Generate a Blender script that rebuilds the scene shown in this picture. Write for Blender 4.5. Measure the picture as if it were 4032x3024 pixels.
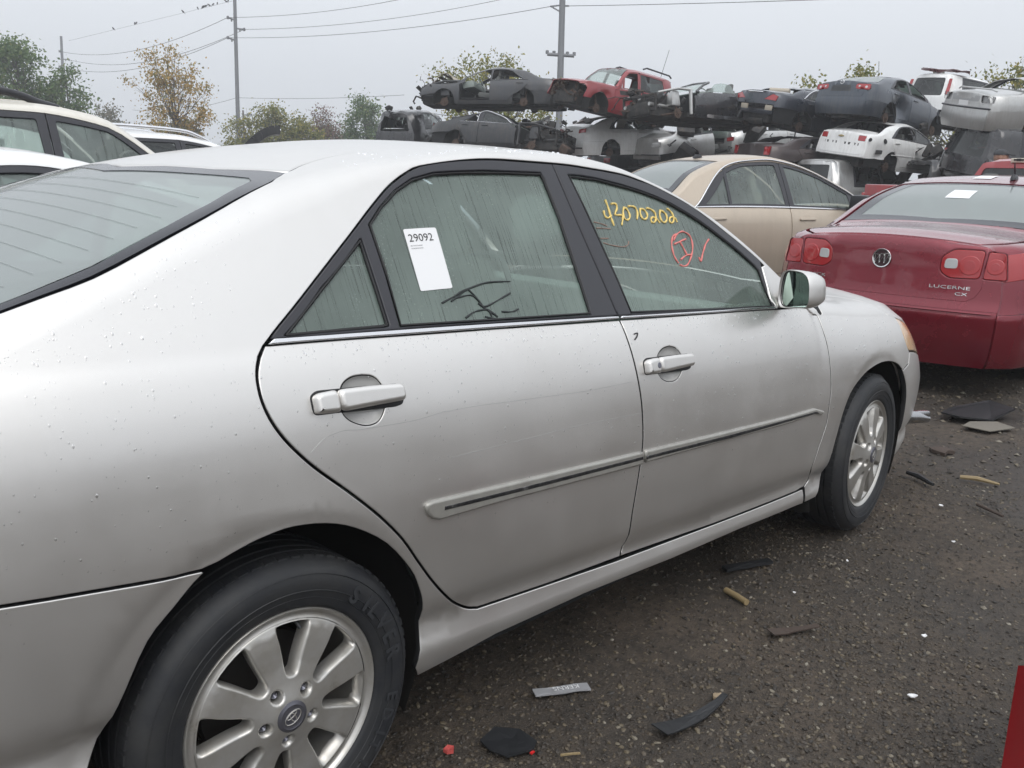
import bpy, bmesh, math, random
import numpy as np
from mathutils import Vector, Matrix, noise
from mathutils.geometry import delaunay_2d_cdt

for o in list(bpy.data.objects):
    bpy.data.objects.remove(o)
SC = bpy.context.scene
COL = SC.collection
R = math.radians

# ------------------------------------------------------------------ camera, sky, sun, exposure
cam = bpy.data.cameras.new('camera'); cam_o = bpy.data.objects.new('camera', cam); COL.objects.link(cam_o)
cam.sensor_width = 36.0; cam.lens = 3653.0 / 4032.0 * 36.0; cam.clip_start = .05; cam.clip_end = 3000
_yaw, _pit, _rol = .7797, -.2283, .0285
_f = Vector((math.cos(_pit) * math.cos(_yaw), math.cos(_pit) * math.sin(_yaw), math.sin(_pit)))
_r = Vector((math.sin(_yaw), -math.cos(_yaw), 0)); _u = _r.cross(_f)
_r2 = math.cos(_rol) * _r + math.sin(_rol) * _u; _u2 = -math.sin(_rol) * _r + math.cos(_rol) * _u
cam_o.matrix_world = Matrix(((_r2.x, _u2.x, -_f.x, -.8907), (_r2.y, _u2.y, -_f.y, -2.3722), (_r2.z, _u2.z, -_f.z, 1.4150), (0, 0, 0, 1)))
SC.camera = cam_o

SUN_EL, SUN_AZ = R(52), R(215)
world = bpy.data.worlds.new('World'); SC.world = world; world.use_nodes = True
wn = world.node_tree.nodes; wl = world.node_tree.links
for n in list(wn): wn.remove(n)
sky = wn.new('ShaderNodeTexSky'); sky.sky_type = 'NISHITA'; sky.sun_disc = False
sky.sun_elevation = SUN_EL; sky.sun_rotation = SUN_AZ; sky.air_density = 1.0; sky.dust_density = 6.0; sky.ozone_density = 1.0
hs = wn.new('ShaderNodeHueSaturation'); hs.inputs['Saturation'].default_value = .10; hs.inputs['Value'].default_value = 1.0
mx = wn.new('ShaderNodeMix'); mx.data_type = 'RGBA'; mx.inputs['Factor'].default_value = .80     # an even overcast deck hides most of the clear sky
mx.inputs['B'].default_value = (6.75, 7.1, 7.6, 1)
tcw = wn.new('ShaderNodeTexCoord'); sep = wn.new('ShaderNodeSeparateXYZ'); mr = wn.new('ShaderNodeMapRange')      # overcast sky: brighter overhead than at the horizon
mr.inputs['From Min'].default_value = 0; mr.inputs['From Max'].default_value = 1; mr.inputs['To Min'].default_value = .93; mr.inputs['To Max'].default_value = 1.75
wl.new(tcw.outputs['Generated'], sep.inputs[0]); wl.new(sep.outputs['Z'], mr.inputs['Value'])
vm = wn.new('ShaderNodeVectorMath'); vm.operation = 'SCALE'; wl.new(mx.outputs['Result'], vm.inputs[0]); wl.new(mr.outputs['Result'], vm.inputs['Scale'])
bg = wn.new('ShaderNodeBackground'); bg.inputs['Strength'].default_value = .125
wo = wn.new('ShaderNodeOutputWorld')
wl.new(sky.outputs['Color'], hs.inputs['Color']); wl.new(hs.outputs['Color'], mx.inputs['A'])
wl.new(vm.outputs[0], bg.inputs['Color']); wl.new(bg.outputs['Background'], wo.inputs['Surface'])
sun = bpy.data.lights.new('sun', 'SUN'); sun.energy = .7; sun.angle = R(40); sun.color = (1, .97, .93)
sun_o = bpy.data.objects.new('sun', sun); COL.objects.link(sun_o)
sun_o.rotation_euler = Vector((-math.sin(SUN_AZ) * math.cos(SUN_EL), -math.cos(SUN_AZ) * math.cos(SUN_EL), -math.sin(SUN_EL))).to_track_quat('-Z', 'Y').to_euler()

SC.view_settings.view_transform = 'Standard'; SC.view_settings.look = 'None'
SC.view_settings.exposure = 0.06; SC.view_settings.gamma = 1.0; SC.view_settings.use_curve_mapping = False
SC.render.engine = 'CYCLES'
SC.cycles.max_bounces = 10; SC.cycles.transparent_max_bounces = 24; SC.cycles.volume_bounces = 1
SC.cycles.diffuse_bounces = 3; SC.cycles.glossy_bounces = 4; SC.cycles.transmission_bounces = 6
SC.cycles.caustics_reflective = False; SC.cycles.caustics_refractive = False
try:
    SC.cycles.use_denoising = True; SC.cycles.denoiser = 'OPENIMAGEDENOISE'
except Exception:
    pass

# ------------------------------------------------------------------ curves and the car-body surface
def pchip(pts):
    """smooth monotone curve through (x, y) pairs"""
    a = np.array(sorted(pts), float); x = a[:, 0]; y = a[:, 1]
    if len(x) == 1:
        return lambda q: np.full(np.shape(q), y[0], float)
    h = np.diff(x); d = np.diff(y) / h; m = np.zeros(len(x))
    m[0] = d[0]; m[-1] = d[-1]
    for i in range(1, len(x) - 1):
        if d[i - 1] * d[i] > 0:
            w1 = 2 * h[i] + h[i - 1]; w2 = h[i] + 2 * h[i - 1]
            m[i] = (w1 + w2) / (w1 / d[i - 1] + w2 / d[i])
    def f(q):
        q = np.clip(np.asarray(q, float), x[0], x[-1])
        i = np.clip(np.searchsorted(x, q, side='right') - 1, 0, len(h) - 1)
        u = (q - x[i]) / h[i]
        return ((1 + 2 * u) * (1 - u) ** 2 * y[i] + u * (1 - u) ** 2 * h[i] * m[i]
                + u * u * (3 - 2 * u) * y[i + 1] + u * u * (u - 1) * h[i] * m[i + 1])
    return f

def sstep(x):
    x = np.clip(x, 0, 1); return x * x * (3 - 2 * x)

class Loft:
    """half of a car body: s runs along the car, t up the side (0 sill, 1 belt, 2-3 roof rail, 4 centreline)"""
    def __init__(self, **k):
        one = lambda v: pchip(v if isinstance(v, list) else [(0, v)])
        self.zr = one(k['zr']); self.zb = one(k['zb']); self.W = one(k['W']); self.Zt = one(k['Zt'])
        self.k = one(k['tumble']); self.cr = one(k['crown']); self.d1 = one(k['d1']); self.d2 = one(k['d2'])
        self.prof = pchip(k['prof']); self.ob = float(self.prof(1.0)); self.kc = k.get('kc', .15)
        self.bow = one(k.get('bow', 0.0)); self.arch = k.get('arch', [])
        self.r0, self.r1 = k['rear']; self.f0, self.f1 = k['front']
        self.pR = pchip(k['pR']); self.pF = pchip(k['pF'])
        self.capR = k.get('capR', .08); self.capF = k.get('capF', .15)
        self.yo = k.get('yo', {})
    def side(self, s, z, zb):
        q = z - zb
        return self.W(s) - self.ob - self.k(s) * q - self.kc * q * q
    def top(self, s, y):
        return self.Zt(s) - self.cr(s) * (np.abs(y) / .8) ** 2
    def consts(self, s):
        s = np.asarray(s, float)
        zr = self.zr(s); zb = np.minimum(self.zb(s), self.Zt(s) - self.cr(s) - .035)
        zc = self.Zt(s) - self.cr(s) * .7
        for _ in range(14):
            yc = np.maximum(self.side(s, zc, zb), .05); zc = .5 * zc + .5 * np.maximum(self.top(s, yc), zb + .02)
        yc = self.side(s, zc, zb)
        e1 = np.minimum(self.d1(s), .85 * (zc - zb)); z0 = zc - e1; y0 = self.side(s, z0, zb)
        e2 = np.minimum(self.d2(s), .8 * yc); y1 = yc - e2; z1 = self.top(s, y1)
        return zr, zb, yc, zc, y0, z0, y1, z1
    def yz(self, s, t):
        s, t = np.broadcast_arrays(np.asarray(s, float), np.asarray(t, float))
        zr, zb, yc, zc, y0, z0, y1, z1 = self.consts(s)
        a = np.clip(t, 0, 1)
        zA = zr + (zb - zr) * a; yA = self.W(s) - self.prof(a)
        zB = zb + (z0 - zb) * (t - 1); yB = self.side(s, zB, zb)
        c = np.clip(t - 2, 0, 1)
        yC = (1 - c) ** 2 * y0 + 2 * c * (1 - c) * yc + c * c * y1; zC = (1 - c) ** 2 * z0 + 2 * c * (1 - c) * zc + c * c * z1
        yD = y1 * (4 - t); zD = self.top(s, yD)
        y = np.where(t < 1, yA, np.where(t < 2, yB, np.where(t < 3, yC, yD)))
        z = np.where(t < 1, zA, np.where(t < 2, zB, np.where(t < 3, zC, zD)))
        for (ax, az, R, band, dep) in self.arch:
            r = np.hypot(s - ax, z - az); y = y - np.where(t < 1.3, dep * sstep((R + band - r) / band), 0)
        return y, z
    def P(self, s, t, off=0.0):
        s, t = np.broadcast_arrays(np.asarray(s, float), np.asarray(t, float))
        y, z = self.yz(s, t)
        x = s + self.bow(s) * (1 - (y / .85) ** 2)
        x = x + sstep((self.r1 - s) / (self.r1 - self.r0)) * self.pR(z) + sstep((s - self.f0) / (self.f1 - self.f0)) * self.pF(z)
        p = np.stack([x, -y, z], -1)
        if np.any(np.asarray(off) != 0):
            p = p + self.N(s, t) * np.asarray(off, float)[..., None]
        return p
    def N(self, s, t):
        e = 2e-3
        s, t = np.broadcast_arrays(np.asarray(s, float), np.asarray(t, float))
        ds = self.P(s + e, t) - self.P(s - e, t); dt = self.P(s, np.minimum(t + e, 4)) - self.P(s, np.maximum(t - e, 0))
        n = np.cross(ds, dt); l = np.linalg.norm(n, axis=-1, keepdims=True)
        return n / np.maximum(l, 1e-12)
    # the end faces: cap(y, z) across the whole width
    def cap(self, y, z, end, off=0.0):
        y = np.asarray(y, float); z = np.asarray(z, float)
        s = self.r0 if end < 0 else self.f1
        tt = np.linspace(0, 3.2, 400); yy, zz = self.yz(np.full(400, s), tt)
        w = np.interp(z, zz, yy)
        x = s + (self.pR(z) if end < 0 else self.pF(z)) + self.bow(np.array(s)) * (1 - (w / .85) ** 2)
        q = np.clip(np.abs(y) / np.maximum(w, .05), 0, 1.05)
        b = self.capR if end < 0 else self.capF
        x = x + end * (b * (1 - np.abs(q) ** 2.1) + off)
        return np.stack([x, y, z], -1)

ARC = np.array([0, .80, 1.25, 1.33, 1.93])
class Side:
    """lift for panels drawn on a Loft: u = s, v = t; v above 4 carries on down the other side"""
    V = [0, 1, 2, 3, 4, 5, 6, 7, 8]; A = np.concatenate([ARC, 3.86 - ARC[-2::-1]])
    def __init__(self, L): self.L = L
    def m(self, p): p = np.asarray(p, float); return np.stack([p[:, 0], np.interp(p[:, 1], self.V, self.A)], 1)
    def inv(self, q): return np.stack([q[:, 0], np.interp(q[:, 1], self.A, self.V)], 1)
    def _flip(self, p): return np.where(p[:, 1] > 4, 8 - p[:, 1], p[:, 1]), np.where(p[:, 1:2] > 4, np.array([[1, -1, 1.]]), 1.0)
    def P(self, p, off=0.0): t, k = self._flip(p); return self.L.P(p[:, 0], t, off) * k
    def N(self, p): t, k = self._flip(p); return self.L.N(p[:, 0], t) * k
def full(half):
    """half a ring (starting and ending on the centreline t = 4) closed over both sides"""
    return list(half) + [(s, 8 - t) for s, t in reversed(half) if t < 3.999]

class End:
    """lift for panels on the front or rear face: u = y, v = z"""
    def __init__(self, L, end): self.L = L; self.end = end
    def m(self, p): return np.asarray(p, float)
    def inv(self, q): return q
    def P(self, p, off=0.0): return self.L.cap(p[:, 0], p[:, 1], self.end, off)
    def N(self, p):
        e = 3e-3
        a = self.L.cap(p[:, 0] + e, p[:, 1], self.end) - self.L.cap(p[:, 0] - e, p[:, 1], self.end)
        b = self.L.cap(p[:, 0], p[:, 1] + e, self.end) - self.L.cap(p[:, 0], p[:, 1] - e, self.end)
        n = np.cross(a, b); n /= np.maximum(np.linalg.norm(n, axis=1, keepdims=True), 1e-9)
        return n * np.where(n[:, :1] * self.end < 0, -1, 1)

def spl(pts, n=5):
    """open Catmull-Rom through pts"""
    p = np.array(pts, float)
    if len(p) < 3: return [tuple(q) for q in p]
    e = np.vstack([2 * p[0] - p[1], p, 2 * p[-1] - p[-2]]); out = []
    for i in range(1, len(e) - 2):
        a, b, c, d = e[i - 1:i + 3]
        for u in np.arange(n) / n:
            out.append(tuple(.5 * (2 * b + (c - a) * u + (2 * a - 5 * b + 4 * c - d) * u * u + (3 * b - a - 3 * c + d) * u ** 3)))
    out.append(tuple(p[-1])); return out

def rnd(pts, r, n=4):
    """closed polygon with rounded corners (pts in metric or near-metric units)"""
    p = np.array(pts, float); out = []
    for i in range(len(p)):
        a, b, c = p[i - 1], p[i], p[(i + 1) % len(p)]
        la, lc = np.linalg.norm(a - b), np.linalg.norm(c - b); q = min(r, .45 * la, .45 * lc)
        s = b + (a - b) / la * q; e = b + (c - b) / lc * q
        for u in np.linspace(0, 1, n + 1):
            out.append(tuple((1 - u) ** 2 * s + 2 * u * (1 - u) * b + u * u * e))
    return out

def _area(q): return .5 * np.sum(q[:, 0] * np.roll(q[:, 1], -1) - np.roll(q[:, 0], -1) * q[:, 1])
def _clean(q):
    d = np.linalg.norm(q - np.roll(q, 1, 0), axis=1); return q[d > 1e-4]
def _resample(q, step):
    out = []
    for i in range(len(q)):
        a, b = q[i], q[(i + 1) % len(q)]; n = max(1, int(math.ceil(np.linalg.norm(b - a) / step)))
        for k in range(n): out.append(a + (b - a) * k / n)
    return np.array(out)
def _inset(q, g):
    if g == 0: return q.copy()
    a = q - np.roll(q, 1, 0); b = np.roll(q, -1, 0) - q
    a /= np.maximum(np.linalg.norm(a, axis=1, keepdims=True), 1e-9); b /= np.maximum(np.linalg.norm(b, axis=1, keepdims=True), 1e-9)
    na = np.stack([-a[:, 1], a[:, 0]], 1); nb = np.stack([-b[:, 1], b[:, 0]], 1)
    n = na + nb; l = np.linalg.norm(n, axis=1, keepdims=True); n = n / np.maximum(l, 1e-6)
    c = np.clip((n * na).sum(1, keepdims=True), .45, 1)
    return q + n * g / c
def _inside(pts, poly):
    x, y = pts[:, 0][:, None], pts[:, 1][:, None]
    x0, y0 = poly[:, 0][None], poly[:, 1][None]; x1, y1 = np.roll(poly[:, 0], -1)[None], np.roll(poly[:, 1], -1)[None]
    with np.errstate(divide='ignore', invalid='ignore'):
        c = ((y0 > y) != (y1 > y)) & (x < (x1 - x0) * (y - y0) / (y1 - y0) + x0)
    return c.sum(1) % 2 == 1
def _dist(pts, poly):
    a = poly; b = np.roll(poly, -1, 0); d = b - a; L2 = np.maximum((d * d).sum(1), 1e-12)
    out = np.full(len(pts), 1e9)
    for i in range(len(a)):
        u = np.clip(((pts - a[i]) @ d[i]) / L2[i], 0, 1); out = np.minimum(out, np.linalg.norm(pts - a[i] - u[:, None] * d[i], axis=1))
    return out

class Geo:
    """vertices, faces and vertex normals collected for one object"""
    def __init__(self): self.v = []; self.f = []; self.n = []; self.k = 0; self.w = set()      # w: faces that are seam walls, lined near-black as painted shade in the gap
    def add(self, v, f, n, wall=()):
        self.w |= {len(self.f) + i for i in wall}; v = np.asarray(v, float); self.v.append(v); self.n.append(np.asarray(n, float))
        self.f += [tuple(int(i) + self.k for i in q) for q in f]; self.k += len(v)
    def mirrored(self):
        g = Geo(); m = np.array([1, -1, 1.])
        g.v = [a * m for a in self.v]; g.n = [a * m for a in self.n]; g.f = [q[::-1] for q in self.f]; g.k = self.k; g.w = set(self.w); return g
    def join(self, o):
        V = np.vstack(o.v); N = np.vstack(o.n); self.add(V, o.f, N, o.w); return self
    def obj(self, name, m, parent=None, dent=None, custom=True):
        V = np.vstack(self.v); N = np.vstack(self.n)
        if dent is not None: V = dent(V); custom = False
        me = bpy.data.meshes.new(name); me.from_pydata(V.tolist(), [], self.f); me.materials.append(m)
        me.polygons.foreach_set('use_smooth', [True] * len(me.polygons))
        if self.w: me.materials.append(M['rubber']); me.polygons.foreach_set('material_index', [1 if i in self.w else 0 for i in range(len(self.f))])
        me.update()
        if custom: me.normals_split_custom_set_from_vertices(N.tolist())
        return link(name, me, parent)

def link(name, me, parent=None):
    o = bpy.data.objects.new(name, me); COL.objects.link(o)
    if parent is not None: o.parent = parent
    return o

def sheet(lift, outer, holes=(), step=.05, gap=.0, bevel=0.0, depth=0.0, off=0.0, mirror=False, geo=None, shade_walls=False, extra=None):
    """a panel cut out of a surface: triangulated skin, a rolled edge and a wall going in at every border"""
    g = geo or Geo()
    loops = []
    for i, lp in enumerate([outer] + list(holes)):
        q = _clean(lift.m(np.array(lp, float)))
        if (_area(q) > 0) != (i == 0): q = q[::-1]
        loops.append(_resample(q, step))
    r0 = [_inset(q, gap + bevel) for q in loops]
    lo = r0[0].min(0); hi = r0[0].max(0)
    xs = np.arange(lo[0] + step * .5, hi[0], step); ys = np.arange(lo[1] + step * .5, hi[1], step)
    G = np.stack(np.meshgrid(xs, ys), -1).reshape(-1, 2)
    if len(G):
        G = G[_inside(G, r0[0])]
        for h in r0[1:]:
            if len(G): G = G[~_inside(G, h)]
        for q in r0:
            if len(G): G = G[_dist(G, q) > step * .45]
    if extra is not None:
        X = lift.m(np.array(extra, float)); X = X[_inside(X, r0[0])]
        for h in r0[1:]: X = X[~_inside(X, h)]
        for q in r0: X = X[_dist(X, q) > .004]
        if len(G):
            near = np.array([np.min(np.hypot(*(X - g_).T)) if len(X) else 9 for g_ in G]); G = G[near > .010]
        G = np.vstack([G.reshape(-1, 2), X])
    pts = [Vector(p) for q in r0 for p in q] + [Vector(p) for p in G]
    ed = []; k = 0
    for q in r0:
        n = len(q); ed += [(k + i, k + (i + 1) % n) for i in range(n)]; k += n
    cv, _, cf, *_r = delaunay_2d_cdt(pts, ed, [], 0, 1e-6)
    cv = np.array([tuple(p) for p in cv], float); cf = np.array([f for f in cf if len(f) == 3], int)
    cen = cv[cf].mean(1); ok = _inside(cen, r0[0])
    for h in r0[1:]: ok &= ~_inside(cen, h)
    cf = cf[ok]; p = lift.inv(cv)
    V = lift.P(p, off); N = lift.N(p)
    fn = np.cross(V[cf[:, 1]] - V[cf[:, 0]], V[cf[:, 2]] - V[cf[:, 0]])
    if len(cf) and np.mean((fn * N[cf[:, 0]]).sum(1) > 0) < .5: cf = cf[:, ::-1]; flip = True
    else: flip = False
    V_, F_, N_ = [V], [tuple(t) for t in cf], [N]; k = len(V)
    walls = []
    if depth > 0:
        for q0, q in zip(r0, loops):
            q1 = _inset(q, gap); n = len(q0)
            a = lift.inv(q0); b = lift.inv(q1); Na = lift.N(a); Nb = lift.N(b)
            Pa = lift.P(a, off); Pb = lift.P(b, off - bevel * .8); Pc = lift.P(b, off - depth)
            out = Pb - Pa if bevel > 0 else lift.P(lift.inv(_inset(q, gap - .003)), off) - Pa
            out = out - (out * Na).sum(1, keepdims=True) * Na
            out /= np.maximum(np.linalg.norm(out, axis=1, keepdims=True), 1e-9)
            nm = Nb * .5 + out * .86
            if bevel > 0:
                V_ += [Pa, Pb, Pc]; N_ += [Na, nm, out]; rows = [k, k + n, k + 2 * n]; k += 3 * n
            else:
                V_ += [Pa, Pc]; N_ += [out, out]; rows = [k, k + n]; k += 2 * n
            for r_, s_ in zip(rows[:-1], rows[1:]):
                last = shade_walls and s_ == rows[-1]
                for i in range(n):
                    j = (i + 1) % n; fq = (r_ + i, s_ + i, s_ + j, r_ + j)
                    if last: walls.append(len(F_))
                    F_.append(fq if not flip else fq[::-1])
    h = Geo(); h.add(np.vstack(V_), F_, np.vstack(N_), walls)
    if mirror: h = h.mirrored()
    g.join(h); return g

# ------------------------------------------------------------------ plain mesh helpers
def mesh(name, bm, m, parent=None, smooth=None):
    me = bpy.data.meshes.new(name); bm.normal_update(); bm.to_mesh(me); bm.free()
    for x in (m if isinstance(m, (list, tuple)) else [m]): me.materials.append(x)
    if smooth is not None:
        me.polygons.foreach_set('use_smooth', [True] * len(me.polygons))
        me.set_sharp_from_angle(angle=R(smooth))
    return link(name, me, parent)

def box(bm, c, s, rot=None, bev=0.0, taper=1.0):
    r = bmesh.ops.create_cube(bm, size=1); vs = r['verts']
    for v in vs:
        k = taper if v.co.z > 0 else 1.0
        v.co = Vector((v.co.x * s[0] * k, v.co.y * s[1] * k, v.co.z * s[2]))
    if bev > 0:
        es = list({e for v in vs for e in v.link_edges})
        b = bmesh.ops.bevel(bm, geom=es, offset=bev, segments=2, affect='EDGES', profile=.6)
        vs = list({v for f in b['faces'] for v in f.verts} | {v for v in vs if v.is_valid})
        seen = set(); st = list(vs)
        while st:
            v = st.pop()
            if v in seen: continue
            seen.add(v); st += [e.other_vert(v) for e in v.link_edges]
        vs = list(seen)
    M = Matrix.Translation(c) @ (rot.to_4x4() if rot is not None else Matrix())
    bmesh.ops.transform(bm, matrix=M, verts=vs); return vs

def tube(bm, pts, rad, n=8, cap=True):
    """tube along a polyline, rad a number or one per point"""
    P = [Vector(p) for p in pts]; rs = rad if isinstance(rad, (list, tuple)) else [rad] * len(P)
    rings = []; prev = None
    for i, p in enumerate(P):
        t = (P[min(i + 1, len(P) - 1)] - P[max(i - 1, 0)]).normalized()
        if prev is None:
            a = t.orthogonal().normalized()
        else:
            a = prev - prev.dot(t) * t
            a = a.normalized() if a.length > 1e-6 else t.orthogonal().normalized()
        prev = a; b = t.cross(a)
        rings.append([bm.verts.new(p + (a * math.cos(2 * math.pi * k / n) + b * math.sin(2 * math.pi * k / n)) * rs[i]) for k in range(n)])
    for r0, r1 in zip(rings[:-1], rings[1:]):
        for k in range(n): bm.faces.new((r0[k], r0[(k + 1) % n], r1[(k + 1) % n], r1[k]))
    if cap:
        bm.faces.new(rings[0][::-1]); bm.faces.new(rings[-1])
    return rings

def lathe(bm, prof, n=48, axis='Y', c=(0, 0, 0), close=False):
    """profile of (radius, along) revolved about an axis"""
    rings = []
    for r, a in prof:
        ring = []
        for k in range(n):
            th = 2 * math.pi * k / n; x, z = r * math.cos(th), r * math.sin(th)
            co = (x, a, z) if axis == 'Y' else ((a, x, z) if axis == 'X' else (x, z, a))
            ring.append(bm.verts.new(Vector(co) + Vector(c)))
        rings.append(ring)
    for r0, r1 in zip(rings[:-1], rings[1:]):
        for k in range(n):
            bm.faces.new((r0[k], r1[k], r1[(k + 1) % n], r0[(k + 1) % n]))
    return rings

def prism(bm, pts, fn, depth):
    """polygon pts (2-D) placed by fn(u, v, w), thick along w"""
    a = [bm.verts.new(fn(u, v, 0)) for u, v in pts]; b = [bm.verts.new(fn(u, v, depth)) for u, v in pts]
    n = len(pts); bm.faces.new(a); bm.faces.new(b[::-1])
    for i in range(n): bm.faces.new((a[i], b[i], b[(i + 1) % n], a[(i + 1) % n]))

def text_mesh(s, size, depth=.0015, bold=0.0, align='LEFT'):
    c = bpy.data.curves.new('t', 'FONT'); c.body = s; c.size = size; c.extrude = depth; c.align_x = align; c.resolution_u = 3; c.offset = bold
    o = bpy.data.objects.new('t', c); COL.objects.link(o); dg = bpy.context.evaluated_depsgraph_get()
    me = bpy.data.meshes.new_from_object(o.evaluated_get(dg)); bpy.data.objects.remove(o); bpy.data.curves.remove(c); return me

def thing(name, label, cat, loc=(0, 0, 0), rot=(0, 0, 0), group=None):
    o = bpy.data.objects.new(name, None); COL.objects.link(o); o.location = loc; o.rotation_euler = rot; o.empty_display_size = .1
    tag(o, label, cat, group); return o
def tag(o, label, cat, group=None):
    o['label'] = label; o['category'] = cat
    if group: o['group'] = group
    return o
def struct(o): o['kind'] = 'structure'; return o
def stuff(o): o['kind'] = 'stuff'; return o

# ------------------------------------------------------------------ materials
def mat(name, col, rough=.5, metal=0.0, coat=0.0, spec=.5, coat_rough=.05):
    m = bpy.data.materials.new(name); m.use_nodes = True
    p = m.node_tree.nodes['Principled BSDF']
    p.inputs['Base Color'].default_value = (*col, 1); p.inputs['Roughness'].default_value = rough; p.inputs['Metallic'].default_value = metal
    p.inputs['Coat Weight'].default_value = coat; p.inputs['Coat Roughness'].default_value = coat_rough; p.inputs['Specular IOR Level'].default_value = spec
    return m
def nodes(m): return m.node_tree.nodes, m.node_tree.links, m.node_tree.nodes['Principled BSDF']
def ntex(m, scale, detail=4, rough=.55, kind='Object', stretch=None):
    n, l, p = nodes(m)
    tc = n.new('ShaderNodeTexCoord'); mp = n.new('ShaderNodeMapping'); t = n.new('ShaderNodeTexNoise')
    t.inputs['Scale'].default_value = scale; t.inputs['Detail'].default_value = detail; t.inputs['Roughness'].default_value = rough
    if stretch: mp.inputs['Scale'].default_value = stretch
    l.new(tc.outputs[kind], mp.inputs['Vector']); l.new(mp.outputs['Vector'], t.inputs['Vector']); return t
def ramp(m, src, stops):
    n, l, p = nodes(m); r = n.new('ShaderNodeValToRGB'); e = r.color_ramp.elements
    while len(e) < len(stops): e.new(.5)
    for i, (a, c) in enumerate(stops):
        e[i].position = a; e[i].color = (*c, 1) if len(c) == 3 else c
    l.new(src, r.inputs['Fac']); return r
def bump(m, src, strength, dist=.01):
    n, l, p = nodes(m); b = n.new('ShaderNodeBump'); b.inputs['Strength'].default_value = strength; b.inputs['Distance'].default_value = dist
    l.new(src, b.inputs['Height']); l.new(b.outputs['Normal'], p.inputs['Normal']); return b
def g3(v): return (v, v, v)

def paint(name, col, metal=0.0, rough=.35, coat=.8, dirt=.25, dirt_col=(.10, .085, .07), scale=2.2):
    """car paint with road film: blotchy dirt and dull patches of their own shape"""
    m = mat(name, col, rough, metal, coat); n, l, p = nodes(m)
    t = ntex(m, scale, 6, .65); t2 = ntex(m, 7.0, 5, .6, stretch=(3, 3, .25))
    mul = n.new('ShaderNodeMath'); mul.operation = 'MULTIPLY'; l.new(t.outputs['Fac'], mul.inputs[0]); l.new(t2.outputs['Fac'], mul.inputs[1])
    r = ramp(m, mul.outputs[0], [(.20, g3(0)), (.42, g3(dirt))])
    mix = n.new('ShaderNodeMix'); mix.data_type = 'RGBA'; mix.inputs['A'].default_value = (*col, 1); mix.inputs['B'].default_value = (*dirt_col, 1)
    l.new(r.outputs['Color'], mix.inputs['Factor']); l.new(mix.outputs['Result'], p.inputs['Base Color'])
    r2 = ramp(m, t.outputs['Fac'], [(.35, g3(max(.05, rough - .06))), (.7, g3(rough + .10))]); l.new(r2.outputs['Color'], p.inputs['Roughness'])
    return m

M = {}
M['silver'] = paint('silver_paint', (.725, .706, .678), .85, .36, .35, .05, (.40, .38, .35))
M['black_trim'] = mat('black_trim', (.022, .022, .026), .42)
M['rubber'] = mat('rubber_and_gap_shade', (.012, .012, .013), .6)  # rubber seals, and also the painted shade inside panel gaps
M['dark'] = mat('dark_cavity', (.010, .010, .011), .9)
M['chrome'] = mat('chrome', (.80, .80, .80), .12, 1.0)
M['white_plastic'] = mat('white_print_paper', (.78, .78, .78), .5)
M['ink'] = mat('black_ink', (.02, .02, .02), .6)

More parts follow.
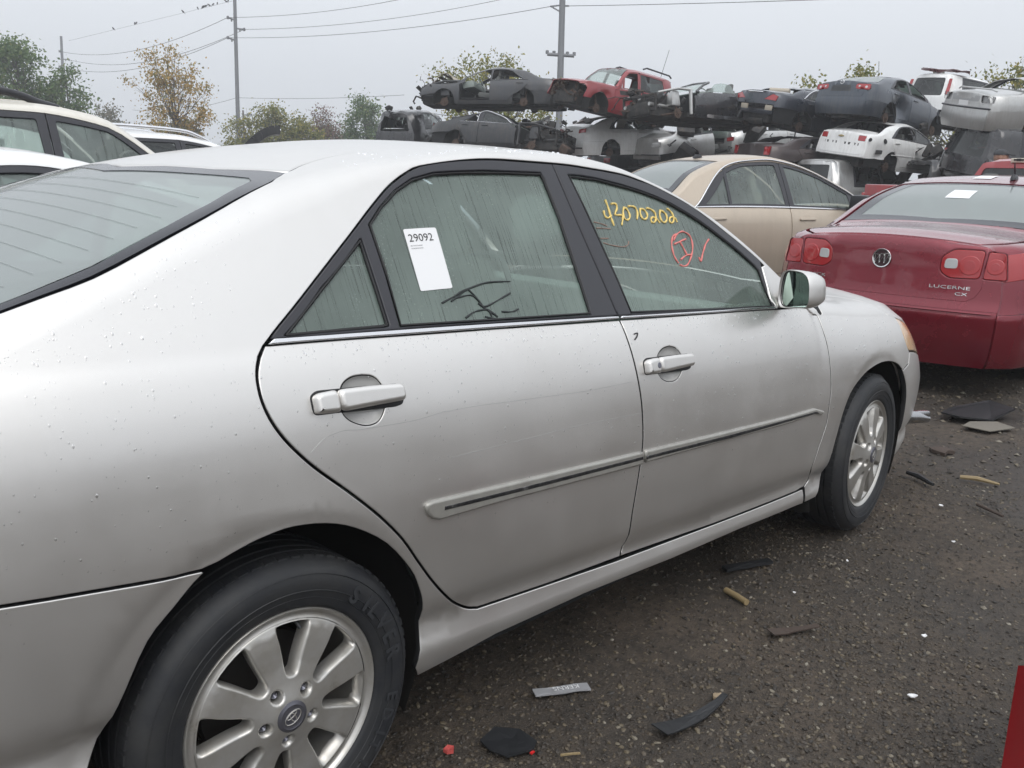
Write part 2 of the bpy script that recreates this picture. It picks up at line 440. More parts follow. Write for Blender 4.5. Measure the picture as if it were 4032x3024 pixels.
def glass(name, tint, veil, veil_col, rough=.03, streak=True, sc=(30, 30, 3)):
    """tinted window glass with a film of wet: clear runs through misted patches"""
    m = bpy.data.materials.new(name); m.use_nodes = True; n = m.node_tree.nodes; l = m.node_tree.links
    for q in list(n): n.remove(q)
    out = n.new('ShaderNodeOutputMaterial'); tr = n.new('ShaderNodeBsdfTransparent'); tr.inputs['Color'].default_value = (*tint, 1)
    gl = n.new('ShaderNodeBsdfGlossy'); gl.inputs['Roughness'].default_value = rough
    df = n.new('ShaderNodeBsdfDiffuse'); df.inputs['Color'].default_value = (*veil_col, 1)
    tl_ = n.new('ShaderNodeBsdfTranslucent'); tl_.inputs['Color'].default_value = (*veil_col, 1); film = n.new('ShaderNodeMixShader'); film.inputs[0].default_value = .5      # dew scatters light both ways
    l.new(df.outputs[0], film.inputs[1]); l.new(tl_.outputs[0], film.inputs[2])
    fr = n.new('ShaderNodeFresnel'); fr.inputs['IOR'].default_value = 1.5
    m1 = n.new('ShaderNodeMixShader'); m2 = n.new('ShaderNodeMixShader')
    l.new(tr.outputs[0], m1.inputs[1]); l.new(film.outputs[0], m1.inputs[2])
    l.new(fr.outputs[0], m2.inputs[0]); l.new(m1.outputs[0], m2.inputs[1]); l.new(gl.outputs[0], m2.inputs[2]); l.new(m2.outputs[0], out.inputs['Surface'])
    if streak:
        tc = n.new('ShaderNodeTexCoord')
        def nz(scale, detail, mp_):
            mp = n.new('ShaderNodeMapping'); mp.inputs['Scale'].default_value = mp_; t = n.new('ShaderNodeTexNoise'); t.inputs['Scale'].default_value = scale; t.inputs['Detail'].default_value = detail
            l.new(tc.outputs['Object'], mp.inputs['Vector']); l.new(mp.outputs['Vector'], t.inputs['Vector']); return t
        def rp(src, stops):
            r = n.new('ShaderNodeValToRGB'); e = r.color_ramp.elements
            while len(e) < len(stops): e.new(.5)
            for i, (a, v) in enumerate(stops): e[i].position = a; e[i].color = (v, v, v, 1)
            l.new(src, r.inputs['Fac']); return r
        run = rp(nz(1.0, 2, (sc[0], 1, sc[2])).outputs['Fac'], [(.34, .62), (.40, 1.0), (.64, 1.06)])       # narrow runs wiped clear by trickling drops
        blot = rp(nz(2.6, 4, (1, 1, 1)).outputs['Fac'], [(.35, .80), (.65, 1.18)])
        mu = n.new('ShaderNodeMath'); mu.operation = 'MULTIPLY'; l.new(run.outputs['Color'], mu.inputs[0]); l.new(blot.outputs['Color'], mu.inputs[1])
        mv = n.new('ShaderNodeMath'); mv.operation = 'MULTIPLY'; mv.inputs[1].default_value = veil; l.new(mu.outputs[0], mv.inputs[0])
        vo = n.new('ShaderNodeTexVoronoi'); vo.inputs['Scale'].default_value = 120; l.new(tc.outputs['Object'], vo.inputs['Vector'])
        rv = rp(vo.outputs['Distance'], [(.10, 1), (.26, 0)])
        few = rp(nz(9.0, 3, (1, 1, 1)).outputs['Fac'], [(.50, 0), (.62, 1)])
        dr = n.new('ShaderNodeMath'); dr.operation = 'MULTIPLY'; l.new(rv.outputs['Color'], dr.inputs[0]); l.new(few.outputs['Color'], dr.inputs[1])
        ad = n.new('ShaderNodeMath'); ad.operation = 'MULTIPLY_ADD'; ad.inputs[1].default_value = .22; l.new(dr.outputs[0], ad.inputs[0]); l.new(mv.outputs[0], ad.inputs[2]); l.new(ad.outputs[0], m1.inputs[0])
        hsum = n.new('ShaderNodeMath'); hsum.operation = 'ADD'; l.new(dr.outputs[0], hsum.inputs[0]); l.new(run.outputs['Color'], hsum.inputs[1])
        b = n.new('ShaderNodeBump'); b.inputs['Strength'].default_value = .12; b.inputs['Distance'].default_value = .0015; l.new(hsum.outputs[0], b.inputs['Height'])
        l.new(b.outputs['Normal'], gl.inputs['Normal'])
    else:
        m1.inputs[0].default_value = veil
    return m
M['glass'] = glass('wet_side_glass', (.86, .97, .91), .35, (.70, .86, .77), .03, True, (330, 1, 7))
M['glass_rear'] = glass('rear_glass', (.40, .48, .46), .58, (.76, .84, .82), .09, False)
M['glass_dark'] = glass('dark_glass', (.25, .28, .27), .25, (.20, .22, .22), .05, True, (24, 1, 2))
M['glass_mid'] = glass('misted_glass', (.66, .75, .71), .32, (.62, .72, .68), .06, True, (40, 1, 2.5))
M['tyre'] = mat('tyre_rubber', (.022, .024, .027), .62); 
_n, _l, _p = nodes(M['tyre']); _t = ntex(M['tyre'], 9, 6, .7)
_l.new(ramp(M['tyre'], _t.outputs['Fac'], [(.35, (.011, .0125, .016)), (.7, (.030, .030, .030))]).outputs['Color'], _p.inputs['Base Color']); bump(M['tyre'], _t.outputs['Fac'], .2, .004)
M['alloy'] = mat('alloy_wheel', (.50, .49, .46), .36, .7, .2)
_n, _l, _p = nodes(M['alloy']); _t = ntex(M['alloy'], 14, 6, .7)
_l.new(ramp(M['alloy'], _t.outputs['Fac'], [(.3, (.54, .53, .51)), (.62, (.46, .44, .40)), (.8, (.22, .18, .13))]).outputs['Color'], _p.inputs['Base Color'])
M['rust'] = mat('rusty_iron', (.12, .055, .03), .85)
_n, _l, _p = nodes(M['rust']); _t = ntex(M['rust'], 12, 6, .7)
_l.new(ramp(M['rust'], _t.outputs['Fac'], [(.35, (.030, .022, .018)), (.55, (.075, .043, .028)), (.75, (.13, .10, .08))]).outputs['Color'], _p.inputs['Base Color']); bump(M['rust'], _t.outputs['Fac'], .5, .01)
M['metal_dark'] = mat('grimy_metal', (.05, .047, .044), .7, .3)
_n, _l, _p = nodes(M['metal_dark']); _t = ntex(M['metal_dark'], 6, 6, .7)
_l.new(ramp(M['metal_dark'], _t.outputs['Fac'], [(.3, (.012, .012, .012)), (.55, (.045, .042, .04)), (.72, (.11, .09, .07)), (.85, (.22, .21, .20))]).outputs['Color'], _p.inputs['Base Color'])
M['seat_grey'] = mat('grey_cloth', (.11, .115, .11), .9)
M['seat_tan'] = mat('tan_leather', (.42, .37, .30), .6)
M['dash'] = mat('dashboard_plastic', (.26, .30, .275), .6)
M['red_lens'] = mat('red_lens', (.34, .008, .012), .10, 0, 1.0)
M['amber_lens'] = mat('amber_lens', (.75, .38, .16), .15, 0, .8)
M['clear_lens'] = mat('clear_lens', (.55, .55, .55), .12, .3, .8)
M['headlight'] = mat('yellowed_lens', (.62, .50, .34), .2, 0, .6)
_n, _l, _p = nodes(M['headlight']); _t = ntex(M['headlight'], 8, 3); _l.new(ramp(M['headlight'], _t.outputs['Fac'], [(.35, (.66, .58, .46)), (.6, (.62, .35, .15))]).outputs['Color'], _p.inputs['Base Color'])
RX, RY, PERSON, HAZE, HOOD_AT = 1.215, -1.875, (14.85, 2.75, .06), .0020, (28.0, 8.83, 4.50)

# ------------------------------------------------------------------ ground and its gravel
def gh(x, y):
    """height of the yard surface: shallow ruts and lumps"""
    return (.006 * np.sin(x * 2.1 + 1.3 * np.sin(y * 1.7)) + .005 * np.sin(y * 3.3 + .8 + np.sin(x * 1.1)) + .003 * np.sin(x * 7.3 + y * 5.1) + .002 * np.sin(x * 13 - y * 17) - .006) * np.clip((14 - np.hypot(x, y)) / 6, 0, 1) - .004
M['ground'] = mat('wet_dirt', (.04, .034, .028), .75)
_n, _l, _p = nodes(M['ground']); _a = ntex(M['ground'], .9, 6, .62); _b = ntex(M['ground'], 34, 6, .7); _c = ntex(M['ground'], 160, 3, .6)
_mx = _n.new('ShaderNodeMix'); _mx.data_type = 'RGBA'; _mx.blend_type = 'MULTIPLY'; _mx.inputs['Factor'].default_value = 1
_l.new(ramp(M['ground'], _a.outputs['Fac'], [(.30, (.030, .024, .019)), (.50, (.055, .044, .034)), (.68, (.100, .077, .058))]).outputs['Color'], _mx.inputs['A'])
_l.new(ramp(M['ground'], _b.outputs['Fac'], [(.30, (.45, .45, .45)), (.5, (1, 1, 1)), (.72, (1.5, 1.45, 1.35))]).outputs['Color'], _mx.inputs['B'])
_l.new(_mx.outputs['Result'], _p.inputs['Base Color'])
_l.new(ramp(M['ground'], _a.outputs['Fac'], [(.32, g3(.38)), (.55, g3(.85))]).outputs['Color'], _p.inputs['Roughness'])
_ad = _n.new('ShaderNodeMath'); _ad.operation = 'ADD'; _l.new(_b.outputs['Fac'], _ad.inputs[0]); _l.new(_c.outputs['Fac'], _ad.inputs[1]); bump(M['ground'], _ad.outputs[0], .8, .012)
_xs = np.concatenate([[-500, -200, -80, -35, -15, -8], np.arange(-4.5, 10, .07), [12, 16, 24, 45, 90, 200, 500]]); _ys = np.concatenate([[-500, -200, -80, -30, -12, -8], np.arange(-6, 3, .07), [4, 6, 10, 20, 45, 90, 200, 500]])
_X, _Y = np.meshgrid(_xs, _ys, indexing='ij'); _Z = gh(_X, _Y); _nx, _ny = _X.shape
_f = [(i * _ny + j, (i + 1) * _ny + j, (i + 1) * _ny + j + 1, i * _ny + j + 1) for i in range(_nx - 1) for j in range(_ny - 1)]
me = bpy.data.meshes.new('ground'); me.from_pydata(np.stack([_X, _Y, _Z], -1).reshape(-1, 3).tolist(), [], _f); me.materials.append(M['ground']); me.polygons.foreach_set('use_smooth', [True] * len(_f)); struct(link('ground', me))

def bulk_mesh(name, V, F, m, smooth=False):
    me = bpy.data.meshes.new(name); n, k = F.shape
    me.vertices.add(len(V)); me.vertices.foreach_set('co', V.astype(np.float32).ravel()); me.loops.add(n * k); me.loops.foreach_set('vertex_index', F.astype(np.int32).ravel())
    me.polygons.add(n); me.polygons.foreach_set('loop_start', np.arange(0, n * k, k, dtype=np.int32)); me.polygons.foreach_set('use_smooth', [smooth] * n)
    me.materials.append(m); me.update(calc_edges=True); me.validate(); return link(name, me)
_g = (1 + 5 ** .5) / 2
ICO_V = np.array([(-1, _g, 0), (1, _g, 0), (-1, -_g, 0), (1, -_g, 0), (0, -1, _g), (0, 1, _g), (0, -1, -_g), (0, 1, -_g), (_g, 0, -1), (_g, 0, 1), (-_g, 0, -1), (-_g, 0, 1)]) / math.hypot(1, _g)
ICO_F = np.array([(0, 11, 5), (0, 5, 1), (0, 1, 7), (0, 7, 10), (0, 10, 11), (1, 5, 9), (5, 11, 4), (11, 10, 2), (10, 7, 6), (7, 1, 8), (3, 9, 4), (3, 4, 2), (3, 2, 6), (3, 6, 8), (3, 8, 9), (4, 9, 5), (2, 4, 11), (6, 2, 10), (8, 6, 7), (9, 8, 1)])
OCT_V = np.array([(1, 0, 0), (-1, 0, 0), (0, 1, 0), (0, -1, 0), (0, 0, 1), (0, 0, -1)], float); OCT_F = np.array([(0, 2, 4), (2, 1, 4), (1, 3, 4), (3, 0, 4), (2, 0, 5), (1, 2, 5), (3, 1, 5), (0, 3, 5)])
def stones(rs, n, r0, r1, smin, smax, bv, bf):
    az = rs.uniform(math.radians(8), math.radians(86), n * 2); r = np.sqrt(rs.uniform(r0 ** 2, r1 ** 2, n * 2)); x = -.8907 + r * np.cos(az); y = -2.3722 + r * np.sin(az)
    mud = .5 + .5 * np.sin(x * 1.9 + 1.1 * np.sin(y * 2.3 + .5)) * np.sin(y * 2.7 - .6 + np.sin(x * 1.3)); keep = (y < .5) & (rs.random(n * 2) < .30 + .85 * mud)
    x, y = x[keep][:n], y[keep][:n]; n = len(x); s = smin + (smax - smin) * rs.random(n) ** 3.2
    V = bv[None] * (1 + .38 * (rs.random((n, len(bv), 1)) - .5)) * np.stack([rs.uniform(.8, 1.5, n), rs.uniform(.7, 1.1, n), rs.uniform(.40, .8, n)], 1)[:, None]
    t = rs.uniform(-.5, .5, n); c, q = np.cos(t)[:, None], np.sin(t)[:, None]; V = np.stack([V[..., 0] * c + V[..., 2] * q, V[..., 1], -V[..., 0] * q + V[..., 2] * c], -1)
    t = rs.uniform(0, 6.28, n); c, q = np.cos(t)[:, None], np.sin(t)[:, None]; V = np.stack([V[..., 0] * c - V[..., 1] * q, V[..., 0] * q + V[..., 1] * c, V[..., 2]], -1)
    V = V * s[:, None, None] + np.stack([x, y, gh(x, y) + s * .12], 1)[:, None]
    return V.reshape(-1, 3), (bf[None] + (np.arange(n) * len(bv))[:, None, None]).reshape(-1, 3)
M['gravel'] = mat('gravel_stone', (.05, .045, .04), .55)
_n, _l, _p = nodes(M['gravel']); _ge = _n.new('ShaderNodeNewGeometry')
_l.new(ramp(M['gravel'], _ge.outputs['Random Per Island'], [(0, (.024, .020, .016)), (.34, (.042, .033, .025)), (.64, (.064, .050, .036)), (.86, (.092, .072, .048)), (.96, (.13, .105, .068)), (1, (.22, .20, .16))]).outputs['Color'], _p.inputs['Base Color'])
_t = ntex(M['gravel'], 220, 3, .6); bump(M['gravel'], _t.outputs['Fac'], .3, .003)
_rs = np.random.RandomState(3); _pv, _pf, _k = [], [], 0
for a in ((46000, 1.5, 3.0, .0018, .0086, ICO_V, ICO_F), (38000, 3.0, 4.8, .0024, .0105, OCT_V, OCT_F), (18000, 4.8, 9.0, .005, .018, OCT_V, OCT_F)):
    v, f = stones(_rs, *a); _pv.append(v); _pf.append(f + _k); _k += len(v)
stuff(bulk_mesh('gravel', np.vstack(_pv), np.vstack(_pf), M['gravel']))

# ------------------------------------------------------------------ trees, poles, wires beyond the yard
def leaf_mat(name, stops):
    m = bpy.data.materials.new(name); m.use_nodes = True; n, l, p = nodes(m); ge = n.new('ShaderNodeNewGeometry')
    r = ramp(m, ge.outputs['Random Per Island'], stops); p.inputs['Roughness'].default_value = .6; l.new(r.outputs['Color'], p.inputs['Base Color'])
    tr = n.new('ShaderNodeBsdfTranslucent'); l.new(r.outputs['Color'], tr.inputs['Color']); mx = n.new('ShaderNodeMixShader'); mx.inputs[0].default_value = .35
    l.new(p.outputs[0], mx.inputs[1]); l.new(tr.outputs[0], mx.inputs[2]); l.new(mx.outputs[0], n['Material Output'].inputs['Surface']); return m
LM = {'green': leaf_mat('green_leaves', [(0, (.055, .11, .035)), (.5, (.10, .175, .05)), (.9, (.16, .22, .07)), (1, (.22, .23, .07))]),
      'yellow': leaf_mat('yellowing_leaves', [(0, (.14, .15, .03)), (.30, (.30, .21, .04)), (.7, (.46, .27, .06)), (.9, (.52, .36, .11)), (1, (.12, .17, .04))]),
      'olive': leaf_mat('yellow_green_leaves', [(0, (.08, .11, .02)), (.5, (.20, .21, .035)), (.85, (.30, .27, .05)), (1, (.36, .28, .06))]),
      'russet': leaf_mat('russet_leaves', [(0, (.10, .05, .04)), (.6, (.19, .09, .07)), (1, (.26, .16, .11))]),
      'grey': leaf_mat('dull_far_leaves', [(0, (.06, .08, .04)), (.5, (.12, .115, .06)), (1, (.18, .14, .08))])}
M['bark'] = mat('bark', (.085, .072, .062), .9)
def tree(label, loc, h, rx, kind, clusters=34, leaves=110, ls=.20, z0=.30, sig=.45, stems=1, seed=0, group='trees beyond the yard', shape=1.0, tr=.14):
    """trunk with limbs reaching to leaf clusters; the crown is a cloud of leaf-sized faces round the twig ends"""
    r = np.random.RandomState(seed + 17); root = thing('tree', label, 'tree', loc, (0, 0, 0), group)
    cen = []
    while len(cen) < clusters:
        u = r.uniform(-1, 1, 3)
        if np.linalg.norm(u) > 1 or np.linalg.norm(u) < .35: continue
        zz = z0 * h + (u[2] * .5 + .5) * (1 - z0) * h * .97; wid = rx * (1 - .25 * max(0, u[2])) * (1 + (shape - 1) * (u[2] * .5 + .5)); cen.append((u[0] * wid, u[1] * wid, zz))
    bm = bmesh.new(); tops = []
    for s in range(stems):
        lean = (r.uniform(-1, 1) * rx * .25 * (stems > 1), r.uniform(-1, 1) * rx * .25 * (stems > 1)); base = (r.uniform(-.25, .25) * (stems > 1), r.uniform(-.25, .25) * (stems > 1))
        pts = [(base[0] + lean[0] * q ** 1.5 + .05 * h * math.sin(3 * q + s) * .3, base[1] + lean[1] * q ** 1.5, h * .86 * q) for q in np.linspace(0, 1, 7)]; tops.append(pts)
        tube(bm, pts, [tr * (1 - .85 * q) / (stems ** .5) for q in np.linspace(0, 1, 7)], 7)
    for c in cen:
        st = tops[r.randint(stems)]; k = min(5, max(1, int((c[2] / h - .22) / .86 * 6))); a = np.array(st[k]); b = np.array(c); mid = (a + b) / 2 + np.array([0, 0, -.06 * h * r.rand()]) + r.uniform(-.1, .1, 3)
        tube(bm, [a, a + (mid - a) * .6, mid, b], [tr * .30, tr * .22, tr * .15, tr * .05], 5, cap=False)
        for q in range(3): tube(bm, [mid + (b - mid) * r.rand(), b + r.normal(0, sig * .9, 3)], [tr * .08, tr * .03], 4, cap=False)
    mesh('trunk', bm, M['bark'], root, 60)
    leaves = int(leaves * 1.7); ls = ls * .80
    C_ = np.array(cen)[r.randint(0, clusters, clusters * leaves)]; n = len(C_); P = C_ + r.normal(0, 1, (n, 3)) * sig * r.uniform(.5, 1.25, clusters)[r.randint(0, clusters, n)][:, None] * np.array([1, 1, .8])
    P = P[P[:, 2] > .15 * h]; n = len(P); a = r.normal(0, 1, (n, 3)); a /= np.linalg.norm(a, axis=1, keepdims=True); b = np.cross(a, r.normal(0, 1, (n, 3))); b /= np.linalg.norm(b, axis=1, keepdims=True)
    s = ls * r.uniform(.6, 1.2, n)[:, None]; V = np.stack([P - a * s * .5, P + b * s * .35, P + a * s * .6, P - b * s * .35], 1).reshape(-1, 3)
    o = bulk_mesh('crown', V, np.arange(n * 4).reshape(n, 4), LM[kind]); o.parent = root; return root
def T(x, y): return (x, y, -.01)
tree('dense dark green tree at the far left edge behind the cream wagon', T(20.6, 64.2), 8.8, 2.6, 'green', 50, 150, .26, .15, .55, 1, 1, shape=.8)
tree('green tree with a narrow top beside the leftmost pole', T(23.2, 63.2), 7.6, 1.5, 'green', 30, 110, .24, .12, .45, 1, 2, shape=.7)
tree('tall thin-leaved yellow and orange tree standing alone left of the centre pole', T(25.7, 53.6), 8.3, 2.5, 'yellow', 66, 44, .20, .16, .36, 4, 3, shape=1.25, tr=.12)
tree('small yellow green tree in front of the centre pole', T(35.6, 63.0), 4.9, 1.3, 'olive', 26, 60, .22, .15, .40, 2, 4)
tree('bushy yellow green tree just right of the centre pole', T(37.6, 62.0), 5.9, 1.5, 'olive', 30, 90, .24, .12, .42, 2, 5)
tree('low yellow green tree left of the russet tree', T(39.6, 61.0), 5.3, 1.4, 'olive', 28, 80, .24, .12, .42, 2, 6)
tree('russet tree with thin foliage', T(42.3, 62.4), 6.1, 1.5, 'russet', 40, 38, .18, .15, .40, 2, 7)
tree('rounded green tree close to the left end of the stacks', T(46.4, 62.2), 6.9, 1.7, 'green', 34, 120, .26, .12, .48, 1, 8)
tree('dull olive tree between the russet and the rounded green tree', T(44.6, 64.6), 4.9, 1.5, 'grey', 24, 90, .24, .1, .45, 1, 9)
tree('spreading yellow green tree rising behind the grey sedan wreck', T(30.1, 30.2), 6.7, 3.0, 'olive', 60, 70, .17, .30, .36, 3, 10, shape=1.2)
tree('yellow green tree top above the blue grey sedan wreck', T(39.6, 17.2), 6.7, 1.2, 'olive', 22, 80, .20, .25, .35, 1, 11)
tree('smaller leafy tree top above the blue black sedan wreck', T(38.9, 18.8), 5.9, .9, 'olive', 18, 70, .20, .25, .32, 1, 12)
tree('green brown tree above the silver wrecks on the right', T(44.2, 14.4), 6.3, 2.2, 'grey', 40, 90, .20, .2, .42, 2, 13)
tree('yellowing tree at the right edge above the stacks', T(43.4, 11.8), 6.5, 1.9, 'olive', 40, 90, .20, .2, .42, 2, 14)
tree('small grey green tree in the haze past the cream wagon', T(41.0, 100), 6.6, 2.0, 'grey', 30, 90, .32, .15, .6, 1, 15)
# the far wood reads as one mass
_r = np.random.RandomState(9); _n2 = 15000; _az = _r.uniform(math.radians(38), math.radians(76), _n2); _d = _r.uniform(92, 108, _n2); _hh = 2.2 + 1.3 * np.sin(_az * 41) * np.sin(_az * 17 + 1) + .7 * np.sin(_az * 97)
_P = np.stack([-.89 + _d * np.cos(_az), -2.37 + _d * np.sin(_az), np.abs(_r.rand(_n2)) * np.maximum(_hh, 1.0) * 1.25], 1); _a = _r.normal(0, 1, (_n2, 3)); _a /= np.linalg.norm(_a, axis=1, keepdims=True); _b = np.cross(_a, _r.normal(0, 1, (_n2, 3))); _b /= np.linalg.norm(_b, axis=1, keepdims=True); _s = _r.uniform(.3, .6, _n2)[:, None]
o = stuff(bulk_mesh('treeline', np.stack([_P - _a * _s, _P + _b * _s * .6, _P + _a * _s, _P - _b * _s * .6], 1).reshape(-1, 3), np.arange(_n2 * 4).reshape(_n2, 4), LM['grey']))

M['pole'] = mat('galvanised_pole', (.20, .205, .215), .6, .3); M['wood_pole'] = mat('weathered_wood', (.10, .085, .07), .9); M['wire'] = mat('dark_cable', (.06, .06, .065), .7)
def upole(label, base, through, h, r0, r1, arms, wood=False):
    b = Vector(base); t = b + (Vector(through) - b) * (h / (through[2] - base[2])); root = thing('utility_pole', label, 'utility pole', base, (0, 0, 0), 'poles beyond the yard'); bm = bmesh.new()
    tube(bm, [Vector((0, 0, 0)), (t - b) * .5, t - b], [r0, (r0 + r1) / 2, r1], 14); mesh('shaft', bm, M['wood_pole' if wood else 'pole'], root, 60)
    for p, q, kind in arms:
        bm = bmesh.new(); p, q = Vector(p) - b, Vector(q) - b
        if kind == 'arm':
            tube(bm, [p, q], .07, 8); box(bm, q, (.15, .15, .26), None, .03); box(bm, p.lerp(q, .5) + Vector((0, 0, -.12)), (.1, .1, .2), None, .02)
        elif kind == 'cross':
            d_ = (q - p).normalized(); tube(bm, [p, q], .11, 8)
            for u in (0, .25, .75, 1): box(bm, p.lerp(q, u) + Vector((0, 0, .12)), (.16, .16, .22), None, .03)
        else:
            for k in range(9): box(bm, p.lerp(q, k / 8), (.07, .07, .10), None, .02)
            tube(bm, [p, q], .02, 6)
        mesh('crossarm' if kind == 'cross' else ('insulator' if kind == 'ins' else 'bracket'), bm, M['pole'], root, 50)
    return root
def on(base, through, z): b = Vector(base); return b + (Vector(through) - b) * ((z - base[2]) / (through[2] - base[2]))
P1 = ((40.29, 71.98, 0), (40.42, 71.91, 14.31)); P0 = ((45.19, 124.52, 0), (45.58, 124.38, 15.8)); P2 = ((44.98, 39.34, 0), (44.90, 39.43, 11.75))
WA, WB, WC = Vector((39.89, 72.2, 12.91)), Vector((41.01, 71.58, 12.06)), Vector((39.84, 72.23, 11.33)); A0, B0, C0 = Vector((45.27, 124.49, 14.1)), Vector((46.24, 124.13, 13.16)), Vector((45.14, 124.54, 12.26))
upole('tall steel pole left of centre with three short brackets', *P1, 16.0, .19, .13, [(on(*P1, 12.75), WA, 'arm'), (on(*P1, 12.1), WB, 'arm'), (on(*P1, 11.15), WC, 'arm')])
upole('steel pole farthest away at the left, beside the green trees', *P0, 15.9, .22, .15, [(on(*P0, 14.2), A0, 'arm'), (on(*P0, 13.2), B0, 'arm'), (on(*P0, 12.3), C0, 'arm')])
TL = Vector((44.42, 39.95, 11.36)); TR = Vector((45.16, 39.14, 11.41))
upole('thick steel pole behind the stacks with a crossarm low on its shaft', *P2, 14.0, .24, .18, [((44.33, 40.04, 8.52), (45.48, 38.78, 8.45), 'cross'), (on(*P2, 11.0), TL, 'ins'), (on(*P2, 11.45), TL, 'ins'), (on(*P2, 11.4), TR, 'ins')])
upole('short wooden pole in the haze right of the tall centre pole', (52.94, 93.56, 0), (52.96, 93.55, 6.71), 6.8, .12, .09, [((52.96, 93.55, 6.3), (53.6, 92.9, 6.35), 'arm')], True)
def wire(label, a, b, sag, r=.022):
    a, b = Vector(a), Vector(b); bm = bmesh.new(); tube(bm, [a.lerp(b, u) - Vector((0, 0, sag * 4 * u * (1 - u))) for u in np.linspace(0, 1, 22)], r, 5, cap=False)
    tag(mesh('power_line', bm, M['wire'], None, 60), label, 'power line', 'power lines')
wire('upper power line from the centre pole down to the leftmost pole', WA, A0, 1.4); wire('middle power line between the centre and leftmost poles', WB, B0, 1.5); wire('lower power line between the centre and leftmost poles', WC, C0, 1.5)
wire('upper power line rising from the centre pole to the top of the photo', WA, (46.2, 56.0, 13.75), .35, .018); wire('power line running to the thick pole behind the stacks, middle one', WB, (51.46, 51.34, 13.9), .5, .018); wire('power line ending on the insulators of the thick pole', WC, TL, .55, .018)
wire('power line leaving the thick pole towards the upper right', TR, (48.9, 20.8, 10.60), .05, .018); wire('low cable passing the centre pole above the trees', (40.33, 71.97, 6.58), (40.19, 49.29, 6.05), .15, .014); wire('low cable from the centre pole to the left', (40.33, 71.97, 6.58), (43.5, 100, 6.4), .5, .014)
BW0, BW1 = Vector((48.3, 85.0, 16.75)), Vector((36.0, 90.6, 12.45))
wire('top line with small birds sitting on it at the upper left', BW0 + (BW0 - BW1) * .1, BW1 + (BW1 - BW0) * .15, 0, .010)
M['bird'] = mat('dark_feathers', (.03, .03, .032), .8)
def bird_mesh():
    bm = bmesh.new(); lathe(bm, [(.0005, -.16), (.03, -.13), (.06, -.05), (.065, .03), (.045, .10), (.05, .13), (.04, .17), (.012, .19), (.0005, .215)], 8, 'X'); box(bm, (-.2, 0, .0), (.16, .05, .012)); tube(bm, [(0, 0, -.05), (0, 0, -.12)], .008, 4)
    me = bpy.data.meshes.new('bird'); bm.normal_update(); bm.to_mesh(me); bm.free(); me.materials.append(M['bird']); return me
_bm = bird_mesh(); _ur = random.Random(4)
for u in (.02, .085, .10, .16, .19, .215, .24, .25, .262, .295, .395, .86, .72, .71):
    o = link('bird', _bm); p = BW0.lerp(BW1, u); o.location = p + Vector((0, 0, .12)); o.rotation_euler = (0, R(-35), _ur.uniform(0, 6.28)); o.scale = (1.1, 1.1, 1.1); tag(o, 'tiny dark bird perched on the top wire at the upper left', 'bird', 'birds on the top wire')
ARCH_R = (0.0, .36, .375)
hero = Loft(
    zr=[(-1.1, .30), (-.6, .27), (0, .25), (.4, .235), (1.1, .215), (2.2, .185), (3.0, .19), (3.7, .22)],
    zb=[(-1.1, 1.03), (-.6, 1.085), (0, 1.072), (.5, 1.05), (1.1, 1.021), (1.95, .978), (2.3, .955), (2.8, .905), (3.3, .83), (3.7, .70)],
    W=[(-1.1, .80), (-.8, .85), (-.3, .888), (.4, .897), (1.2, .900), (2.2, .897), (2.6, .893), (2.85, .876), (3.1, .845), (3.35, .785), (3.55, .70), (3.68, .60)],
    Zt=[(-1.1, 1.10), (-.75, 1.135), (-.62, 1.15), (-.3, 1.25), (-.05, 1.335), (.2, 1.408), (.5, 1.462), (.85, 1.489), (1.1, 1.488), (1.3, 1.468), (1.5, 1.415), (1.7, 1.328), (1.9, 1.212), (2.1, 1.075), (2.2, 1.02), (2.5, 1.0), (3.0, .965), (3.4, .87), (3.7, .72)],
    tumble=[(-1.1, .45), (-.6, .50), (0, .52), (1, .50), (2, .48), (2.6, .6), (3.7, .9)], kc=.10,
    crown=[(-1.1, .03), (0, .055), (.6, .06), (1.5, .06), (2.2, .05), (2.6, .07), (3.7, .10)],
    d1=[(-1.1, .06), (-.3, .06), (.2, .05), (.45, .022), (.8, .016), (1.6, .016), (2.1, .02), (2.6, .05), (3.7, .05)],
    d2=[(-1.1, .08), (-.3, .06), (.3, .06), (.8, .05), (1.6, .04), (2.2, .05), (2.6, .10), (3.7, .10)],
    prof=[(0, .055), (.05, .036), (.10, .028), (.15, .036), (.185, .039), (.235, .021), (.275, .013), (.35, .007), (.46, .002), (.58, 0), (.70, .006), (.80, .017), (.88, .033), (.94, .052), (.97, .065), (1, .081)],
    bow=[(-1.1, -.10), (-.6, -.08), (.1, -.06), (.6, 0), (1.4, 0), (1.8, .08), (2.4, .12), (2.9, .05), (3.3, .02)],
    rear=(-1.05, -.5), front=(3.1, 3.68), pR=[(.2, .06), (.45, 0), (.7, .02), (1.1, .10)], pF=[(.15, -.10), (.3, -.02), (.5, 0), (.62, -.03), (.8, -.12), (1, -.22)],
    arch=[(-.03, .36, .365, .040, .0045), (2.68, .365, .350, .040, .0045)])
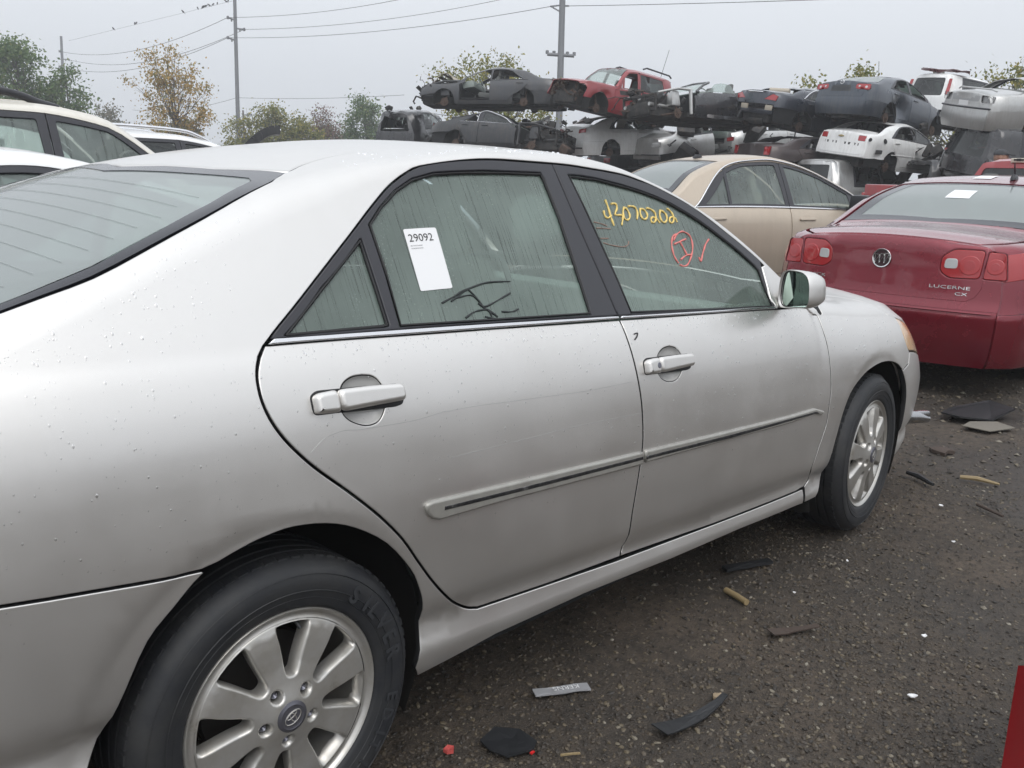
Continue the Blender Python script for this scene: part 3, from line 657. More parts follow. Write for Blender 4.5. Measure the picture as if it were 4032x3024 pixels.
# outlines of the silver sedan as (s, t) pairs on its body surface
K = {
    'rear_seam': [(-0.0027, 0.9776), (-0.0163, 0.9511), (-0.0234, 0.9217), (-0.0239, 0.8809), (-0.0121, 0.8321), (0.0149, 0.7791), (0.0644, 0.714), (0.1352, 0.641), (0.2146, 0.5552), (0.2781, 0.4742), (0.3269, 0.3931), (0.3795, 0.3106), (0.4414, 0.2334), (0.501, 0.1845), (0.542, 0.1681)],
    'bottom': [(0.7861, 0.1594), (1.0783, 0.1495), (1.5874, 0.1471), (2.1249, 0.1459)],
    'front_seam': [(2.1823, 0.1566), (2.2178, 0.1801), (2.191, 0.2608), (2.2157, 0.3655), (2.2503, 0.4809), (2.2549, 0.5906), (2.2599, 0.652), (2.2531, 0.7405), (2.2418, 0.8506), (2.2291, 0.9332), (2.2269, 1.0044), (2.2149, 2.3224)],
    'b_seam': [(1.0902, 1.0038), (1.0934, 0.9283), (1.1029, 0.8328), (1.1156, 0.7243), (1.1206, 0.6319), (1.1207, 0.5545), (1.116, 0.4967), (1.1089, 0.4132), (1.1033, 0.3102), (1.1079, 0.2147), (1.0961, 0.1573), (1.0783, 0.1495)],
    'b_upper': [(1.0353, 1.9779), (1.0436, 1.7588), (1.056, 1.5097), (1.0727, 1.2618), (1.0893, 1.0203)],
    'dlo_rear': [(0.0174, 1.0065), (0.067, 1.1778), (0.1509, 1.4001), (0.2403, 1.599), (0.3347, 1.7572), (0.4039, 1.8576), (0.453, 1.9225), (0.5099, 1.9753), (0.582, 2.014), (0.6913, 1.9982), (0.8426, 1.989), (1.0303, 1.9776)],
    'dlo_front': [(1.0412, 1.9783), (1.1664, 1.9668), (1.2731, 1.9756), (1.3664, 1.9872), (1.4263, 1.9974), (1.4837, 2.0467), (1.538, 2.005), (1.593, 2.0328), (1.6473, 1.998), (1.7021, 1.9807), (1.7592, 1.9618), (1.8206, 1.9586), (1.884, 1.9549), (1.9161, 1.9495)],
    'sail': [(1.9238, 1.9126), (2.0173, 1.8935), (2.0241, 1.4493), (1.9754, 1.0802), (1.9291, 1.0321), (1.9222, 1.4963)],
    'chrome_r_low': [(0.0234, 1.0089), (0.1495, 1.0062), (0.321, 1.0036), (0.5175, 1.0032), (0.7461, 1.0029), (1.0866, 1.005)],
    'chrome_r_up': [(0.0403, 1.0539), (0.1542, 1.0428), (0.3265, 1.036), (0.5234, 1.0318), (0.7522, 1.0274), (1.086, 1.0235)],
    'chrome_f_low': [(1.0968, 1.0053), (1.3281, 1.002), (1.5957, 1.0003), (1.936, 1.0022)],
    'chrome_f_up': [(1.0998, 1.0222), (1.3345, 1.0203), (1.6023, 1.0207), (1.9299, 1.0421)],
    'g_quarter': [(0.0665, 1.073), (0.1907, 1.4089), (0.3239, 1.6589), (0.322, 1.3613), (0.3198, 1.067)],
    'g_rear': [(0.3578, 1.7252), (0.4035, 1.8068), (0.4627, 1.8849), (0.5185, 1.9313), (0.589, 1.9451), (0.6954, 1.9287), (0.8361, 1.9154), (0.9722, 1.9138), (0.9796, 1.8778), (0.9858, 1.6313), (0.9834, 1.339), (0.9813, 1.0468), (0.617, 1.0485), (0.3486, 1.0601), (0.3564, 1.3992)],
    'g_front': [(1.0866, 1.9068), (1.2071, 1.9046), (1.3464, 1.8984), (1.4068, 1.9042), (1.4658, 1.9109), (1.5219, 1.9074), (1.5764, 1.897), (1.6314, 1.8857), (1.6866, 1.8616), (1.744, 1.8315), (1.805, 1.8042), (1.8669, 1.7522), (1.8908, 1.7073), (1.8942, 1.5316), (1.8988, 1.3858), (1.9148, 1.0419), (1.4994, 1.03), (1.1512, 1.0377), (1.1382, 1.2337), (1.1236, 1.4163), (1.1028, 1.7076)],
    'mold_r': [(0.3363, 0.5537), (0.3415, 0.5603), (0.3588, 0.5641), (0.5697, 0.5616), (0.8332, 0.5593), (1.1122, 0.5562), (1.1167, 0.51), (0.8365, 0.5107), (0.5719, 0.5114), (0.3765, 0.5065), (0.3558, 0.5158), (0.342, 0.5325)],
    'mold_f': [(1.1269, 0.5566), (1.4741, 0.5529), (1.9395, 0.5512), (2.1683, 0.5622), (2.2055, 0.5596), (2.2118, 0.545), (2.1887, 0.533), (1.9452, 0.5193), (1.479, 0.517), (1.1311, 0.5137)],
    'groove_r': [(0.3878, 0.5439), (0.7136, 0.5418), (1.1114, 0.5413), (1.1125, 0.5302), (0.7143, 0.5298), (0.388, 0.5332)],
    'groove_f': [(1.1285, 0.5395), (1.556, 0.5387), (2.1494, 0.544), (2.1512, 0.5355), (1.558, 0.5252), (1.1296, 0.5284)],
    'cup_r': [(0.21, 0.9136), (0.1856, 0.9118), (0.1636, 0.9011), (0.1507, 0.8839), (0.1432, 0.8595), (0.1463, 0.8346), (0.1577, 0.8161), (0.1784, 0.8027), (0.2006, 0.7959), (0.2246, 0.8004), (0.2402, 0.8179), (0.2509, 0.8454), (0.2525, 0.8717), (0.2459, 0.8952), (0.232, 0.9091)],
    'cup_f': [(1.2724, 0.9006), (1.2396, 0.8954), (1.2125, 0.8774), (1.1971, 0.8474), (1.2024, 0.8152), (1.2216, 0.7939), (1.2517, 0.7839), (1.2838, 0.7883), (1.3069, 0.8104), (1.3186, 0.8386), (1.3165, 0.8713), (1.2993, 0.8921)],
    'handle_r': [(0.0792, 0.866), (0.2987, 0.8592)],
    'handle_f': [(1.1374, 0.8471), (1.3593, 0.8429)],
    'bumper_seam': [(-0.5069, 0.5608), (-0.4411, 0.5533), (-0.3706, 0.546), (-0.2944, 0.5375), (-0.2279, 0.5304), (-0.177, 0.5281)],
    'archR': [(-0.3842, 0.1328), (-0.3547, 0.221), (-0.3309, 0.3014), (-0.2866, 0.4022), (-0.2368, 0.4636), (-0.177, 0.5281), (-0.1023, 0.5616), (-0.0525, 0.5754), (0.0024, 0.583), (0.0382, 0.5804), (0.0761, 0.5702), (0.1457, 0.5445), (0.2259, 0.4772), (0.2905, 0.3868), (0.3132, 0.3315), (0.3274, 0.2755), (0.3495, 0.1998), (0.347, 0.144), (0.3343, 0.0624)],
    'rocker': [(0.3461, 0.0307), (0.6014, 0.0566), (0.9361, 0.0739), (1.3476, 0.07), (1.7442, 0.0804), (2.2906, 0.0738)],
    'archF': [(2.2726, 0.0779), (2.2985, 0.1182), (2.3255, 0.2219), (2.3298, 0.3765), (2.3681, 0.5021), (2.4272, 0.6183), (2.51, 0.6827), (2.5828, 0.7288), (2.6915, 0.7547), (2.8147, 0.7474), (2.9121, 0.7001), (2.9945, 0.6031), (3.0663, 0.4906), (3.0981, 0.3481), (3.2194, 0.1585), (3.0883, 0.1077), (3.0559, 0.0676)],
    'hood': [(2.5941, 3.0975), (2.7788, 2.9574), (2.8789, 2.3793), (3.0064, 1.0022)],
    'hlight': [(3.0192, 0.9607), (3.0172, 0.8907), (3.0467, 0.8125), (3.0665, 0.7976)],
    'fend_bump': [(3.0486, 0.7106), (2.9469, 0.6808)],
    'backlight': [(-0.401, 2.6454), (-0.3267, 2.5627), (-0.245, 2.4986), (-0.1499, 2.5243), (-0.0469, 2.5915), (0.0511, 2.6929), (0.1508, 2.8578), (0.2243, 3.0229), (0.2677, 3.0586)],
    'bl_glass': [(-0.3888, 2.8607), (-0.3146, 2.7655), (-0.2295, 2.7415), (-0.0866, 2.8936), (0.0489, 3.0151), (0.1781, 3.0856)],
    'ditch': [(0.2677, 3.0586), (0.3145, 3.1029), (0.3625, 3.1349), (0.4536, 3.1795), (0.5279, 3.2012)],
    'sticker': [(0.4464, 1.6471), (0.5427, 1.6297), (0.5339, 1.2628), (0.4388, 1.2635)],
    'lower_crease': [(0.3229, 0.5018), (0.3734, 0.4067), (0.4356, 0.3163), (0.4827, 0.2825), (0.5627, 0.2571), (1.0656, 0.2492)],
}
INKS = {
    'yellow': [[(1.19, 1.6955), (1.1875, 1.664), (1.1945, 1.6496), (1.21, 1.6604), (1.2184, 1.6738)], [(1.2151, 1.7734), (1.2159, 1.7283), (1.213, 1.6727), (1.2123, 1.6373), (1.2131, 1.6023)], [(1.2356, 1.751), (1.2494, 1.7596), (1.2587, 1.7493), (1.2534, 1.7219), (1.2404, 1.6946), (1.2391, 1.6784), (1.2544, 1.6821), (1.2674, 1.6813), (1.2652, 1.6606), (1.2499, 1.6133)], [(1.2904, 1.7442), (1.2788, 1.7125), (1.2728, 1.6705), (1.2838, 1.655), (1.2988, 1.6729), (1.3046, 1.7032), (1.3001, 1.7346), (1.2904, 1.7442)], [(1.312, 1.757), (1.3297, 1.7647), (1.3442, 1.759), (1.3459, 1.726), (1.3322, 1.6726)], [(1.3667, 1.7653), (1.3585, 1.7229), (1.3602, 1.6896), (1.374, 1.6915), (1.3873, 1.7153), (1.3908, 1.7433), (1.3824, 1.7647), (1.3667, 1.7653)], [(1.3987, 1.7849), (1.419, 1.7886), (1.4328, 1.7682), (1.4275, 1.7242), (1.4129, 1.6869), (1.4005, 1.6848), (1.4035, 1.7106), (1.4167, 1.7291), (1.4309, 1.7217), (1.4393, 1.6994)], [(1.4634, 1.8124), (1.4522, 1.7627), (1.4515, 1.7207), (1.4651, 1.7176), (1.4814, 1.7544), (1.484, 1.7945), (1.4746, 1.8113), (1.4634, 1.8124)], [(1.5001, 1.8528), (1.513, 1.8417), (1.5178, 1.806), (1.5108, 1.7611), (1.4982, 1.7348), (1.4905, 1.7416), (1.4983, 1.7761), (1.5147, 1.7962), (1.5244, 1.7867), (1.5266, 1.7635)]],
    'red': [[(1.4975, 1.6425), (1.4804, 1.6161), (1.4639, 1.5608), (1.4554, 1.5062), (1.453, 1.4548), (1.4567, 1.4193), (1.4626, 1.4005)], [(1.4665, 1.3855), (1.4856, 1.3818), (1.5069, 1.4029), (1.5334, 1.4676), (1.557, 1.5515), (1.5673, 1.6265), (1.5656, 1.6776), (1.5501, 1.6937), (1.5307, 1.6864), (1.5015, 1.6424), (1.4761, 1.5808)], [(1.4743, 1.5517), (1.5039, 1.5857), (1.5402, 1.63)], [(1.5054, 1.5865), (1.5135, 1.5371), (1.5188, 1.4855)], [(1.4803, 1.4319), (1.5132, 1.4783), (1.5436, 1.5003)], [(1.6586, 1.736), (1.6344, 1.6624), (1.6157, 1.594), (1.595, 1.5177), (1.5796, 1.4599), (1.5759, 1.495)]],
    'faded': [[(1.1298, 1.6167), (1.1564, 1.6095), (1.1819, 1.5973)], [(1.1309, 1.5788), (1.1621, 1.5795), (1.1933, 1.5797)], [(1.1331, 1.5127), (1.1674, 1.5151)], [(1.1393, 1.4846), (1.1678, 1.4731), (1.2003, 1.4664), (1.2271, 1.4676), (1.2471, 1.4839), (1.2566, 1.5072)]],
    'scrib': [[(0.4882, 1.18), (0.5312, 1.2133), (0.5686, 1.2436), (0.6417, 1.2742), (0.7262, 1.2706)], [(0.517, 1.1847), (0.575, 1.2425), (0.6272, 1.2704)], [(0.5292, 1.2011), (0.5827, 1.2102), (0.6047, 1.1635), (0.617, 1.137), (0.6637, 1.1669), (0.7131, 1.2028)], [(0.5792, 1.2479), (0.6013, 1.1825), (0.6071, 1.1385), (0.625, 1.1052), (0.6276, 1.0621)], [(0.5446, 1.0805), (0.5792, 1.1121), (0.6204, 1.1182), (0.6419, 1.0846)], [(0.6654, 1.0996), (0.6999, 1.0951), (0.7238, 1.1079)], [(0.5971, 1.1585), (0.6178, 1.1222), (0.6465, 1.0717)], [(0.6065, 1.0773), (0.6439, 1.0575)]],
    'scratch_upper': [[(0.4085, 0.7979), (0.4926, 0.8014), (0.6043, 0.7994), (0.7463, 0.797), (0.9022, 0.795), (1.0751, 0.8022)]],
    'scratch_low': [[(0.0601, 0.7517), (0.0964, 0.7799), (0.1415, 0.79), (0.1813, 0.7861), (0.2444, 0.7867), (0.3222, 0.7884), (0.4118, 0.8002)], [(0.4198, 0.6717), (0.5618, 0.6777), (0.7017, 0.6836), (0.8548, 0.6901), (1.1139, 0.6904)]],
    'scratch_mark': [[(1.1266, 0.953), (1.1425, 0.9552), (1.1353, 0.9444), (1.1215, 0.9354)]],
}

# ------------------------------------------------------------------ the silver sedan in front
HS = Side(hero)
car = thing('silver_sedan', 'silver four door sedan filling the foreground, wet misted windows, white sticker on the rear door', 'car')

def disc_lift(face, flip=1):
    class D:
        def m(self, p): return np.asarray(p, float)
        def inv(self, q): return q
        def P(self, p, off=0.0):
            r = np.hypot(p[:, 0], p[:, 1]); return np.stack([p[:, 0], -(face(r) + off), p[:, 1]], 1)
        def N(self, p):
            r = np.maximum(np.hypot(p[:, 0], p[:, 1]), 1e-6); k = (face(r + 1e-3) - face(r - 1e-3)) / 2e-3
            n = np.stack([-k * p[:, 0] / r, -np.ones(len(p)), -k * p[:, 1] / r], 1); return n / np.linalg.norm(n, axis=1, keepdims=True)
    return D()

def circle(r, n=40, c=(0, 0), a0=0): return [(c[0] + r * math.cos(a0 + 2 * math.pi * k / n), c[1] + r * math.sin(a0 + 2 * math.pi * k / n)) for k in range(n)]

def alloy_wheel(parent, loc, rz, spin, letter=False, flip=False, full_detail=True):
    """eight-spoke alloy: rim mesh with tyre, hub cap and wheel nuts as its sub-parts; outer face towards -Y"""
    face = lambda r: np.interp(r, [0, .035, .05, .075, .11, .16, .185, .2, .22], [.030, .030, .026, .020, .015, .013, .010, .004, .0])
    holes = []
    for k in range(8):
        a = k * math.pi / 4 + R(-6.8) + spin; pts = []
        for r, w in [(.082, .006), (.087, .012), (.10, .016), (.125, .022), (.15, .029), (.175, .037), (.188, .039)]: pts.append((r, w))
        poly = [(math.cos(a) * r - math.sin(a) * w, math.sin(a) * r + math.cos(a) * w) for r, w in pts]
        arc = [(.193, w) for w in (.025, .01, -.01, -.025)]
        poly += [(math.cos(a) * r - math.sin(a) * w, math.sin(a) * r + math.cos(a) * w) for r, w in arc]
        poly += [(math.cos(a) * r + math.sin(a) * w, math.sin(a) * r - math.cos(a) * w) for r, w in reversed(pts)]
        holes.append(rnd(poly, .006, 2))
    nuts = [(.0572 * math.cos(R(119.7 + 72 * k) + spin), .0572 * math.sin(R(119.7 + 72 * k) + spin)) for k in range(5)]
    L = disc_lift(face)
    g = sheet(L, circle(.200, 64), holes + [circle(.0135, 14, c) for c in nuts], step=.012, bevel=.005, depth=.040)
    rim = g.obj('wheel', M['alloy'], parent)
    bm = bmesh.new(); bm.from_mesh(rim.data)
    lathe(bm, [(.199, -.004), (.207, .001), (.212, -.002), (.214, -.007), (.2195, -.010), (.2225, -.006), (.2225, .003), (.216, .012)], 72)
    lathe(bm, [(.197, -.003), (.195, .02), (.188, .09), (.184, .16)], 56)
    bm.to_mesh(rim.data); bm.free()
    rim.data.polygons.foreach_set('use_smooth', [True] * len(rim.data.polygons))
    rim.data.set_sharp_from_angle(angle=R(50))
    rim.location = loc; rim.rotation_euler = (0, 0, rz + (math.pi if flip else 0))
    bm = bmesh.new()
    pr = [(.219, .006), (.224, -.010), (.232, -.014), (.250, -.017), (.258, -.019), (.275, -.021), (.292, -.019), (.305, -.012), (.3145, -.001), (.3215, .010), (.325, .022)]
    for y in (.045, .075, .115, .150): pr += [(.3262, y - .004), (.3262, y - .0038), (.319, y - .003), (.319, y + .003), (.3262, y + .0038), (.3262, y + .004)]
    pr += [(.325, .172), (.318, .186), (.30, .200), (.27, .206), (.235, .198), (.222, .19)]
    lathe(bm, pr, 96)
    # tread blocks: shallow transverse slots on both shoulders
    ty = mesh('tyre', bm, M['tyre'], rim, 50)
    if full_detail:
        bm = bmesh.new()
        for k in range(70):
            a = 2 * math.pi * k / 70
            for y0, y1 in ((.012, .040), (.157, .184)):
                rr = .3255 if y0 > .02 or y1 < .1 else .32
                c = Vector((math.cos(a) * .3235, (y0 + y1) / 2, math.sin(a) * .3235))
                box(bm, c, (.020, y1 - y0, .0055), Matrix.Rotation(-a + math.pi / 2, 3, 'Y'))
        stuff(mesh('tread_block', bm, M['tyre'], rim))
        bm = bmesh.new()
        for y, r in ((-.0215, .262), (-.0185, .296), (-.0165, .246)):
            lathe(bm, [(r - .0012, y + .001), (r, y - .0008), (r + .0012, y + .001)], 96)
        mesh('sidewall_ring', bm, M['tyre'], rim, 60)
    bm = bmesh.new(); lathe(bm, [(.0001, -.0335), (.018, -.0335), (.024, -.0325), (.0265, -.0335), (.029, -.0325), (.0335, -.031), (.0345, -.026)], 40)
    hc = mesh('hub_cap', bm, M['cap'], rim, 40)
    bm = bmesh.new()
    def ell(a, b, cx=0, cz=0, r=.0011):
        pts = [(cx + a * math.cos(2 * math.pi * k / 28), -.0338, cz + b * math.sin(2 * math.pi * k / 28)) for k in range(29)]; tube(bm, pts, r, 5)
    ell(.0195, .0130); ell(.0052, .0122); ell(.0125, .0052, 0, .0062)
    em = mesh('emblem', bm, M['alloy'], rim, 60); em.rotation_euler = (0, -spin - .5, 0)
    for c in nuts:
        bm = bmesh.new(); lathe(bm, [(.0001, -.0055), (.0065, -.012), (.0082, -.009), (.0085, .005)], 12)
        nt = mesh('wheel_nut', bm, M['cap'], rim, 25); nt.location = (c[0], 0, c[1])
    if full_detail:
        bm = bmesh.new(); tube(bm, [(.035, .01, .188), (.04, -.005, .172)], .004, 8); mesh('valve_stem', bm, M['tyre'], rim, 40)
    bm = bmesh.new(); lathe(bm, [(.0001, .085), (.140, .085), (.142, .105), (.0001, .11)], 40); mesh('brake_disc', bm, M['brake'], rim, 40)
    if letter:
        words = [('SILVER', 52, .268, .050), ('EDITION', -14, .270, .040)]
        for wd, a0, rr, sz in words:
            a = a0
            for ch in wd:
                me = text_mesh(ch, sz, .0012, sz * .028, align='CENTER'); th = R(a)
                Mx = Matrix.Translation((rr * math.cos(th), -.0215, rr * math.sin(th))) @ Matrix.Rotation(-(th - math.pi / 2), 4, 'Y') @ Matrix.Rotation(math.pi / 2, 4, 'X')
                me.transform(Matrix.Translation((0, -sz * .35, 0))); me.transform(Mx); me.materials.append(M['tyre_letter']); link('tyre_lettering', me, rim); a -= 9.2 if ch != 'I' else 6.0
    return rim
M['brake'] = mat('dull_brake_iron', (.022, .019, .017), .8)
M['cap'] = mat('hub_cap_metal', (.20, .20, .23), .35, .8)
M['tyre_letter'] = mat('raised_rubber_lettering', (.026, .0275, .031), .65)

M['silver_cup'] = mat('silver_paint_lit_recess', (.62, .61, .59), .4, .15, .2)  # body silver made less metallic to lighten the shaded handle cups by colour
# the recess hole for each handle and the cup behind it
def cup(name, ring, dep, parent, mirror):
    q = np.array(ring); c = q.mean(0); g = Geo(); n = len(q); V = []; F = []
    fs = [1.02, .97, .9, .78, .6, .4, .2]
    for f in fs:
        p = c + (q - c) * f; V.append(HS.P(p, np.full(n, -.002 - dep * math.sqrt(max(0, 1 - min(f, 1) ** 2)))))
    V.append(HS.P(c[None], np.array([-.002 - dep])))
    for k in range(len(fs) - 1):
        for i in range(n): F.append((k * n + i, k * n + (i + 1) % n, (k + 1) * n + (i + 1) % n, (k + 1) * n + i))
    e = len(fs) * n
    for i in range(n): F.append(((len(fs) - 1) * n + i, (len(fs) - 1) * n + (i + 1) % n, e))
    V = np.vstack(V); g.add(V, F, np.zeros((len(V), 3)))
    if mirror: g = g.mirrored()
    return g.obj(name, M['silver_cup'], parent, custom=False)

rear_seam = spl(K['rear_seam'], 4); front_seam = K['front_seam'][:-1]; b_seam = spl(K['b_seam'][:-1], 3)
belt_r0 = (.018, 1.006)
door_bottom = K['bottom']
dlo_r = spl(K['dlo_rear'], 3); dlo_f = spl(K['dlo_front'], 3)
arch_r = spl([(-.3802, .1263), (-.3467, .2093), (-.3202, .2874), (-.2789, .3936), (-.2296, .4565), (-.1696, .5216), (-.0944, .5554), (-.0442, .5693), (.0112, .5755), (.0858, .5638), (.1563, .5330), (.237, .4697), (.3041, .3768), (.3297, .3187), (.3476, .259), (.3560, .1917), (.3554, .1363), (.3456, .0512)], 3)
arch_r = [(-.41, .0)] + arch_r
arch_f = spl([(2.2745, .0768), (2.299, .1178), (2.335, .2082), (2.357, .366), (2.3831, .4967), (2.4277, .6081), (2.5285, .6883), (2.6019, .7244), (2.7142, .7480), (2.8409, .7390), (2.9347, .6957), (3.010, .5987), (3.060, .4885), (3.085, .3422), (3.095, .20), (3.09, .0552)], 3)
i_split = min(range(len(arch_f)), key=lambda i: abs(arch_f[i][0] - 2.9347) + abs(arch_f[i][1] - .6957))
i_r = min(range(len(arch_r)), key=lambda i: abs(arch_r[i][0] + .1696) + abs(arch_r[i][1] - .5216))
bl = spl([(-.68, 3.05), (-.60, 2.92), (-.50, 2.76)] + K['backlight'][0:1] + K['backlight'][1:], 2)
ditch = spl(K['ditch'] + [(.80, 3.215), (1.05, 3.19), (1.20, 3.12), (1.27, 3.06)], 3)
apillar_lo = [(2.02, 1.88), (2.12, 1.72), (2.19, 1.4), (2.2267, 1.004)]
apillar_hi = [(2.255, 1.2), (2.24, 2.2), (2.19, 2.8), (2.10, 3.0), (1.9, 3.0), (1.7, 3.0), (1.5, 3.0), (1.35, 3.03)]
CUP_R, CUP_F = spl(K['cup_r'] + K['cup_r'][:1], 4)[:-1], spl(K['cup_f'] + K['cup_f'][:1], 4)[:-1]
GAP, BEV, DEP = .0030, .0022, .020

MOLD_F = [(1.1269, .5566), (1.4741, .5529), (1.9395, .5513), (2.06, .5535), (2.17, .557), (2.198, .554), (2.206, .546), (2.188, .536), (2.06, .526), (1.9451, .5193), (1.4789, .517), (1.1311, .5137)]
def half_body(mir):
    side = dict(mirror=mir)
    b = Geo()
    ring = ([(-1.04, .63), (-.8, .60)] + K['bumper_seam'] + arch_r[i_r + 1:] + [(.3622, .0142)] + K['rocker'][1:-1] + [(2.18, .073), (2.178, .150)]
            + door_bottom[::-1] + rear_seam[::-1] + dlo_r + dlo_f[1:] + apillar_lo + apillar_hi + ditch[::-1] + bl[::-1][1:] + [(-.70, 3.0), (-1.04, 2.85)])
    XR = [tuple(x) for k_ in (.010, .020, .030, .040, .050, .060, .075) for x in [((p_[0] + .03) * (1 + k_ / .36) - .03, .35 + (p_[1] - .35) * (1 + k_ / .36)) for p_ in arch_r]]
    XF = [tuple(x) for k_ in (.010, .020, .030, .040, .050, .060, .075) for x in [((p_[0] - 2.68) * (1 + k_ / .345) + 2.68, .25 + (p_[1] - .25) * (1 + k_ / .345)) for p_ in arch_f]]
    b = sheet(HS, ring, step=.030, extra=XR, gap=GAP, bevel=BEV, depth=DEP, shade_walls=True, mirror=mir)
    b.obj('body_side', M['silver'], car)
    fr = ([(2.19, .075), (2.19, .150)] + front_seam + [(2.26, 1.2), (2.27, 2.4), (2.36, 3.08)] + spl([(2.45, 3.12)] + K['hood'], 4) + spl(K['hlight'], 3)
          + [(3.0486, .7106), (2.965, .6773)] + arch_f[:i_split + 1][::-1])
    sheet(HS, fr, step=.030, extra=XF, gap=GAP, bevel=BEV, depth=DEP, shade_walls=True, mirror=mir).obj('fender', M['silver'], car)
    fb = [(2.965, .6773), (3.0486, .7106), (3.066, .788), (3.3, .795), (3.68, .80), (3.68, .03), (3.3, .04), (3.12, .045)] + arch_f[i_split:][::-1]
    fbm = sheet(HS, fb, step=.03, extra=XF, gap=GAP, bevel=BEV, depth=DEP, shade_walls=True, mirror=mir).obj('front_bumper', M['silver'], car)
    rb = [(-1.04, .63), (-.8, .60)] + K['bumper_seam'] + arch_r[:i_r + 1][::-1] + [(-.6, .01), (-1.04, .01)]
    sheet(HS, rb, step=.03, extra=XR, gap=GAP, bevel=BEV, depth=DEP, shade_walls=True, mirror=mir).obj('rear_bumper', M['silver'], car)
    hl = [(3.012, .996), (3.2, .982), (3.45, .968), (3.58, .93), (3.5, .82), (3.3, .80), (3.075, .797), (3.052, .8125), (3.025, .8907)]
    sheet(HS, hl, step=.04, gap=.002, bevel=.004, depth=.02, mirror=mir).obj('headlight', M['headlight'], car)
    # doors
    rd = [belt_r0] + rear_seam + [p for p in door_bottom if p[0] < 1.07] + b_seam[::-1]
    d1 = sheet(HS, rd, [CUP_R], step=.035, gap=GAP, bevel=BEV, depth=DEP, shade_walls=True, mirror=mir).obj('door', M['silver'], car)
    fd = b_seam + [p for p in door_bottom if p[0] > 1.08] + front_seam + [(1.94, 1.0027)]
    d2 = sheet(HS, fd, [CUP_F], step=.035, gap=GAP, bevel=BEV, depth=DEP, shade_walls=True, mirror=mir).obj('door', M['silver'], car)
    cup('handle_recess', CUP_R, .019, d1, mir); cup('handle_recess', CUP_F, .019, d2, mir)
    for d, (a, z), key in ((d1, (K['handle_r'][0], K['handle_r'][1]), 0), (d2, (K['handle_f'][0], K['handle_f'][1]), 1)):
        (s0, t0), (s1, t1) = a, z; h = .0215; hh = h / .80
        def at(u, w): return (s0 + (s1 - s0) * u, t0 + (t1 - t0) * u + w * hh)
        seat = rnd([HS.m(np.array([at(u, w)]))[0] for u, w in ((-.015, -1.15), (-.015, .6), (.06, 1.0), (.97, 1.05), (1.012, .6), (1.012, -.9), (.9, -1.15))], .012, 4)
        seat = [tuple(p) for p in HS.inv(np.array(seat))]
        sheet(HS, seat, step=.012, off=.0012, bevel=.002, depth=.003, mirror=mir).obj('handle_gasket', M['rubber'], d)
        grip = rnd([HS.m(np.array([at(u, w)]))[0] for u, w in ((.252, -1.02), (.245, .86), (.6, .95), (.985, .95), (.985, -.55), (.6, -.78))], .013, 4)
        grip = [tuple(p) for p in HS.inv(np.array(grip))]
        cap_ = rnd([HS.m(np.array([at(u, w)]))[0] for u, w in ((.0, -1.0), (.0, .45), (.05, .72), (.236, .88), (.244, -1.04), (.05, -1.04))], .012, 4)
        cap_ = [tuple(p) for p in HS.inv(np.array(cap_))]
        sheet(HS, grip, step=.01, off=.026, bevel=.0095, depth=.018, mirror=mir).obj('handle', M['silver'], d)
        sheet(HS, cap_, step=.01, off=.025, bevel=.0095, depth=.028, mirror=mir).obj('handle_end', M['silver'], d)
        if key:
            lk = [tuple(p) for p in HS.inv(np.array(circle(.0078, 16, HS.m(np.array([at(.17, -.1)]))[0])))]
            sheet(HS, lk, step=.004, off=.0265, bevel=.001, depth=.003, mirror=mir).obj('lock_cylinder', M['cap'], d)
    # rub strips with a worn bright insert
    for d, mk, gk in ((d1, 'mold_r', 'groove_r'), (d2, 'mold_f', 'groove_f')):
        sheet(HS, MOLD_F if mk == 'mold_f' else K[mk], step=.02, off=.011, bevel=.006, depth=.013, mirror=mir).obj('rub_strip', M['strip'], d)
        sheet(HS, K[gk], step=.02, off=.0122, bevel=.001, depth=.003, mirror=mir).obj('strip_insert', M['insert'], d)
    # belt chrome
    for d, lo, up in ((d1, 'chrome_r_low', 'chrome_r_up'), (d2, 'chrome_f_low', 'chrome_f_up')):
        sheet(HS, K[lo] + K[up][::-1], step=.02, off=.006, gap=.0008, bevel=.003, depth=.012, mirror=mir).obj('belt_molding', M['bright'], d)
    # window frames
    up_r = spl(K['b_upper'], 3)
    frr = [(.0404, 1.056)] + dlo_r[1:] + up_r + [(1.086, 1.0235)] + K['chrome_r_up'][::-1][1:-1]
    gq = rnd(K['g_quarter'], .012, 3); gr = K['g_rear']; gf = K['g_front']
    sheet(HS, frr, [gq, gr], step=.03, gap=GAP * .7, bevel=.0035, depth=.012, off=.001, mirror=mir).obj('window_frame', M['frame'], d1)
    sail = [(1.905, 1.80), (1.93, 1.925), (2.02, 1.87), (2.12, 1.70), (2.18, 1.3), (2.215, 1.01), (1.93, 1.03), (1.902, 1.2)]
    frf = [K['chrome_f_up'][0]] + up_r[::-1] + dlo_f + [(1.912, 1.80), (1.918, 1.3), (1.9299, 1.0556)] + K['chrome_f_up'][::-1][1:-1]
    sheet(HS, frf, [gf], step=.03, gap=GAP * .7, bevel=.0035, depth=.012, off=.001, mirror=mir).obj('window_frame', M['frame'], d2)
    sheet(HS, sail, step=.03, gap=.002, bevel=.004, depth=.015, off=.006, mirror=mir).obj('mirror_base', M['silver'], d2)
    grow = lambda ring, k: [tuple(p) for p in HS.inv(_inset(_ccw(HS.m(np.array(ring))), -k))]
    o = [sheet(HS, grow(gq, .01), step=.04, off=-.007, mirror=mir).obj('window_pane', M['glass'], d1),
         sheet(HS, grow(gr, .01), step=.04, off=-.007, mirror=mir).obj('window_pane', M['glass'], d1),
         sheet(HS, grow(gf, .01), step=.04, off=-.007, mirror=mir).obj('window_pane', M['glass'], d2)]
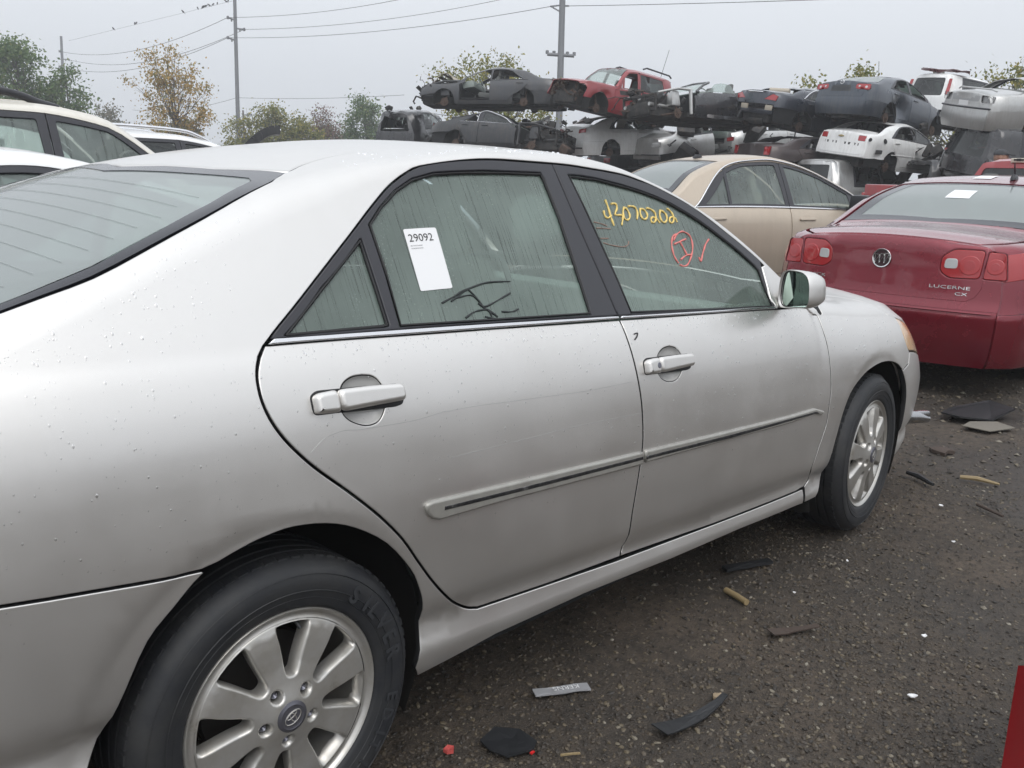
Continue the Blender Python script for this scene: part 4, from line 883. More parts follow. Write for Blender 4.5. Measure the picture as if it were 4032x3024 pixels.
    # raised inner lip round each pane
    for d, ring in ((d1, gr), (d2, gf), (d1, gq)):
        bm = bmesh.new(); q = np.array(grow(ring, -.003)); q = np.vstack([q, q[:1]]); p = HS.P(q, np.full(len(q), -.003))
        if mir: p = p * np.array([1, -1, 1])
        tube(bm, p.tolist(), .0035, 6, cap=False); mesh('window_seal', bm, M['rubber'], d, 60)
    # dark inside of the flank, and the wheel wells
    notch = lambda a, k: [tuple(p) for p in a]
    ln = [(-1.0, .05)] + [(-.46, .05)] + [(-.40, .42), (-.2, .62), (.02, .67), (.22, .62), (.40, .40), (.42, .05)] + [(2.20, .10), (2.22, .3), (2.30, .62), (2.5, .82), (2.75, .86), (2.98, .78), (3.12, .55), (3.16, .1), (3.55, .1), (3.55, .95), (2.5, .97), (-1.0, .97)]
    sheet(HS, ln, step=.12, off=-.045, mirror=mir).obj('inner_panel', M['dark'], car)
    for cx, cz in ((-.02, .35), (2.66, .355)):
        g = Geo(); V = []; F = []
        n = 26
        for y, rr in ((-.835, .40), (-.80, .42), (-.56, .42), (-.55, .0)):
            for k in range(n):
                a = R(-28 + 236 * k / (n - 1)); V.append((cx + rr * math.cos(a), y, cz + rr * math.sin(a)))
        for j in range(3):
            for k in range(n - 1): F.append((j * n + k, j * n + k + 1, (j + 1) * n + k + 1, (j + 1) * n + k))
        g.add(np.array(V), F, np.zeros((len(V), 3)))
        if mir: g = g.mirrored()
        g.obj('wheel_well', M['well'], car, custom=False)
    return d1, d2
def _ccw(q): return q if _area(q) > 0 else q[::-1]

M['well'] = mat('wheel_well_plastic', (.012, .011, .010), .9)
M['frame'] = mat('satin_black_frame', (.028, .028, .034), .38)
_n, _l, _p = nodes(M['frame']); _t = ntex(M['frame'], 40, 5, .7); bump(M['frame'], _t.outputs['Fac'], .12, .002)
M['strip'] = paint('beige_grey_plastic', (.36, .35, .32), .35, .38, .25, .3)
M['insert'] = mat('worn_bright_insert', (.10, .10, .10), .35, .8)
_n, _l, _p = nodes(M['insert']); _t = ntex(M['insert'], 30, 4, .7); _l.new(ramp(M['insert'], _t.outputs['Fac'], [(.35, (.045, .045, .05)), (.62, (.11, .11, .11)), (.78, (.30, .30, .30))]).outputs['Color'], _p.inputs['Base Color'])
M['bright'] = mat('satin_chrome', (.72, .72, .73), .22, 1.0)
M['ceramic'] = mat('black_glass_border', (.025, .026, .033), .25, 0, .3)

DR1, DR2 = half_body(False)
half_body(True)

# roof, rear window, windscreen, bonnet, boot, end faces
roof = full([(.155, 4), (.20, 3.4)] + ditch + [(1.24, 3.4), (1.22, 4)])
sheet(HS, roof, step=.06, gap=.004, bevel=.005, depth=.012, off=-.002).obj('roof', M['silver'], car)
def strip_tube(name, half, rad, m, off=.002):
    for sg in (1, -1):
        bm = bmesh.new(); p = HS.P(np.array(half), np.full(len(half), off)) * np.array([1, sg, 1]); tube(bm, p.tolist(), rad, 6); mesh(name, bm, m, car, 60)
strip_tube('roof_ditch_strip', ditch, .0055, M['rubber'], -.0065)
blo = [(.150, 4), (.215, 3.5)] + bl[::-1] + [(-.71, 3.5), (-.72, 4)]
bli = [(.110, 4), (.155, 3.45), (.19, 3.13), (.1781, 3.0856), (.0489, 3.0151), (-.0866, 2.8936), (-.2295, 2.78), (-.35, 2.84), (-.48, 3.0), (-.58, 3.15), (-.66, 3.4), (-.67, 4)]
sheet(HS, full(blo), [full(bli)], step=.05, gap=.004, depth=.01, off=-.004).obj('rear_window_border', M['ceramic'], car)
rw = sheet(HS, full([(.118, 4), (.16, 3.45), (.197, 3.12)] + [(a, b) for a, b in bli[3:10]] + [(-.665, 3.4), (-.675, 4)]), step=.05, off=-.006).obj('rear_window', M['glass_rear'], car)
bm = bmesh.new()
for k in range(13):
    s = .06 - k * .052; v = np.linspace(3.0 + max(0, (k - 9) * .06) + (.1 if k < 2 else .06), 4, 12); v = np.concatenate([v, 8 - v[-2::-1]])
    p = HS.P(np.stack([np.full(len(v), s), v], 1), np.full(len(v), -.0045)); tube(bm, p.tolist(), .0005, 4, cap=False)
mesh('defroster_grid', bm, mat('defroster_line', (.42, .46, .45), .5), rw)
ws = full([(1.235, 4), (1.255, 3.4), (1.30, 3.06), (1.5, 3.03), (1.7, 3.03), (1.9, 3.03), (2.08, 3.04), (2.12, 3.3), (2.12, 4)])
sheet(HS, ws, step=.07, off=-.004).obj('windscreen', M['glass_mid'], car)
cw = full([(2.125, 4), (2.125, 3.3), (2.09, 3.04), (2.20, 2.85), (2.30, 3.05), (2.36, 3.1), (2.34, 3.5), (2.34, 4)])
sheet(HS, cw, step=.07, off=-.006).obj('cowl', M['black_trim'], car)
hd = full([(2.345, 4), (2.345, 3.5), (2.40, 3.12)] + spl([(2.45, 3.12)] + K['hood'], 4) + [(3.2, .985), (3.45, .97), (3.62, .99), (3.68, 1.3), (3.68, 4)])
sheet(HS, hd, step=.07, gap=.003, bevel=.004, depth=.02).obj('hood', M['silver'], car)
tl = full([(-.73, 4), (-.72, 3.5), (-.70, 3.05), (-.72, 2.98), (-1.04, 2.87), (-1.04, 4)])
sheet(HS, tl, step=.07, gap=.003, bevel=.004, depth=.02).obj('trunk_lid', M['silver'], car)
def end_ring(L, s, tmax=3.0):
    t = np.linspace(0, tmax, 40); y, z = L.yz(np.full(40, s), t); r = [(-a, b) for a, b in zip(y, z)]; return r + [(a, b) for a, b in zip(y, z)][::-1]
HE, HF = End(hero, -1), End(hero, 1)
er = end_ring(hero, hero.r0); z_top = max(p[1] for p in er)
lamps = [rnd([(sg * .80, .98), (sg * .42, .98), (sg * .46, .80), (sg * .80, .78)], .03) for sg in (1, -1)]
sheet(HE, er, lamps, step=.07, depth=.01).obj('rear_panel', M['silver'], car)
for q in lamps: sheet(HE, q, step=.05, gap=.003, bevel=.004, depth=.02).obj('tail_lamp', M['red_lens'], car)
fr_ = end_ring(hero, hero.f1)
grl = rnd([(-.36, .50), (.36, .50), (.42, .62), (-.42, .62)], .03)
sheet(HF, fr_, [grl], step=.07, depth=.01).obj('front_panel', M['silver'], car)
sheet(HF, grl, step=.06, off=-.02).obj('grille', M['black_trim'], car)

# underside
bm = bmesh.new(); box(bm, (1.3, 0, .27), (4.5, 1.06, .10)); box(bm, (1.3, 0, .28), (1.74, 1.60, .12)); tube(bm, [(-.9, .3, .24), (.3, .25, .2), (2.6, .1, .2)], .03, 8)
mesh('underbody', bm, M['dark'], car)
# chrome bracket poking out below the front bumper
bm = bmesh.new()
tube(bm, [(3.32, -.70, .345), (3.44, -.745, .33), (3.54, -.775, .31)], [.03, .032, .018], 10); box(bm, (3.48, -.745, .335), (.14, .04, .035), Matrix.Rotation(R(-24), 3, 'Z'), .012)
mesh('bumper_bracket', bm, mat('tarnished_chrome', (.42, .42, .43), .2, 1.0), car, 40)

# cabin
def seat_mesh(bm, x, y, w=.52, back=.62, tilt=14, head=True):
    box(bm, (x, y, .52), (.52, w, .16), Matrix.Rotation(R(-6), 3, 'Y'), .05)
    rm = Matrix.Rotation(R(-tilt), 3, 'Y')
    box(bm, Vector((x - .25, y, .56)) + rm @ Vector((0, 0, back / 2)), (.15, w * .94, back), rm, .06, .86)
    if head:
        box(bm, Vector((x - .25, y, .56)) + rm @ Vector((.01, 0, back + .10)), (.10, .26, .19), rm, .04, .9)
        for q in (-.06, .06): tube(bm, [Vector((x - .25, y + q, .56)) + rm @ Vector((0, 0, back - .04)), Vector((x - .25, y + q, .56)) + rm @ Vector((0, 0, back + .05))], .007, 6)
for y in (-.37, .37):
    bm = bmesh.new(); seat_mesh(bm, 1.22, y, .52, .64, 16); mesh('front_seat', bm, M['seat_grey'], car, 40)
bm = bmesh.new(); box(bm, (.30, 0, .50), (.5, 1.04, .18), None, .05); rm = Matrix.Rotation(R(-22), 3, 'Y'); box(bm, Vector((.02, 0, .56)) + rm @ Vector((0, 0, .25)), (.16, 1.04, .54), rm, .05)
mesh('rear_bench', bm, M['seat_grey'], car, 40)
bm = bmesh.new(); box(bm, (-.30, 0, 1.02), (.55, 1.24, .03), None, .01); mesh('parcel_shelf', bm, M['seat_grey'], car)
bm = bmesh.new(); box(bm, (1.95, 0, .86), (.42, 1.40, .22), Matrix.Rotation(R(8), 3, 'Y'), .08); box(bm, (1.86, .38, .93), (.2, .42, .10), None, .05); box(bm, (1.80, -.42, .80), (.05, .44, .14), None, .02); box(bm, (1.55, 0, .55), (.7, .22, .2), None, .05)
mesh('dashboard', bm, M['dash'], car, 40)
bm = bmesh.new(); c = Vector((1.64, .37, .90)); pts = []
for k in range(33):
    a = 2 * math.pi * k / 32; pts.append(c + Vector((.19 * math.sin(a) * math.sin(R(25)), .19 * math.cos(a), .19 * math.sin(a) * math.cos(R(25)))))
tube(bm, pts, .014, 8, cap=False); box(bm, c + Vector((.02, 0, 0)), (.05, .17, .14), Matrix.Rotation(R(25), 3, 'Y'), .02); tube(bm, [c, c + Vector((.25, 0, -.08))], .03, 8)
for a in (0, 180, 270): tube(bm, [c, c + Vector((.02, .18 * math.cos(R(a)), .18 * math.sin(R(a)))) ], .014, 6)
mesh('steering_wheel', bm, M['black_trim'], car, 50)
for sg in (-1, 1):
    for x0, x1 in ((.47, 1.08), (1.12, 2.1)):
        bm = bmesh.new(); box(bm, ((x0 + x1) / 2, sg * .755, .70), (x1 - x0, .03, .60), None, .012); box(bm, ((x0 + x1) / 2, sg * .725, .72), ((x1 - x0) * .6, .05, .07), None, .015); mesh('door_card', bm, M['seat_grey'], car, 40)
bm = bmesh.new(); box(bm, (1.3, 0, .40), (1.7, 1.56, .06)); box(bm, (2.18, 0, .62), (.05, 1.5, .5)); box(bm, (-.28, 0, .7), (.05, 1.3, .6))
mesh('cabin_floor', bm, M['seat_grey'], car)
bm = bmesh.new(); rows = []
for s in np.linspace(.22, 1.30, 9):
    v = np.linspace(3.1, 4.9, 9); p = HS.P(np.stack([np.full(9, s), v], 1), np.full(9, -.045)); rows.append([bm.verts.new(q) for q in p])
for a, b in zip(rows[:-1], rows[1:]):
    for i in range(8): bm.faces.new((a[i], a[i + 1], b[i + 1], b[i]))
mesh('headliner', bm, mat('headliner_cloth', (.42, .42, .40), .9), car, 60)

# door mirrors
MO = [(-.0535, -.0098), (-.0522, .0214), (-.0496, .044), (-.0432, .0669), (-.0311, .078), (-.0104, .0831), (.0238, .0847), (.0578, .0831), (.0791, .076), (.0917, .0657), (.1005, .0467), (.1041, .0235), (.1055, 0), (.1018, -.0172), (.0916, -.0283), (.0792, -.0325), (.0424, -.0374), (.0046, -.0417), (-.0245, -.0436), (-.0411, -.0392), (-.05, -.0267)]
def mirror(door, sg):
    th = R(24); nrm = Vector((-math.cos(th), math.sin(th), 0)); e = Vector((-math.sin(th), -math.cos(th), 0)); p0 = Vector((1.93, -.86, 1.03))
    def at(q, fwd): v = p0 + e * q[0] + Vector((0, 0, q[1])) - nrm * fwd; return Vector((v.x, v.y * sg, v.z))
    q = np.array(spl(MO + MO[:1], 3)[:-1]); c = np.array([.028, .02])
    bm = bmesh.new(); rings = []
    for k, fw, dx in ((.90, .014, 0), (.965, .001, 0), (1.0, -.001, 0), (1.015, .006, 0), (1.0, .03, -.004), (.93, .06, -.008), (.78, .088, -.012), (.5, .104, -.016), (.2, .110, -.018)):
        rings.append([bm.verts.new(at(c + (p - c) * k + np.array([dx, 0]), fw)) for p in q])
    for a, b in zip(rings[:-1], rings[1:]):
        for i in range(len(q)): bm.faces.new((a[i], a[(i + 1) % len(q)], b[(i + 1) % len(q)], b[i]))
    bm.faces.new(rings[-1]); bmesh.ops.recalc_face_normals(bm, faces=bm.faces)
    a = at((-.05, -.02), .03); b = at((-.14, .0), .07)
    tube(bm, [a, b], [.026, .034], 10)
    hs_ = mesh('mirror', bm, M['silver'], car, 45)
    bm = bmesh.new(); f = [bm.verts.new(at(c + (p - c) * .955, .010)) for p in q]; bm.faces.new(f); bm.normal_update(); mesh('mirror_glass', bm, M['mirror_glass'], hs_)
    bm = bmesh.new(); r0 = [bm.verts.new(at(c + (p - c) * .91, .008)) for p in q]; r1 = [bm.verts.new(at(c + (p - c) * .985, .002)) for p in q]
    for i in range(len(q)): bm.faces.new((r0[i], r0[(i + 1) % len(q)], r1[(i + 1) % len(q)], r1[i]))
    mesh('mirror_bezel', bm, M['rubber'], hs_, 60)
M['mirror_glass'] = mat('mirror_glass', (.24, .31, .28), .04, 1.0)
mirror(None, 1); mirror(None, -1)

# wheels
alloy_wheel(car, (.004, -.857, .3185), 0, 0, True)
alloy_wheel(car, (2.712, -.850, .3235), R(5.5), R(14), False)
alloy_wheel(car, (.004, .857, .3185), 0, .4, False, True, False)
alloy_wheel(car, (2.712, .850, .3235), R(5.5), .2, False, True, False)

# writing: sticker and grease-pencil marks on the panes
st_ = [(.4464, 1.6471), (.5427, 1.6297), (.5339, 1.2628), (.4388, 1.2635)]
def quad_at(u, v):
    a, b, c, d = [np.array(p) for p in st_]; return a * (1 - u) * v + b * u * v + c * u * (1 - v) + d * (1 - u) * (1 - v)
ring = rnd([HS.m(np.array([quad_at(u, v)]))[0] for u, v in ((0, 0), (1, 0), (1, 1), (0, 1))], .005, 3)
stk = sheet(HS, [tuple(p) for p in HS.inv(np.array(ring))], step=.02, off=-.0055).obj('number_sticker', M['white_plastic'])
tag(stk, 'white paper sticker with the number 29092 on the rear door glass of the silver sedan', 'sticker')
def sticker_text(s, u0, v0, h, wid):
    me = text_mesh(s, 1.0, 0.0); co = np.array([v.co for v in me.vertices]); w = co[:, 0].max()
    uv = np.array([quad_at(u0 + wid * x / w, v0 + h * y) for x, y, _ in co])
    P = HS.P(uv, np.full(len(uv), -.0048))
    for v, p in zip(me.vertices, P): v.co = p
    me.materials.append(M['ink']); return me
for s, u0, v0, h, wid in (('29092', .08, .79, .175, .74), ('2003 TOYOTA CAMRY', .08, .715, .022, .36), ('4T1BE32K53U720106', .08, .672, .022, .36)):
    link('print', sticker_text(s, u0, v0, h, wid), stk)
INKM = {'yellow': mat('yellow_grease_pencil', (.80, .60, .20), .7), 'red': mat('red_grease_pencil', (.72, .22, .20), .7), 'faded': mat('faded_red_marks', (.30, .20, .16), .8), 'scrib': mat('black_scribble', (.02, .025, .025), .6)}
def pen(name, strokes, m, w, label, off):
    bm = bmesh.new()
    for st in strokes:
        q = np.array(spl(st, 5)); P = HS.P(q, np.full(len(q), off)); rr = [w * (.55 + .45 * abs(math.sin(1.3 + i * .41))) for i in range(len(P))]
        tube(bm, P.tolist(), rr, 6)
    o = mesh(name, bm, m, None, 60); tag(o, label, 'writing'); return o
pen('pencil_number', INKS['yellow'], INKM['yellow'], .0036, 'yellow handwritten number 43070202 on the front door glass of the silver sedan', -.0055)
pen('pencil_mark', INKS['red'], INKM['red'], .0032, 'red circled letter and tick drawn on the front door glass of the silver sedan', -.0055)
pen('faded_scrawl', INKS['faded'], INKM['faded'], .0018, 'faded brown scrawl low beside the pillar on the front door glass', -.0062)
pen('black_scribble', INKS['scrib'], INKM['scrib'], .0027, 'black scribble below the sticker on the rear door glass', -.0062)
sc_m = mat('bare_scratch', (.60, .60, .59), .4, .7)
for k_, lab in (('scratch_upper', 'upper'), ('scratch_low', 'lower')):
    bm = bmesh.new()
    for st in INKS[k_]:
        q = np.array(spl(st, 6)); tube(bm, HS.P(q, np.full(len(q), .0000)).tolist(), .0006, 4)
    mesh('scratch', bm, sc_m, car)
bm = bmesh.new()
for st in INKS['scratch_mark']: q = np.array(spl(st, 3)); tube(bm, HS.P(q, np.full(len(q), 0.0002)).tolist(), .0022, 5)
mesh('paint_chip', bm, M['ink'], car)

# beads of rain standing on the flank, roof and glass
rg = random.Random(5)
def beads(n, s0, s1, t0, t1, rmin, rmax, off, keep=None):
    V = []; F = []; k = 0
    S = np.array([(rg.uniform(s0, s1), t0 + (t1 - t0) * rg.random() ** .8) for _ in range(n)])
    P = HS.P(S, np.full(n, off)); N = HS.N(S)
    for p, nn, (s, t) in zip(P, N, S):
        if keep and not keep(s, t, p): continue
        r = rmin + (rmax - rmin) * rg.random() ** 3; nn = Vector(nn); a = nn.orthogonal().normalized(); dn = Vector((0, 0, -1)) - nn * Vector((0, 0, -1)).dot(nn)
        b = dn.normalized() if dn.length > .05 else nn.cross(a); a = nn.cross(b); el = 1 + rg.random() * .8
        for ring, (rr, hh) in enumerate(((1, 0), (.8, .45), (.4, .62))):
            for i in range(7):
                th = 2 * math.pi * i / 7; V.append(Vector(p) + (a * math.cos(th) + b * math.sin(th) * el) * r * rr + nn * r * hh)
        V.append(Vector(p) + nn * r * .68)
        for j in range(2):
            for i in range(7): F.append((k + j * 7 + i, k + j * 7 + (i + 1) % 7, k + (j + 1) * 7 + (i + 1) % 7, k + (j + 1) * 7 + i))
        for i in range(7): F.append((k + 14 + i, k + 14 + (i + 1) % 7, k + 21))
        k += 22
    return V, F
def bead_obj(name, parts):
    V = []; F = []
    for v, f in parts: F += [tuple(i + len(V) for i in q) for q in f]; V += v
    me = bpy.data.meshes.new(name); me.from_pydata(V, [], F); me.materials.append(M['water']); me.polygons.foreach_set('use_smooth', [True] * len(F))
    return stuff(link(name, me, car))
M['water'] = mat('clear_water', (1, 1, 1), .0, 0, 0); M['water'].node_tree.nodes['Principled BSDF'].inputs['Transmission Weight'].default_value = 1.0; M['water'].node_tree.nodes['Principled BSDF'].inputs['IOR'].default_value = 1.33
ok_side = lambda s, t, p: not (0 < s < 2.2 and 1 < t < 2) and hero.arch and min(math.hypot(p[0] - 0, p[2] - .36), math.hypot(p[0] - 2.66, p[2] - .36)) > .40
bead_obj('raindrops', [beads(620, -.6, 2.9, .80, .995, .0009, .0024, 0, ok_side), beads(520, -.6, 2.9, .45, .8, .0009, .0021, 0, ok_side), beads(260, -.6, .1, .6, 2.4, .0010, .0025, 0, ok_side), beads(70, .36, 1.2, 2.6, 3.15, .0014, .004, 0), beads(260, .05, 2.1, .96, .995, .001, .0028, 0)])

# ------------------------------------------------------------------ every other car in the yard
def lerp(a, b, u): return a + (b - a) * u
def dims(xr, xf, w, H, zr=.2, belt=(1.0, .93), deck=1.08, bl=(-.35, .45), ws=(1.55, 2.35), cowl=.98, nose=.78, arch=(0, 2.7, .36, .34), dlo=None, k=.48, crown=.06,
         pR=None, capR=.09, bow=True, rnd_r=.45, rnd_f=.5, suv=False, wr=.82, wf=.74):
    """proportions of a car, measured from the rear axle at ground level"""
    d = dict(xr=xr, xf=xf, w=w, H=H, bl=bl, ws=ws, arch=arch, zr=zr)
    d['dlo'] = dlo or (bl[1] - .45, bl[1] + .12, 1.1, ws[1] - .35)
    if suv:
        Zt = [(xr, H - .06), (xr + .25, H - .02), (xr + .9, H), (ws[0] - .45, H - .01), (ws[0], H - .07), (lerp(*ws, .5), lerp(H, cowl, .50)), (ws[1], cowl), (ws[1] + .3, cowl - .02), (lerp(ws[1], xf, .6), lerp(cowl, nose, .35)), (xf - .2, lerp(cowl, nose, .75)), (xf, nose)]
    else:
        Zt = [(xr, deck - .03), (xr + .2, deck), (bl[0] - .1, deck + .03), (bl[0], deck + .06), (lerp(*bl, .5), lerp(deck, H, .62)), (bl[1], H - .06), (bl[1] + .35, H - .01), (lerp(bl[1], ws[0], .55), H), (ws[0] - .2, H - .035), (ws[0], H - .09), (lerp(*ws, .5), lerp(H, cowl, .54)), (ws[1], cowl), (ws[1] + .2, cowl - .02), (lerp(ws[1], xf, .6), lerp(cowl, nose, .3)), (xf - .2, lerp(cowl, nose, .75)), (xf, nose)]
    d['loft'] = Loft(zr=zr, zb=[(xr, belt[0]), (0, belt[0] + .01), (ws[1] - .3, belt[1]), (ws[1] + .4, belt[1] - .05), (xf, nose - .1)],
        W=[(xr, w * wr), (xr + rnd_r * .35, w * .93), (xr + rnd_r, w * .985), (.6, w), (2.0, w), (xf - rnd_f * 1.4, w * .985), (xf - rnd_f * .5, w * .90), (xf, w * wf)],
        Zt=Zt, tumble=k, crown=crown, d1=.03, d2=.06, prof=[(0, .05), (.08, .03), (.3, .008), (.45, 0), (.6, .002), (.8, .016), (.92, .042), (1, .075)],
        bow=([(xr, -capR), (xr + .2, -capR * .95), (bl[0], -.08), (bl[1], -.04), (bl[1] + .4, 0), (ws[0] - .2, 0), (ws[1], .10), (xf - .4, .03)] if not suv else [(xr, -capR), (xr + .5, 0), (ws[0] - .2, 0), (ws[1], .10), (xf - .4, .03)]) if bow else 0.0,
        rear=(xr, xr + .4), front=(xf - .5, xf), pR=pR or [(.2, .05), (.5, 0), (.7, .03), (1.0, .08), (1.1, .13), (1.8, .35)], pF=[(.15, -.1), (.45, 0), (.62, -.03), (.8, -.14), (1, -.2)], capR=capR, capF=.18,
        arch=[(arch[0], arch[3], arch[2], .05, .012), (arch[1], arch[3], arch[2], .05, .012)])
    d['suv'] = suv
    return d

def tz(L, s, z):
    zr, zb = [float(q) for q in L.consts(np.array(float(s)))[:2]]; return (z - zr) / (zb - zr)
def arch_pts(d, i):
    cx, R_, cz = d['arch'][i], d['arch'][2], d['arch'][3]; out = []
    for k in range(19):
        a = math.pi * (1 - k / 18); x = cx + R_ * math.cos(a); z = cz + R_ * math.sin(a); out.append((x, max(tz(d['loft'], x, z), 0)))
    return [(out[0][0] - .01, 0)] + out + [(out[-1][0] + .01, 0)]

def junk(bm, lo, hi, n, seed, big=.2):
    r = random.Random(seed); P = lambda: Vector([r.uniform(a, b) for a, b in zip(lo, hi)])
    for i in range(n):
        q = r.random()
        if q < .45:
            a = P(); pts = [a]
            for j in range(4): pts.append(pts[-1] + Vector((r.gauss(0, .13), r.gauss(0, .13), r.gauss(0, .07))))
            tube(bm, pts, r.uniform(.008, .028), 6)
        elif q < .85:
            box(bm, P(), (r.uniform(.05, big), r.uniform(.05, big), r.uniform(.04, big)), Matrix.Rotation(r.uniform(0, 3), 3, Vector((r.random(), r.random(), r.random())).normalized()), .012)
        else:
            a = P(); box(bm, a, (r.uniform(.15, .4), .012, r.uniform(.08, .22)), Matrix.Rotation(r.uniform(0, 3), 3, Vector((r.random(), r.random(), .4)).normalized()))

def dents(seed, lst, wob=.0):
    """crumples: (centre, radius, push) plus a fine wobble of the sheet metal near them"""
    def f(V):
        V = V.copy()
        for i, (c, r, p) in enumerate(lst):
            dd = np.linalg.norm((V - np.array(c)) / np.array(r), axis=1); w = np.clip(1 - dd, 0, 1) ** 1.3
            if not w.any(): continue
            idx = np.where(w > 0)[0]
            for j in idx:
                v = Vector(V[j] * 5 + seed); nn = noise.noise_vector(v); V[j] += np.array(p) * w[j] + np.array(nn) * wob * min(1, w[j] * 2)
        return V
    return f

def steel_hub(parent, c, sg, m):
    bm = bmesh.new(); lathe(bm, [(.0001, -.02), (.03, -.02), (.04, .0), (.075, .0), (.078, .012), (.13, .015), (.135, .035), (.0001, .04)], 20, 'Y')
    tube(bm, [(0, .03, 0), (0, .3, .02)], .04, 8); tube(bm, [(.05, .1, .05), (.02, .2, .42)], [.03, .022], 8); tube(bm, [(-.06, .12, 0), (-.4, .25, -.05)], .025, 6)
    o = mesh('wheel_hub', bm, m, parent, 40); o.location = c; o.rotation_euler = (0, 0, 0 if sg < 0 else math.pi); return o
def simple_wheel(parent, c, sg, r=.32):
    bm = bmesh.new(); lathe(bm, [(r * .62, .005), (r * .7, -.012), (r * .85, -.018), (r * .95, -.004), (r, .025), (r, .17), (r * .94, .195), (r * .66, .195)], 40)
    o = mesh('wheel', bm, M['tyre'], parent, 40); o.location = c; o.rotation_euler = (0, 0, 0 if sg < 0 else math.pi)
    bm = bmesh.new(); lathe(bm, [(.0001, .02), (.05, .018), (r * .3, .03), (r * .55, .012), (r * .62, .003), (r * .66, .01), (r * .62, .09)], 40); mesh('rim', bm, M['alloy'], o, 40); return o

